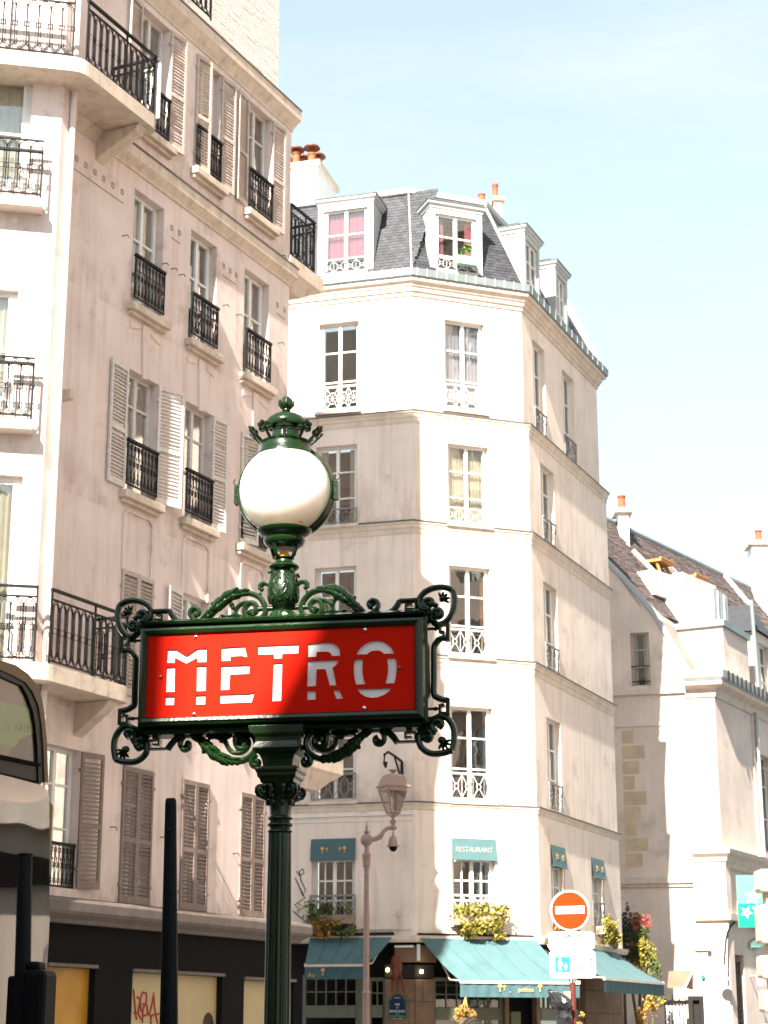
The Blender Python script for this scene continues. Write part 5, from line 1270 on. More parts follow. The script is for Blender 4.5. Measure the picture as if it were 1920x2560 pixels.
# plastic bag over a signal box on the post
bg_ = thing('bagged_signal', 'small signal head wrapped in crumpled black plastic bag on the sign post', 'traffic light', (pc.x - .15, pc.y, 0))
g = MB(); rnd = random.Random(9); rings = []
for k, (x, y, w) in enumerate(((1372, 2474, 2), (1386, 2482, 14), (1396, 2492, 24), (1400, 2505, 27), (1404, 2516, 25), (1409, 2523, 16), (1410, 2530, 15), (1412, 2542, 20), (1414, 2556, 20), (1416, 2575, 17), (1418, 2590, 6))):
    c = at_depth(x, y, ND - .05); rr_ = w * ND / 4690
    rings.append([c + Vector((rr_ * math.cos(t) * rnd.uniform(.75, 1.2), rr_ * math.sin(t) * rnd.uniform(.75, 1.2), rnd.uniform(-.02, .02))) for t in [2 * math.pi * i / 14 for i in range(14)]])
g.loft(rings); part('bag', g, m_bag, bg_)
g = MB(); a = at_depth(1408, 2478, ND); b = at_depth(1428, 2512, ND); f = Face((a.x, a.y - .02), (1, 0)); g.box(f, 0, b.x - a.x, b.z, a.z, -.10, -.02); part('signal_back', g, m_lamp, bg_)

# street lamp
LD = 36.6
sl = thing('street_lamp', 'taupe street lamp with four sided lantern, side arm and dome camera', 'street lamp', (at_depth(916, 2500, LD).x, LD, 0))
lx = at_depth(916, 2300, LD).x
def zy(y, d=LD): return at_depth(900, y, d).z
pr = [(.16, 0), (.16, .5), (.11, .7), (.075, .9), (.068, zy(2490)), (.064, zy(2486)), (.085, zy(2484)), (.085, zy(2480)), (.062, zy(2476)), (.06, zy(2474)), (.055, zy(2300)), (.048, zy(2210)), (.046, zy(2190)), (.056, zy(2188)), (.046, zy(2182)), (.046, zy(2178)), (.058, zy(2174)), (.050, zy(2168)), (.072, zy(2166)), (.085, zy(2138)), (.09, zy(2136)), (.05, zy(2132)), (.045, zy(2122)), (.03, zy(2118))]
g = MB(); g.lathe((lx, LD), pr, 24, .03, 12); part('post', g, m_lamp, sl, True)
zb_ = zy(2100); rb_ = .125
g = MB(); g.lathe((lx, LD), [(.045, zy(2119))] + [(rb_ * math.sin(R(t)), zb_ - rb_ * 1.0 * math.cos(R(t))) for t in range(25, 171, 12)] + [(.06, zy(2081)), (.065, zy(2079)), (.03, zy(2077)), (.022, zy(2064)), (.008, zy(2058)), (.016, zy(2056)), (.002, zy(2053))], 24); part('ball_finial', g, m_lamp, sl, True)
apx = [(928, 2100), (940, 2097), (952, 2090), (958, 2080), (966, 2072), (975, 2069), (984, 2069)]
lc = at_depth(983, 2069, LD)
g = MB(); g.tube([at_depth(x, y, LD) for x, y in apx], [.045, .05, .05, .04, .038, .038, .038], 12); g.blob(at_depth(947, 2094, LD), .062, .05, .05, n=12); g.blob(lc, .075, .06, .055, n=14); part('arm', g, m_lamp, sl, True)
cxl = lc.x
def sq(w, y, d=LD): z = zy(y); return [Vector((cxl + a * w, LD + b * w, z)) for a, b in ((-1, -1), (1, -1), (1, 1), (-1, 1))]
g = MB(); g.lathe((cxl, LD), [(.03, zy(2066)), (.05, zy(2058)), (.07, zy(2054)), (.05, zy(2050)), (.025, zy(2046)), (.03, zy(2040)), (.045, zy(2037))], 14); part('lantern_stem', g, m_lamp, sl, True)
wt, wb = .20, .105
g = MB(); g.loft([sq(.26, 1964), sq(.27, 1968)]); g.loft([sq(.235, 1969), sq(.225, 1978)])
def rot(pts, a=R(28)):
    return [Vector((cxl + (p.x - cxl) * math.cos(a) - (p.y - LD) * math.sin(a), LD + (p.x - cxl) * math.sin(a) + (p.y - LD) * math.cos(a), p.z)) for p in pts]
g = MB(); g.loft([rot(sq(.165, 1941)), rot(sq(.225, 1963)), rot(sq(.25, 1964)), rot(sq(.255, 1968)), rot(sq(.23, 1970)), rot(sq(.22, 1979))]); g.loft([rot(sq(.12, 1936)), rot(sq(.165, 1941))]); lr = part('lantern_roof', g, m_lamp, sl)
g = MB(); g.lathe((cxl, LD), [(.05, zy(1937)), (.045, zy(1932)), (.03, zy(1930)), (.09, zy(1927)), (.09, zy(1925)), (.02, zy(1924))], 12); part('roof_finial', g, m_lamp, lr, True)
g = MB(); T_, B_ = rot(sq(.205, 1979)), rot(sq(.10, 2032))
for i in range(4): g.tube([T_[i], B_[i]], .016, 6); g.tube([B_[i], B_[(i + 1) % 4]], .016, 6); g.tube([B_[i], Vector((cxl, LD, zy(2046)))], .012, 5)
fr_ = part('lantern_frame', g, m_lamp, sl)
for i in range(4):
    g = MB(); k = .97; c_ = Vector((cxl, LD, 0)); t_, b_ = [(Vector((c_.x + (p.x - c_.x) * k, c_.y + (p.y - c_.y) * k, p.z))) for p in (T_[i], T_[(i + 1) % 4])], [(Vector((c_.x + (p.x - c_.x) * k, c_.y + (p.y - c_.y) * k, p.z))) for p in (B_[i], B_[(i + 1) % 4])]
    g.quad(t_[0], t_[1], b_[1], b_[0]); part('pane', g, m_lampglass, fr_)
g = MB(); g.lathe((cxl, LD), [(.12, zy(1984)), (.10, zy(1990)), (.065, zy(1992)), (.055, zy(2016)), (.02, zy(2020))], 12); part('burner', g, m_greige, sl, True)
g = MB(); g.lathe((cxl, LD), [(.018, zy(2078)), (.02, zy(2088)), (.06, zy(2092)), (.09, zy(2100)), (.105, zy(2112)), (.125, zy(2114)), (.125, zy(2117)), (.10, zy(2117))], 20); dc = part('camera_housing', g, m_lamp, sl, True)
g = MB(); g.lathe((cxl, LD), [(.085, zy(2116)), (.078, zy(2122)), (.045, zy(2128)), (.01, zy(2129))], 16); part('camera_dome', g, m_blackp, dc, True)

# person walking in the street, only the crown of the head shows
pd = 16.0; px_ = at_depth(1180, 2550, pd).x
pe = thing('person', 'dark haired person in a dark coat, only the crown showing at the bottom edge', 'person', (px_, pd, 0))
me = bpy.data.meshes.new('body'); V = [(0, 0, .95), (0, 0, 1.18), (0, 0, 1.36), (0, 0, 1.46), (0, .0, 1.54), (-.10, 0, .9), (-.10, -.06, .50), (-.10, .02, .09), (.10, 0, .9), (.10, .10, .50), (.10, .14, .09), (-.19, 0, 1.36), (-.24, .03, 1.08), (-.23, -.04, .84), (.19, 0, 1.36), (.24, .03, 1.08), (.23, -.06, .84), (-.10, -.12, .04), (.10, .0, .04)]
Ed = [(0, 1), (1, 2), (2, 3), (3, 4), (0, 5), (5, 6), (6, 7), (0, 8), (8, 9), (9, 10), (2, 11), (11, 12), (12, 13), (2, 14), (14, 15), (15, 16), (7, 17), (10, 18)]
me.from_pydata([Vector(v) + Vector((px_, pd, .03)) for v in V], Ed, []); bo = link('body', me, pe); me.materials.append(m_coat)
sk = bo.modifiers.new('skin', 'SKIN'); rad = [.15, .15, .14, .06, .055, .10, .07, .045, .10, .07, .045, .065, .05, .035, .065, .05, .035, .04, .04]
for v, r in zip(me.skin_vertices[0].data, rad): v.radius = (r, r * .8)
me.skin_vertices[0].data[0].use_root = True; bo.modifiers.new('sub', 'SUBSURF').levels = 1; bo.modifiers['sub'].render_levels = 2
HZ = at_depth(1180, 2549, pd).z
g = MB(); hc = Vector((px_, pd, HZ - .125)); g.blob(hc, .078, .098, .118, n=20); g.tube([hc + Vector((0, -.095, .0)), hc + Vector((0, -.118, -.03))], [.012, .018], 8); g.blob(hc + Vector((-.08, 0, -.01)), .014, .02, .03, n=8); g.blob(hc + Vector((.08, 0, -.01)), .014, .02, .03, n=8); g.tube([hc + Vector((0, 0, -.08)), hc + Vector((0, .01, -.2))], .05, 10); part('head', g, m_skin, pe, True)
for sx_ in (-.03, .03): g = MB(); g.blob(hc + Vector((sx_, -.088, .012)), .011, n=8); part('eye', g, m_plate, pe, True)
g = MB(); rnd = random.Random(2)
g.blob(hc + Vector((0, .012, .028)), .094, .106, .104, n=24)
for i in range(160):
    a, b = rnd.uniform(0, 2 * math.pi), rnd.uniform(0, .5 * math.pi); dv = Vector((math.cos(a) * math.cos(b) * .094, math.sin(a) * math.cos(b) * .106 + .012, math.sin(b) * .104 + .028)); t_ = Vector((-dv.y, dv.x, rnd.uniform(-.02, .02))).normalized()
    g.tube([hc + dv - t_ * .02, hc + dv * 1.04, hc + dv + t_ * .02], .004, 4)
part('hair', g, m_hair, pe, True)
for sx_, p_ in ((-.23, -.04), (.23, -.06)):
    g = MB(); c_ = Vector((px_ + sx_, pd + p_, .80)); g.blob(c_, .022, .04, .05, n=10)
    for k in range(4): g.tube([c_ + Vector((0, -.03 + k * .02, -.03)), c_ + Vector((0, -.035 + k * .021, -.075)), c_ + Vector((-.01 * (1 if sx_ > 0 else -1), -.035 + k * .02, -.10 + abs(k - 1.5) * .006))], [.010, .009, .007], 6)
    g.tube([c_ + Vector((0, -.04, .0)), c_ + Vector((0, -.06, -.04))], [.012, .009], 6); part('hand', g, m_skin, pe, True)

# ================================================================== METRO SIGN
ms = thing('metro_sign', 'red METRO sign in a dark green cast iron frame under a white globe lamp', 'sign', (SGp.x, SGp.y, 0))
PF = .10                                    # front of the red panel in front of the post axis
def sp(x, y, o=0.0): return SG.at(x, y, o)
N3 = SG.n.to_3d(); D3 = SG.d.to_3d()
AX = (D3, N3, Vector((0, 0, 1)))
# box and frame
zt_, zb_ = 3.165, 2.835
sl_, sr_ = sp(371, 1591, PF)[0], sp(1036, 1563, PF)[0]
zt_ = (sp(371, 1591, PF)[1] + sp(1036, 1563, PF)[1]) / 2; zb_ = (sp(367, 1795, PF)[1] + sp(1036, 1773, PF)[1]) / 2
g = MB(); g.box(SG, sl_ - .010, sr_ + .010, zb_ - .01, zt_ + .01, -PF, PF - .016); part('sign_box', g, m_signgreen, ms)
def rect_frame(mb, s0, s1, z0, z1, prof):
    """moulded frame: profile (distance outwards, o)"""
    ring = lambda d, o: [SG.P(s0 - d, z0 - d, o), SG.P(s1 + d, z0 - d, o), SG.P(s1 + d, z1 + d, o), SG.P(s0 - d, z1 + d, o)]
    rings = [ring(d, o) for d, o in prof]; n = len(rings)
    vs = [v for r in rings for v in r]; fs = []
    for i in range(n):
        j = (i + 1) % n
        for k in range(4): l = (k + 1) % 4; fs.append((i * 4 + k, i * 4 + l, j * 4 + l, j * 4 + k))
    mb.add(vs, fs)
g = MB(); rect_frame(g, sl_, sr_, zb_, zt_, [(0, PF - .03), (0, PF + .004), (.006, PF + .012), (.018, PF + .016), (.022, PF + .010), (.030, PF + .006), (.034, PF - .004), (.038, PF - .03), (.046, PF - .04), (.046, -PF + .02), (.034, -PF), (0, -PF)])
part('frame', g, m_signgreen, ms)
g = MB(); zt2 = zt_ + .046; g.loft([[SG.P(s, z, o) for s, o in ((sl_ - .046 - d, PF + d), (sr_ + .046 + d, PF + d), (sr_ + .046 + d, -PF - d), (sl_ - .046 - d, -PF - d))] for z, d in ((zt2, -.03), (zt2 + .004, -.012), (zt2 + .014, -.008), (zt2 + .018, -.02), (zt2 + .030, -.05))]); part('top_moulding', g, m_signgreen, ms)
g = MB(); g.loft([[SG.P(s, z, o) for s, o in ((sl_ - .046 - d, PF + d), (sr_ + .046 + d, PF + d), (sr_ + .046 + d, -PF - d), (sl_ - .046 - d, -PF - d))] for z, d in ((zb_ - .046, -.02), (zb_ - .056, -.024), (zb_ - .062, -.04))]); part('bottom_moulding', g, m_signgreen, ms)
# letters cut through the red sheet
Z = lambda x, y: sp(260 + x * .55455, 1400 + y * .55455, PF)
Y1 = lambda x, y: sp(280 + x * .25316, 1440 + y * .25316, PF)
Y2 = lambda x, y: sp(700 + x * .28933, 1440 + y * .28933, PF)
LET = [('M', Z, [(285, 402), (322, 402), (371, 432), (421, 398), (462, 397), (461, 459), (418, 460), (418, 441), (371, 466), (320, 440), (319, 463), (281, 464)]),
 ('M', Z, [(281, 482), (320, 481), (318, 594), (277, 595)]), ('M', Z, [(275, 614), (317, 613), (315, 653), (274, 654)]), ('M', Z, [(417, 477), (460, 476), (458, 589), (415, 591)]), ('M', Z, [(414, 609), (457, 608), (455, 650), (412, 651)]),
 ('E', Y1, [(1078, 705), (1308, 691), (1333, 798), (1310, 797), (1283, 787), (1168, 793), (1168, 836), (1077, 838)]),
 ('E', Z, [(527, 476), (656, 472), (654, 512), (568, 516), (564, 584), (524, 586)]), ('E', Z, [(523, 605), (645, 602), (679, 596), (665, 641), (521, 646)]),
 ('T', Z, [(694, 386), (877, 378), (876, 420), (803, 423), (802, 442), (765, 444), (764, 424), (693, 426)]), ('T', Z, [(763, 464), (803, 462), (799, 635), (756, 637)]),
 ('R', Y2, [(240, 584), (380, 575), (420, 575), (460, 582), (495, 604), (515, 638), (520, 688), (446, 690), (438, 668), (420, 655), (400, 652), (317, 656), (315, 697), (238, 700)]),
 ('R', Y2, [(237, 733), (508, 725), (497, 752), (478, 775), (454, 789), (487, 943), (428, 946), (390, 803), (316, 806), (311, 950), (232, 954)]),
 ('R', Z, [(916, 590), (956, 588), (954, 629), (914, 630)]), ('R', Z, [(1032, 586), (1058, 585), (1078, 624), (1048, 626)]),
 ('O', Y2, [(660, 678), (675, 642), (700, 612), (735, 583), (785, 563), (835, 557), (885, 563), (930, 588), (962, 620), (988, 668), (896, 672), (884, 657), (865, 646), (835, 643), (800, 646), (775, 656), (755, 676)]),
 ('O', Y2, [(645, 722), (720, 716), (713, 755), (712, 800), (716, 850), (724, 895), (737, 934), (655, 937), (643, 890), (636, 840), (634, 790), (638, 750)]),
 ('O', Y2, [(920, 710), (999, 706), (1006, 750), (1008, 795), (1004, 850), (997, 890), (987, 925), (906, 928), (918, 890), (928, 845), (931, 800), (929, 755)]),
 ('O', Z, [(1140, 580), (1190, 580), (1245, 579), (1297, 576), (1285, 592), (1262, 608), (1232, 619), (1205, 621), (1178, 615), (1155, 600)])]
outer = [(sl_, zb_), (sr_, zb_), (sr_, zt_), (sl_, zt_)]
loops = [outer] + [[fn(*p) for p in pts] for _, fn, pts in LET]
flat = [p for l in loops for p in l]
tris = tessellate_polygon([[Vector((s, z, 0)) for s, z in l] for l in loops])
g = MB(); g.add([SG.P(s, z, PF) for s, z in flat], tris)
for l in loops[1:]:
    n = len(l)
    for i in range(n): a, b = l[i], l[(i + 1) % n]; g.quad(SG.P(*a, PF), SG.P(*b, PF), SG.P(*b, PF - .007), SG.P(*a, PF - .007))
part('red_panel', g, m_red, ms, fixn=False)
g = MB(); g.quad(SG.P(sl_, zb_, PF - .008), SG.P(sr_, zb_, PF - .008), SG.P(sr_, zt_, PF - .008), SG.P(sl_, zt_, PF - .008)); part('white_backing', g, m_letter, ms, fixn=False)
for x, y, mt in ((490, 1592, m_chrome), (913, 1574, m_chrome), (485, 1786, m_chrome), (911, 1770, m_chrome), (402, 1692, m_redbolt), (998, 1669, m_redbolt)):
    s_, z_ = sp(x, y, PF); g = MB(); g.blob(SG.P(s_, z_, PF + .002), .0085, .005, .0085, AX, 12); part('bolt', g, mt, ms, True)
# ---- scrollwork
def smooth_pts(P, k=4):
    out = []; n = len(P)
    for i in range(n - 1):
        p0, p1, p2, p3 = P[max(i - 1, 0)], P[i], P[i + 1], P[min(i + 2, n - 1)]
        for j in range(k):
            t = j / k
            out.append(tuple(.5 * ((2 * p1[a]) + (-p0[a] + p2[a]) * t + (2 * p0[a] - 5 * p1[a] + 4 * p2[a] - p3[a]) * t * t + (-p0[a] + 3 * p1[a] - 3 * p2[a] + p3[a]) * t ** 3) for a in (0, 1)))
    out.append(P[-1]); return out
def strip(mb, P, r, mir, taper=None, o=0, r2=1.35, sm=True):
    r *= 1.75
    pts = smooth_pts(P) if sm else P
    n = len(pts); rs = [r * (taper[0] + (taper[1] - taper[0]) * i / (n - 1)) if taper else r for i in range(n)]
    mb.tube([SG.P(s * mir, z, o) for s, z in pts], rs, 8, r2, up=N3)
a1_ = lambda x, y: sp(280 + x * .25316, 1440 + y * .25316, 0)
a3_ = lambda x, y: sp(270 + x * .25919, 1740 + y * .25919, 0)
def leafy(mb, P, mir, r0, n, side=1):
    r0 *= 1.75
    """overlapping acanthus leaflets along a path"""
    pts = smooth_pts(P, 6); m_ = len(pts)
    for i in range(n):
        t = i / (n - 1); k = min(m_ - 2, int(t * (m_ - 1))); a = Vector(pts[k]); b = Vector(pts[k + 1]); r = r0; d = (b - a).normalized() if (b - a).length else Vector((1, 0))
        nn = Vector((-d.y, d.x)); w = r * (.8 + .8 * math.sin(math.pi * t))
        for sd_, lf in ((side, 1.0), (-side, .45)):
            w *= .85 + .3 * random.random(); c = a + nn * sd_ * w * .42 * lf; dv = (d * .95 + nn * sd_ * (.42 if sd_ == side else .2)).normalized()
            ax = (D3 * (dv.x * mir) + Vector((0, 0, dv.y)), N3, None); e = ax[0].cross(N3).normalized()
            mb.blob(SG.P(c.x * mir, c.y, .012), w * 1.25, w * .8, w * .48, (ax[0], N3, e), 8)
def fleuron(mb, c, r, mir, ang=0):
    r *= 1.3
    c3 = SG.P(c[0] * mir, c[1], .0)
    for k in range(5):
        a = ang + R(-70 + 35 * k); v = D3 * (math.cos(a) * mir) + Vector((0, 0, math.sin(a))); e = v.cross(N3).normalized()
        mb.blob(c3 + v * r * .6, r * .6, r * .5, r * .22, (v, N3, e), 8)
    mb.blob(c3, r * .42, n=8)
for mir in (1, -1):
    # upper corner loop
    g = MB()
    strip(g, [a1_(*p) for p in [(300, 395), (288, 408), (272, 400), (268, 375), (290, 358), (322, 362), (345, 388), (335, 425), (300, 448), (330, 452), (375, 430), (392, 385), (385, 340), (345, 288), (280, 256), (200, 245), (130, 260)]] + [a1_(78, 290)], .0075, mir)
    strip(g, [a1_(*p) for p in [(78, 288), (56, 370), (62, 450), (92, 530), (140, 585), (200, 602), (248, 575), (268, 520), (250, 475), (212, 462), (180, 485), (180, 515), (205, 528), (218, 508), (205, 495)]], .0075, mir)
    g.blob(SG.P(a1_(235, 415)[0] * mir, a1_(235, 415)[1]), .013, .02, .011, AX, 10)
    g.blob(SG.P(a1_(290, 392)[0] * mir, a1_(290, 392)[1]), .011, .018, .011, AX, 10); g.blob(SG.P(a1_(203, 510)[0] * mir, a1_(203, 510)[1]), .011, .018, .011, AX, 10)
    part('corner_scroll', g, m_signgreen, ms, True)
    g = MB(); bp_ = a1_(165, 355); g.blob(SG.P(bp_[0] * mir, bp_[1]), .017, .016, .014, AX, 10); fleuron(g, a1_(175, 365), .022, mir, R(135)); part('corner_bud', g, m_signgreen, ms, True)
    g = MB(); fleuron(g, a1_(300, 545), .034, mir, R(135)); fleuron(g, a1_(330, 520), .024, mir, R(110)); part('corner_shell', g, m_signgreen, ms, True)
    # key block and sweep over the top
    g = MB(); kx = [a1_(*p) for p in ((405, 350), (560, 345), (575, 345))]
    strip(g, [a1_(388, 372), a1_(405, 352), a1_(573, 346)], .0065, mir, sm=False)
    s0_, z0_ = a1_(408, 445); s1_, z1_ = a1_(515, 372)
    def kb(x0, y0, x1, y1):
        a, b = a1_(x0, y1), a1_(x1, y0); lo, hi = sorted((a[0] * mir, b[0] * mir)); g.box(SG, lo, hi, a[1], b[1], -.018, .018)
    kb(405, 345, 425, 445); kb(425, 425, 515, 447); kb(495, 385, 515, 425); kb(445, 385, 495, 402)
    g.blob(SG.P(a1_(458, 475)[0] * mir, a1_(458, 475)[1]), .0095, n=10)
    part('key_ornament', g, m_signgreen, ms)
    g = MB(); mainP = [a1_(*p) for p in [(570, 345), (600, 400), (650, 445), (720, 462), (820, 458), (900, 440), (970, 395), (1030, 335), (1090, 280), (1160, 225), (1240, 188), (1330, 170), (1410, 185), (1470, 230), (1505, 290), (1515, 350), (1492, 402), (1440, 435), (1380, 436), (1330, 402), (1310, 342), (1338, 284), (1388, 268), (1425, 308), (1418, 355), (1385, 368), (1370, 340)]]
    strip(g, mainP, .0075, mir); strip(g, [a1_(*p) for p in [(1215, 350), (1250, 300), (1310, 265), (1390, 266)]], .0055, mir)
    strip(g, [a1_(*p) for p in [(835, 445), (790, 412), (772, 372), (792, 330), (832, 318), (862, 345), (850, 380), (822, 378)]], .0065, mir); g.blob(SG.P(a1_(820, 360)[0] * mir, a1_(820, 360)[1]), .009, n=8)
    strip(g, [a1_(*p) for p in [(1500, 75), (1470, 100), (1462, 135)]], .006, mir); g.blob(SG.P(a1_(1478, 135)[0] * mir, a1_(1478, 135)[1]), .010, n=10); g.blob(SG.P(a1_(1465, 175)[0] * mir, a1_(1465, 175)[1]), .006, n=8)
    part('top_scroll', g, m_signgreen, ms, True)
    g = MB(); leafy(g, [a1_(*p) for p in [(900, 440), (960, 398), (1030, 335), (1090, 280), (1170, 220), (1250, 188), (1340, 175)]], mir, .0105, 13)
    for x, y, r_ in ((1000, 282, .010), (1025, 292, .009), (1190, 290, .012), (1200, 320, .010)): g.blob(SG.P(a1_(x, y)[0] * mir, a1_(x, y)[1], .01), r_, n=8)
    fleuron(g, a1_(1215, 385), .030, mir, R(-90)); fleuron(g, a1_(1150, 415), .026, mir, R(-130)); fleuron(g, a1_(1060, 455), .016, mir, R(160)); fleuron(g, a1_(1260, 430), .018, mir, R(-60))
    part('acanthus_leaf', g, m_signgreen, ms, True)
    # side bracket curve
    g = MB(); q = [sp(x, y, 0) for x, y in [(1120, 1598), (1108, 1595), (1097, 1600), (1090, 1609), (1085, 1620), (1085, 1650), (1085, 1700), (1085, 1734), (1091, 1742), (1104, 1748), (1120, 1751)]]
    strip(g, q, .0075, mir); a_, b_ = sp(1124, 1560, 0), sp(1124, 1600, 0)
    def kq(x0, y0, x1, y1):
        a, b = sp(x0, y1, 0), sp(x1, y0, 0); lo, hi = sorted((a[0] * mir, b[0] * mir)); g.box(SG, lo, hi, a[1], b[1], -.018, .018)
    kq(1116, 1559, 1125, 1603); kq(1098, 1559, 1116, 1566); kq(1098, 1566, 1104, 1584); kq(1104, 1578, 1112, 1586)
    kq(1116, 1746, 1125, 1788); kq(1098, 1780, 1116, 1788); kq(1098, 1762, 1104, 1780); kq(1104, 1760, 1112, 1768)
    for y in (1572, 1772): g.blob(SG.P(sp(1089, y, 0)[0] * mir, sp(1089, y, 0)[1]), .009, n=10)
    for y in (1572, 1772): p_ = sp(1084, y, 0); g.tube([SG.P((p_[0] - .02) * mir, p_[1]), SG.P((p_[0] + .03) * mir, p_[1])], .006, 6)
    part('side_bracket', g, m_signgreen, ms, True)
    # lower corner loop
    g = MB()
    strip(g, [a3_(*p) for p in [(205, 395), (190, 385), (178, 365), (190, 340), (225, 335), (258, 360), (262, 410), (238, 425), (262, 400), (262, 350), (235, 310), (190, 290), (140, 305), (95, 355), (65, 430), (60, 520), (75, 612)]], .0078, mir)
    strip(g, [a3_(*p) for p in [(75, 612), (150, 635), (250, 635), (320, 605), (370, 545), (382, 480), (365, 432), (320, 418), (280, 435), (272, 475), (295, 505), (328, 490), (322, 465)]], .0078, mir)
    g.blob(SG.P(a3_(250, 440)[0] * mir, a3_(250, 440)[1]), .013, .02, .011, AX, 10); g.blob(SG.P(a3_(205, 375)[0] * mir, a3_(205, 375)[1]), .011, .018, .011, AX, 10); g.blob(SG.P(a3_(310, 468)[0] * mir, a3_(310, 468)[1]), .013, .018, .012, AX, 10)
    part('corner_scroll', g, m_signgreen, ms, True)
    g = MB(); g.blob(SG.P(a3_(170, 515)[0] * mir, a3_(170, 515)[1]), .018, .016, .015, AX, 10); fleuron(g, a3_(160, 535), .022, mir, R(-125)); part('corner_bud', g, m_signgreen, ms, True)
    g = MB(); fleuron(g, a3_(320, 330), .034, mir, R(-130)); fleuron(g, a3_(350, 360), .022, mir, R(-110)); part('corner_shell', g, m_signgreen, ms, True)
    g = MB()
    def kc(x0, y0, x1, y1):
        a, b = a3_(x0, y1), a3_(x1, y0); lo, hi = sorted((a[0] * mir, b[0] * mir)); g.box(SG, lo, hi, a[1], b[1], -.018, .018)
    kc(400, 500, 585, 524); kc(400, 420, 420, 500); kc(420, 420, 510, 440); kc(490, 440, 510, 485); kc(440, 462, 490, 480); kc(440, 365, 495, 420)
    part('key_ornament', g, m_signgreen, ms)
    g = MB(); lowP = [a3_(*p) for p in [(575, 515), (620, 455), (680, 398), (760, 372), (840, 385), (920, 432), (1000, 510), (1080, 575), (1180, 618), (1280, 628), (1370, 588), (1422, 520), (1430, 450), (1400, 385), (1330, 352), (1262, 368), (1232, 420), (1248, 488), (1300, 512), (1348, 482), (1348, 432), (1312, 412), (1284, 440), (1302, 466)]]
    strip(g, lowP, .0078, mir); strip(g, [a3_(*p) for p in [(1140, 455), (1160, 500), (1210, 545), (1290, 545), (1350, 500)]], .006, mir)
    strip(g, [a3_(*p) for p in [(730, 395), (705, 430), (700, 480), (730, 518), (772, 508), (785, 470), (755, 448)]], .0068, mir); g.blob(SG.P(a3_(750, 485)[0] * mir, a3_(750, 485)[1]), .010, n=8)
    strip(g, [a3_(*p) for p in [(1430, 560), (1405, 590), (1385, 630), (1400, 670), (1440, 672), (1450, 640), (1425, 625)]], .0075, mir); g.blob(SG.P(a3_(1422, 650)[0] * mir, a3_(1422, 650)[1]), .010, n=8)
    part('lower_scroll', g, m_signgreen, ms, True)
    g = MB(); leafy(g, [a3_(*p) for p in [(830, 385), (920, 440), (1000, 512), (1080, 575), (1180, 616), (1270, 628)]], mir, .0105, 12, -1)
    for x, y, r_ in ((930, 540, .010), (965, 530, .010), (1140, 450, .012)): g.blob(SG.P(a3_(x, y)[0] * mir, a3_(x, y)[1], .01), r_, n=8)
    fleuron(g, a3_(1100, 420), .030, mir, R(90)); fleuron(g, a3_(1010, 395), .020, mir, R(140)); fleuron(g, a3_(1160, 385), .016, mir, R(60))
    part('acanthus_leaf', g, m_signgreen, ms, True)
# ---- centre of the top: foot, rod, vase, cradle, lamp
cx2 = (SGp.x, SGp.y)
def zq(y): return sp(710, y, 0)[1]
U = lambda k: k * .09643 * .00162          # half widths measured in the enlarged view
yz = lambda v: zq(1360 + v * .09643)
g = MB(); g.lathe(cx2, [(U(400), zt2 + .02), (U(360), yz(1940)), (U(345), yz(1880)), (U(320), yz(1800)), (U(270), yz(1745)), (U(200), yz(1725))], 40, .06, 10); part('foot', g, m_signgreen, ms, True)
g = MB(); zr_ = yz(1660); g.tube([SG.P(-.115, zr_), SG.P(-.11, zr_), SG.P(.11, zr_), SG.P(.115, zr_)], [.004, .0105, .0105, .004], 14, 1.2, up=N3); part('cross_rod', g, m_signgreen, ms, True)
g = MB(); g.lathe(cx2, [(U(200), yz(1720)), (U(300), yz(1600)), (U(330), yz(1570)), (U(370), yz(1500)), (U(400), yz(1400)), (U(395), yz(1200)), (U(370), yz(1050)), (U(320), yz(900)), (U(280), yz(780)), (U(265), yz(700))], 32); part('vase', g, m_signgreen, ms, True)
def vrel(ang):
    g = MB(); ca, sa_ = math.cos(ang), math.sin(ang); e1 = D3 * ca + N3 * sa_; e2 = -D3 * sa_ + N3 * ca
    def Q(x, y, lift=0):
        z = yz(y); rv = [(700, 265), (780, 280), (900, 320), (1050, 370), (1200, 395), (1400, 400), (1500, 370), (1570, 330)]
        rr = 400
        for (y0, r0_), (y1, r1_) in zip(rv, rv[1:]):
            if y0 <= y <= y1: rr = r0_ + (r1_ - r0_) * (y - y0) / (y1 - y0)
        R_ = U(rr) + lift; th = (x - 750) / rr; c = Vector((SGp.x, SGp.y, z)); return c + e1 * (R_ * math.sin(th)) + e2 * (R_ * math.cos(th))
    for P_, r_ in (([(480, 1150), (500, 1010), (600, 850), (750, 710), (900, 850), (1000, 1010), (1030, 1150)], .0032), ([(545, 1100), (570, 1010), (640, 900), (750, 800), (850, 900), (930, 1010), (960, 1100)], .0026),
                   ([(740, 1500), (735, 1300), (735, 1000)], .0030), ([(720, 1430), (670, 1250), (600, 1080)], .003), ([(760, 1430), (810, 1250), (860, 1090)], .003), ([(700, 1470), (610, 1320), (530, 1210)], .003), ([(780, 1470), (860, 1330), (920, 1220)], .003),
                   ([(700, 1520), (640, 1380), (560, 1330), (490, 1380), (500, 1460), (560, 1480), (580, 1430)], .0034), ([(790, 1520), (800, 1380), (890, 1330), (970, 1380), (960, 1460), (900, 1480), (880, 1430)], .0034)):
        sp_ = smooth_pts(P_, 3); g.tube([Q(x, y, .001) for x, y in sp_], r_, 6, up=e2)
    for x, y, r_ in ((735, 960, .0065), (615, 1060, .0055), (850, 1075, .0055), (530, 1200, .0055), (925, 1205, .0055), (550, 1440, .004), (900, 1440, .004), (740, 1520, .006)): g.blob(Q(x, y, .001), r_, n=8)
    part('palmette', g, m_signgreen, ms, True)
for k in range(4): vrel(math.pi / 2 * k)
g = MB()
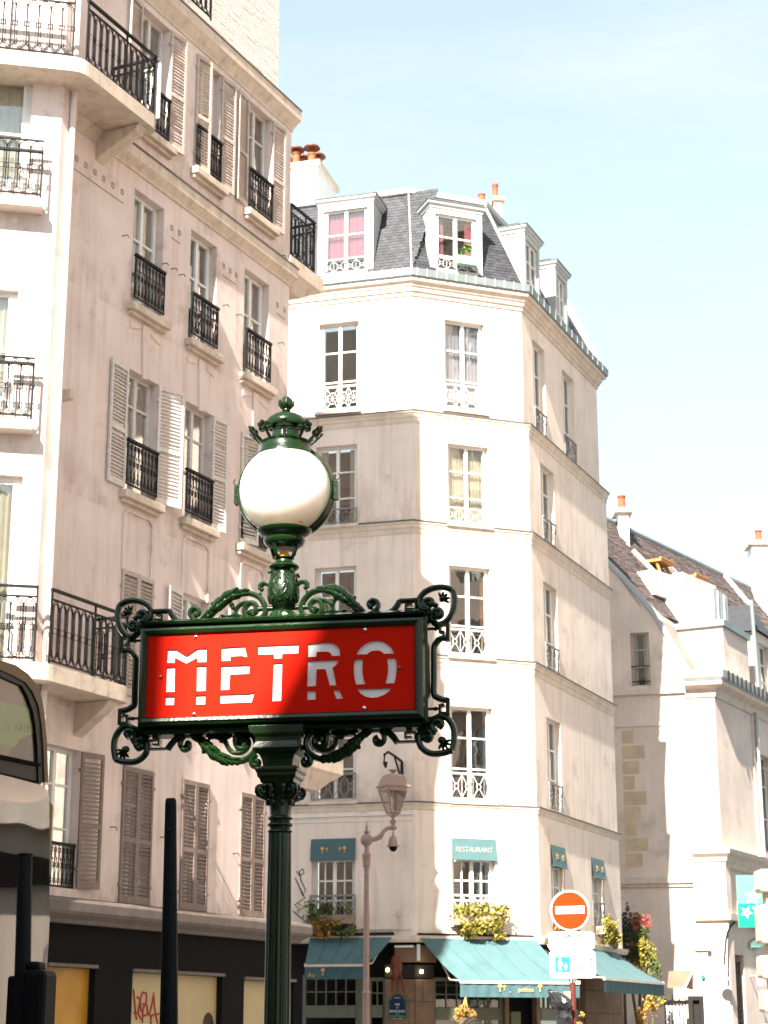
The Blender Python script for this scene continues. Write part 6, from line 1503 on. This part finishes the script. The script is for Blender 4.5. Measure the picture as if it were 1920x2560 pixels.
for k in range(4):
    a = math.pi / 4 + math.pi / 2 * k; d = D3 * math.cos(a) + N3 * math.sin(a); c = Vector((SGp.x, SGp.y, 0))
    P_ = [c + d * U(r_) + Vector((0, 0, yz(y))) for r_, y in ((370, 1530), (410, 1350), (415, 1150), (360, 950), (350, 800), (420, 740), (470, 790), (440, 830))]
    g.tube(P_, [.004, .008, .009, .009, .009, .008, .005, .003], 8, up=(d.cross(Vector((0, 0, 1)))))
part('corner_leaf', g, m_signgreen, ms, True)
for mir in (1, -1):
    g = MB(); q = [a1_(*p) for p in [(1590, 130), (1560, 95), (1520, 75), (1480, 80), (1458, 110)]]; strip(g, q, .006, mir); g.blob(SG.P(a1_(1478, 130)[0] * mir, a1_(1478, 130)[1]), .0095, n=10)
    strip(g, [a1_(*p) for p in [(1575, 60), (1570, 130), (1590, 210), (1610, 260)]], .008, mir, (.4, 1.2)); strip(g, [a1_(*p) for p in [(1600, 70), (1592, 140), (1600, 210)]], .007, mir, (.4, 1.2)); part('side_leaf', g, m_signgreen, ms, True)
g = MB(); g.lathe(cx2, [(U(265), yz(700)), (U(300), yz(690)), (U(385), yz(650)), (U(410), yz(605)), (U(385), yz(560)), (U(300), yz(515)), (U(240), yz(480)), (U(225), yz(430)), (U(240), yz(410)), (U(230), yz(395)), (U(270), yz(385)), (U(270), yz(365)), (U(150), yz(355))], 32); part('neck', g, m_signgreen, ms, True)
V2 = lambda v: zq(960 + v * .2803); U2 = lambda k: k * .2803 * .00162
g = MB()
for k in range(4):
    a = R(25) + math.pi / 2 * k; d = D3 * math.cos(a) + N3 * math.sin(a); c = Vector((SGp.x, SGp.y, 0))
    g.tube([c + d * r_ + Vector((0, 0, z_)) for r_, z_ in ((.020, yz(365)), (.040, yz(370)), (.052, yz(330)), (.058, yz(230)), (.068, yz(60)), (.075, V2(1420)))], .0055, 8, 1.6, up=d.cross(Vector((0, 0, 1))))
part('cradle', g, m_signgreen, ms, True)
g = MB(); g.lathe(cx2, [(.022, yz(360)), (.026, yz(300)), (.018, yz(240)), (.018, yz(200))], 16); part('amber_fitting', g, m_amber, ms, True)
g = MB(); g.lathe(cx2, [(.025, yz(170)), (.045, yz(120)), (.065, V2(1440)), (.070, V2(1420))], 24); part('lower_glass_cup', g, m_globe, ms, True)
g = MB(); g.lathe(cx2, [(U2(120), V2(1470)), (U2(170), V2(1440)), (U2(188), V2(1415)), (U2(190), V2(1395)), (U2(178), V2(1382)), (U2(182), V2(1370)), (U2(215), V2(1352)), (U2(248), V2(1325)), (U2(252), V2(1308)), (U2(236), V2(1302))], 40); part('lower_dish', g, m_signgreen, ms, True)
GR = .188; gz = V2(952)
g = MB(); g.blob((SGp.x, SGp.y, gz), GR, GR, GR, n=64); part('globe', g, m_globe, ms, True)
g = MB(); 
def on_globe(x, y):
    r = ray(x, y).normalized(); c = Vector((SGp.x, SGp.y, gz)); o = Vector((0, 0, EYE)); b = r.dot(c - o); dd_ = (c - o).length_squared - b * b; t = b - math.sqrt(max(0, GR * GR - dd_)); return o + r * t, c
for x, y, a_, b_ in ((751, 1304, .0075, .0045), (756, 1307, .004, .003), (791, 1286, .0025, .002), (786, 1280, .0015, .0025)):
    p_, c_ = on_globe(x, y); nn_ = (p_ - c_).normalized(); u_ = nn_.cross(Vector((0, 0, 1))).normalized(); v_ = u_.cross(nn_)
    q = MB(); q.blob(p_, a_, b_, .0008, (u_, v_, nn_), 10); part('red_smear', q, m_smear, ms)
g = MB(); RR = GR + .009; n = 64
prof_ = [(RR - .004, .012), (RR + .004, .016), (RR + .007, .008), (RR + .007, -.02), (RR + .011, -.026), (RR + .011, -.045), (RR + .006, -.052), (RR - .004, -.05)]
c = Vector((SGp.x, SGp.y, gz)); rings = []
for i in range(n + 1):
    t = R(-62) + R(304) * i / n - R(0)
    t = R(-90 + 22) + (R(316)) * i / n
    v = D3 * math.cos(t) + Vector((0, 0, math.sin(t)))
    rings.append([c + v * r_ + N3 * (o_ - .0) for r_, o_ in prof_])
g.loft(rings); part('globe_hoop', g, m_signgreen, ms, True)
for mir in (1, -1):
    g = MB(); b_ = SG.P(mir * (RR + .007), gz, -.02); f = Face(b_, SG.d); lo, hi = (0, .014) if mir > 0 else (-.014, 0)
    g.box(f, lo, hi, gz - .045, gz + .035, -.018, .018)
    for i in range(6): g.box(f, lo - .002, hi + .002, gz - .040 + i * .0135, gz - .034 + i * .0135, -.020, .020)
    part('hinge', g, m_signgreen, ms)
    g = MB(); hc_ = SG.P(mir * (RR + .016), gz + .055, -.02); g.tube([hc_ + D3 * (.014 * math.cos(R(t))) * mir + Vector((0, 0, .014 * math.sin(R(t)))) for t in range(-200, 61, 20)][::-1] + [SG.P(mir * (RR + .010), gz + .035, -.02)], .0025, 6, up=N3); part('hook', g, m_iron, ms, True)
g = MB(); g.lathe(cx2, [(U2(262), V2(655)), (U2(258), V2(630)), (U2(245), V2(612)), (U2(235), V2(575)), (U2(228), V2(545)), (U2(210), V2(520)), (U2(180), V2(505)), (U2(135), V2(480)), (U2(125), V2(400)), (U2(128), V2(350)), (U2(140), V2(395)), (U2(180), V2(392)), (U2(190), V2(370)), (U2(184), V2(335)), (U2(150), V2(300)), (U2(110), V2(280)), (U2(60), V2(268)), (U2(36), V2(255)), (U2(32), V2(245)), (U2(42), V2(240)), (U2(40), V2(232)), (U2(30), V2(228))], 48); part('crown_cap', g, m_signgreen, ms, True)
g = MB(); g.lathe(cx2, [(U2(30), V2(232)), (U2(55), V2(215)), (U2(62), V2(190)), (U2(60), V2(165)), (U2(50), V2(140)), (U2(30), V2(120)), (U2(8), V2(114))], 24, .06, 8)
for k in range(8):
    a = 2 * math.pi * k / 8; d = Vector((math.cos(a), math.sin(a), 0)); c = Vector((SGp.x, SGp.y, 0))
    g.tube([c + d * U2(40) + Vector((0, 0, V2(222))), c + d * U2(68) + Vector((0, 0, V2(190))), c + d * U2(66) + Vector((0, 0, V2(168))), c + d * U2(82 if k % 2 else 70) + Vector((0, 0, V2(158 if k % 2 else 140)))], [.004, .005, .005, .001], 6)
part('bud_finial', g, m_signgreen, ms, True)
g = MB(); n = 48; g.tube([Vector((SGp.x + U2(222) * math.cos(t), SGp.y + U2(222) * math.sin(t), V2(535))) for t in [2 * math.pi * i / n for i in range(n)]], .006, 8, closed=True)
part('crown_ring', g, m_signgreen, ms, True)
for k in range(10):
    a = math.pi / 10 + 2 * math.pi * k / 10; d = Vector((math.cos(a), math.sin(a), 0)); tn = Vector((-math.sin(a), math.cos(a), 0)); c = Vector((SGp.x, SGp.y, 0)); g = MB()
    b_ = c + d * U2(222) + Vector((0, 0, V2(535))); tp_ = c + d * U2(300) + Vector((0, 0, V2(462))); g.tube([b_, tp_], [.007, .006], 6)
    ud = (tp_ - b_).normalized(); nn = ud.cross(tn)
    for j in range(5):
        an = R(-100 + 50 * j); v = ud * math.cos(an) + tn * math.sin(an); g.blob(tp_ + v * .020, .018, .0155, .007, (v, v.cross(nn).normalized(), nn), 8)
    g.blob(tp_ + nn * .004, .010, n=8); part('crown_palmette', g, m_signgreen, ms, True)
# ---- below the panel: square entablature, capital, fluted post
def sqr(w, z, d=None): d = d or w; return [SG.P(-w, z, d), SG.P(w, z, d), SG.P(w, z, -d), SG.P(-w, z, -d)]
Wz = lambda v: zq(1780 + v * .15375); UW = lambda k: k * .15375 * .00162
g = MB(); g.loft([sqr(UW(k), Wz(v), min(UW(k), .095)) for k, v in ((455, 262), (455, 300), (440, 318), (440, 372), (385, 385), (378, 400), (372, 420), (350, 440), (345, 500), (345, 520), (368, 585), (372, 600), (380, 620), (372, 650), (340, 680), (285, 730), (255, 800), (240, 880), (240, 900))]); part('entablature', g, m_signgreen, ms, bevel=.004)
g = MB(); g.loft([sqr(UW(k), Wz(v)) for k, v in ((240, 898), (330, 920), (345, 935), (345, 975), (330, 1000), (318, 1020), (312, 1080), (280, 1110), (262, 1180))]); part('abacus', g, m_signgreen, ms, bevel=.004)
g = MB(); g.lathe(cx2, [(UW(262), Wz(1170)), (UW(240), Wz(1250)), (UW(215), Wz(1350)), (UW(195), Wz(1440)), (UW(182), Wz(1520)), (UW(165), Wz(1690)), (UW(170), Wz(1700))], 32, .03, 8); part('capital_bell', g, m_signgreen, ms, True)
g = MB()
for k in range(4):
    a = math.pi / 4 + math.pi / 2 * k; d = D3 * math.cos(a) + N3 * math.sin(a); c = Vector((SGp.x, SGp.y, 0)); sd_ = d.cross(Vector((0, 0, 1)))
    for q in (-1, 1):
        vc = c + d * UW(350) + sd_ * (.008 * q) + Vector((0, 0, Wz(1290))); g.tube([c + d * UW(250) + Vector((0, 0, Wz(1440))), c + d * UW(340) + sd_ * (.008 * q) + Vector((0, 0, Wz(1395)))] + [vc + d * (r_ * math.cos(R(t))) + Vector((0, 0, r_ * math.sin(R(t)))) for t, r_ in zip(range(-60, 421, 40), [.024 - .0017 * i for i in range(13)])], .0065, 6, up=sd_)
part('capital_volute', g, m_signgreen, ms, True)
g = MB()
for k in range(8):
    a = math.pi / 8 + math.pi / 4 * k; d = D3 * math.cos(a) + N3 * math.sin(a); sd_ = d.cross(Vector((0, 0, 1))); c = Vector((SGp.x, SGp.y, 0))
    for j, (r_, v) in enumerate(((205, 1480), (228, 1380), (262, 1290), (285, 1230))): g.blob(c + d * UW(r_) + Vector((0, 0, Wz(v))), .010, .012, .013, (d, sd_, Vector((0, 0, 1))), 8)
    g.blob(c + d * UW(255) + Vector((0, 0, Wz(1330))), .010, .006, .02, (d, sd_, Vector((0, 0, 1))), 8)
part('capital_leaf', g, m_signgreen, ms, True)
g = MB(); g.lathe(cx2, [(UW(168), Wz(1690)), (UW(190), Wz(1710)), (UW(198), Wz(1730)), (UW(185), Wz(1752)), (UW(170), Wz(1760)), (UW(165), Wz(1800)), (UW(195), Wz(1815)), (UW(202), Wz(1840)), (UW(190), Wz(1858)), (UW(172), Wz(1870)), (UW(168), Wz(1905)), (UW(192), Wz(1925)), (UW(198), Wz(1945)), (UW(186), Wz(1965)), (UW(175), Wz(1975))], 32); part('collar', g, m_signgreen, ms, True)
g = MB(); g.lathe(cx2, [(UW(172), Wz(1972)), (UW(176), Wz(2010)), (.0475, 2.0), (.050, 1.5), (.053, .9)], 96, .035, 16); g.lathe(cx2, [(.16, .13), (.16, .2), (.13, .24), (.10, .5), (.09, .55), (.075, .85), (.066, .9), (.055, .92)], 32); part('post', g, m_signgreen, ms, True)

# ================================================================== POSTS, TRAFFIC SIGNAL, BUS
PD = 7.0
bp = thing('black_post', 'slim tapering black metal post standing left of the metro sign', 'post', (at_depth(421, 2560, PD).x, PD, 0))
t0 = at_depth(427, 1996, PD); b0 = at_depth(422, 2560, PD); dx = (b0 - t0) / (t0.z - b0.z)
g = MB(); bot = t0 + dx * (t0.z - .13); k_ = .0000 + PD / 4600
g.tube([bot, b0, t0 + dx * .02, t0 + dx * .008, t0], [.036, 22.5 * k_, 14.2 * k_, 13.6 * k_, 11 * k_], 20); part('tube', g, m_black, bp, True)
g = MB(); g.lathe((bot.x, bot.y), [(.10, .13), (.10, .15), (.05, .16)], 20); part('base_plate', g, m_black, bp, True)
g = MB(); p_ = t0 + dx * .12; g.blob(p_ + Vector((-.003, -14.5 * k_, 0)), .007, n=8); part('bolt', g, m_iron, bp, True)
TD = 6.3
tl = thing('traffic_light', 'black traffic signal seen from behind on its pole, low at the far left', 'traffic light', (at_depth(60, 2560, TD).x, TD, 0))
t0 = at_depth(63, 2137, TD); b0 = at_depth(54, 2560, TD); dx = (b0 - t0) / (t0.z - b0.z); k_ = TD / 4600
g = MB(); g.tube([t0 + dx * (t0.z - .0), b0, t0 + dx * .01, t0], [.035, 21 * k_, 17.5 * k_, 15 * k_], 20); part('pole', g, m_black, tl, True)
g = MB(); g.lathe((t0.x, t0.y), [(18.5 * k_, t0.z - .006), (19 * k_, t0.z + .002), (16 * k_, t0.z + .005)], 20); part('pole_cap', g, m_black, tl, True)
hf = Face(at_depth(100, 2480, TD), (1, -.1)); a = hf.at(62, 2532); b = hf.at(126, 2424); hz1 = b[1]; hz0 = a[1] - .18
g = MB(); g.box(hf, a[0], b[0], hz0, hz1, -.10, .06); part('signal_housing', g, m_blackp, tl, bevel=.02)
g = MB(); c_ = hf.at(22, 2450); g.box(hf, c_[0], c_[0] + .05, hz0 + .02, hz1 - .02, -.09, .02); g.box(hf, a[0] - .005, hf.at(104, 2410)[0], hz1 - .004, hf.at(100, 2404)[1], -.06, .03); part('back_shield', g, m_blackp, tl, bevel=.01)

BF = Face((-1.45, 8.05), dirn(25.6))
bu = thing('bus', 'city bus with tan trim, rounded window and lime transit sticker at the left edge', 'bus', BF.P(-3, 0, -1.2))
def bpx(x, y, o=0): return BF.at(x, y, o)
ext = -7.5
up_out = [bpx(x, y) for x, y in ((0, 1650), (40, 1663), (72, 1686), (92, 1712), (105, 1745), (112, 1790), (118, 1860), (121, 1915), (121, 1956))]
up_in = [bpx(x, y) for x, y in ((0, 1676), (35, 1692), (62, 1706), (80, 1732), (94, 1775), (102, 1820), (106, 1870), (108, 1925))]
zT = up_out[0][1]
g = MB()
body = [(ext, .35), (bpx(136, 2300)[0], .35), (bpx(136, 2300)[0], bpx(136, 2010)[1])] + [bpx(x, y) for x, y in ((134, 1990), (128, 1972), (118, 1962))] + list(reversed(up_out)) + [(ext, zT + .12)]
bb = [(min(s, 0.2), z) for s, z in body]
g.prism(BF, bb, -2.4, -.03); part('body', g, m_busbody, bu, bevel=.01)
# trim ring round the upper window
def ribbon(outl, inl, o0, o1, mt, nm):
    g = MB(); n = min(len(outl), len(inl))
    for i in range(n - 1): g.hexa([BF.P(*outl[i], o0), BF.P(*outl[i + 1], o0), BF.P(*inl[i + 1], o0), BF.P(*inl[i], o0), BF.P(*outl[i], o1), BF.P(*outl[i + 1], o1), BF.P(*inl[i + 1], o1), BF.P(*inl[i], o1)])
    return part(nm, g, mt, bu)
zL = lambda l: [(ext, l[0][1] + .10)] + l
oo = [bpx(x, y) for x, y in ((0, 1650), (40, 1663), (72, 1686), (92, 1712), (105, 1745), (112, 1790), (118, 1860), (121, 1956))]
ii = [bpx(x, y) for x, y in ((0, 1674), (35, 1690), (64, 1706), (82, 1730), (97, 1765), (104, 1810), (109, 1870), (112, 1956))]
ribbon(zL(oo), zL(ii), -.029, .0, m_busbody, 'window_trim')
jj = [bpx(x, y) for x, y in ((0, 1688), (30, 1702), (58, 1714), (72, 1740), (85, 1775), (92, 1815), (97, 1870), (100, 1956))]
ribbon(zL(ii), zL(jj), -.029, -.006, m_busblack, 'rubber_seal')
# pink sheet painted as the facade's reflection, sticker, glass behind seal
zlow = bpx(0, 1890)[1]; e_ = [(ext, jj[0][1] + .10)] + jj[:-1] + [(jj[-1][0], bpx(100, 1912)[1]), (ext, zlow + .08)]
g = MB(); g.prism(BF, e_, -.0295, -.024); part('reflection_sheet', g, m_pinkrefl, bu)
g = MB(); g.prism(BF, [bpx(5, 1750), bpx(91, 1772), bpx(97, 1835), bpx(97, 1880), bpx(5, 1857)], -.0235, -.022); st_ = part('sticker', g, m_stick, bu)
s_, z_ = bpx(66, 1820); text('RATP', BF, s_, z_, .032, -.021, m_sticklogo, st_, wfit=abs(bpx(83, 1820)[0] - bpx(45, 1820)[0]), shear=0)
g = MB(); c_ = bpx(29, 1809); hw_ = abs(bpx(41, 1809)[0] - c_[0]); hz_ = .036
g.tube([BF.P(c_[0] + hw_ * .85 * math.cos(t), c_[1] + hz_ * math.sin(t), -.0205) for t in [2 * math.pi * k / 24 for k in range(24)]], .0055, 6, .3, up=BF.n.to_3d(), closed=True)
g.tube([BF.P(*bpx(x, y), -.0205) for x, y in ((15, 1793), (22, 1798), (27, 1803), (24, 1805), (30, 1812), (31, 1824), (30, 1841))], .0022, 5, .5, up=BF.n.to_3d()); part('logo', g, m_sticklogo, st_)
g = MB(); g.prism(BF, [(0 + bpx(25, 1890)[0], zlow - .005), bpx(45, 1870), bpx(62, 1848), bpx(80, 1838), bpx(97, 1832), bpx(100, 1912), bpx(60, 1905)], -.0215, -.0205); part('dark_lining', g, m_tealdk, bu)
g = MB(); g.prism(BF, e_, -.019, -.016); part('glass', g, m_busglass2, bu)
g = MB(); g.prism(BF, [(ext, bpx(0, 1887)[1] + .1), bpx(0, 1886), bpx(102, 1908), bpx(102, 1916), bpx(0, 1896), (ext, bpx(0, 1896)[1] + .1)], -.015, .0); part('wiper_bar', g, m_shop, bu)
g = MB(); g.prism(BF, [(ext, bpx(0, 1897)[1] + .1), bpx(0, 1897), bpx(112, 1918), bpx(114, 1956), bpx(0, 1929), (ext, bpx(0, 1929)[1] + .1)], -.029, -.012); part('black_band', g, m_busblack, bu)
# lower windscreen
lo_ = [(ext, bpx(0, 1934)[1] + .12), bpx(0, 1934), bpx(108, 1962), bpx(124, 1975), bpx(129, 1995), bpx(130, 2300), (bpx(130, 2300)[0], 1.0), (ext, 1.0)]
g = MB(); g.prism(BF, [(s, z) for s, z in lo_], -.0295, -.012); part('windscreen', g, m_busglass, bu)
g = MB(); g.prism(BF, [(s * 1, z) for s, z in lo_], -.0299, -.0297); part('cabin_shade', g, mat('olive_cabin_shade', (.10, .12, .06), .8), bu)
for s_ in (-6.3, -1.0):
    g = MB(); c_ = BF.P(s_, .48, -.02); g.tube([BF.P(s_, .48, -.30), BF.P(s_, .48, .0)], .48, 28); wh = part('wheel', g, m_busblack, bu, True)
    g = MB(); g.tube([BF.P(s_, .48, .0), BF.P(s_, .48, .012)], .26, 20); part('rim', g, m_chrome, wh, True)

# ================================================================== UNSEEN BUILDING BEHIND THE VIEWER (added, roof and chimney shaped to shade the sign)
e1 = Vector((math.cos(R(19.6)), -math.sin(R(19.6)))); back = Vector((-math.sin(R(19.6)), -math.cos(R(19.6))))
T_ = 12.0; dZ = T_ * math.tan(SUN_EL); OC = SGp + back * T_
hb_ = thing('shade_building', 'unseen cream mansard building added behind the viewer to shade the sign', 'building', (OC.x, OC.y, 0))
KF = Face(OC, -e1)                       # its front faces the viewer: d runs to the left seen from the sign
z_e = 2.05 + dZ
prof_b = [(-12, 0), (9, 0), (9, z_e), (.42, z_e)]
wl_h = []
for zz in (1.0, 4.4, 7.6):
    for s in range(-11, 9, 2): wl_h.append((s + .4, s + 1.5, zz, zz + 2.1))
m = MB(); wall(m, KF, -12, 9, 0, z_e, wl_h, 0, .25); part('wall', m, m_plasterC, hb_)
for h in wl_h: casement(KF, h, hb_, .15, 0, (.5,), m_white, m_glass, None)
for zz in (3.9, 7.1, z_e - .25): g = MB(); g.box(KF, -12, 9, zz, zz + .25, 0, .2); part('string_course', g, m_stonetrim, hb_)
# steep roof rising away from the lit gap; in KF, s = -e
g = MB(); sl0 = .19; pts = [(9, z_e), (9, z_e + .02), (-(sl0 + .48 * (2.05 - 3.16)), z_e + .03), (-(sl0 + .48 * (7.0 - 3.16)), 7.0 + dZ), (-12, 7.0 + dZ), (-12, z_e)]
g.prism(KF, pts, -9, -.01); part('roof', g, m_slate, hb_)
g = MB(); g.box(KF, .42, 2.9, z_e + .02, 3.75 + dZ, -1.2, -.02); cs2 = part('chimney_stack', g, m_plasterC, hb_)  # added stack, placed to shade the left end of the sign
g = MB(); g.box(KF, .41, 2.96, 3.75 + dZ, 3.85 + dZ, -1.25, .03); part('chimney_cap', g, m_stonetrim, cs2)
m = MB(); m.box(KF, -12, 9, 0, z_e - .01, -9, -8.9); m.box(KF, 8.98, 9, 0, z_e - .01, -8.89, -.26); m.box(KF, -12, -11.98, 0, z_e - .01, -8.89, -.26); part('side_wall', m, m_plasterC, hb_)
print('slats', SLATS, 'slates', SLN, 'objects', len(bpy.data.objects))

# ================================================================== BUILDING ACROSS THE STREET (outside the right edge, mirrored in the bus glass, height raised to cut low sky light)
ob = thing('plaster_building', 'long cream apartment building along the right side of the street, outside the view', 'building', (10, 22, 0))
OF = Face((10.2, 40), (0, -1)); m_opp = mat('opposite_plaster', (.55, .45, .38), .9, .1, 1, .2, 40, streak=.3); oh = [(s + .5, s + 1.6, z, z + 2.0) for z in (.7, 4.6, 7.7, 10.8, 13.9, 17.2, 20.4) for s in range(0, 36, 3)]
m = MB(); wall(m, OF, 0, 37, 0, 25, oh, 0, .25); m.box(OF, 0, 37, 0, 25, -8.1, -8.0); m.box(OF, 0, .02, 0, 25, -8, -.26); m.box(OF, 36.98, 37, 0, 25, -8, -.26); part('wall', m, m_opp, ob)
for h in oh: casement(OF, h, ob, .15, 0, (.5,), m_white, m_glass, None)
g = MB(); g.box(OF, 0, 37, 3.15, 3.5, .0, .12); part('shop_fascia', g, m_shop, ob)
for z in (3.8, 10.2, 16.4, 24.6): g = MB(); g.box(OF, 0, 37, z, z + .28, 0, .22); part('string_course', g, m_stonetrim, ob)
g = MB(); g.prism(Face((10.2, 40), (0, -1)), [(0, 25.09), (37, 25.09), (37, 27), (0, 27)], -8, -.4); part('roof', g, m_zinc, ob)
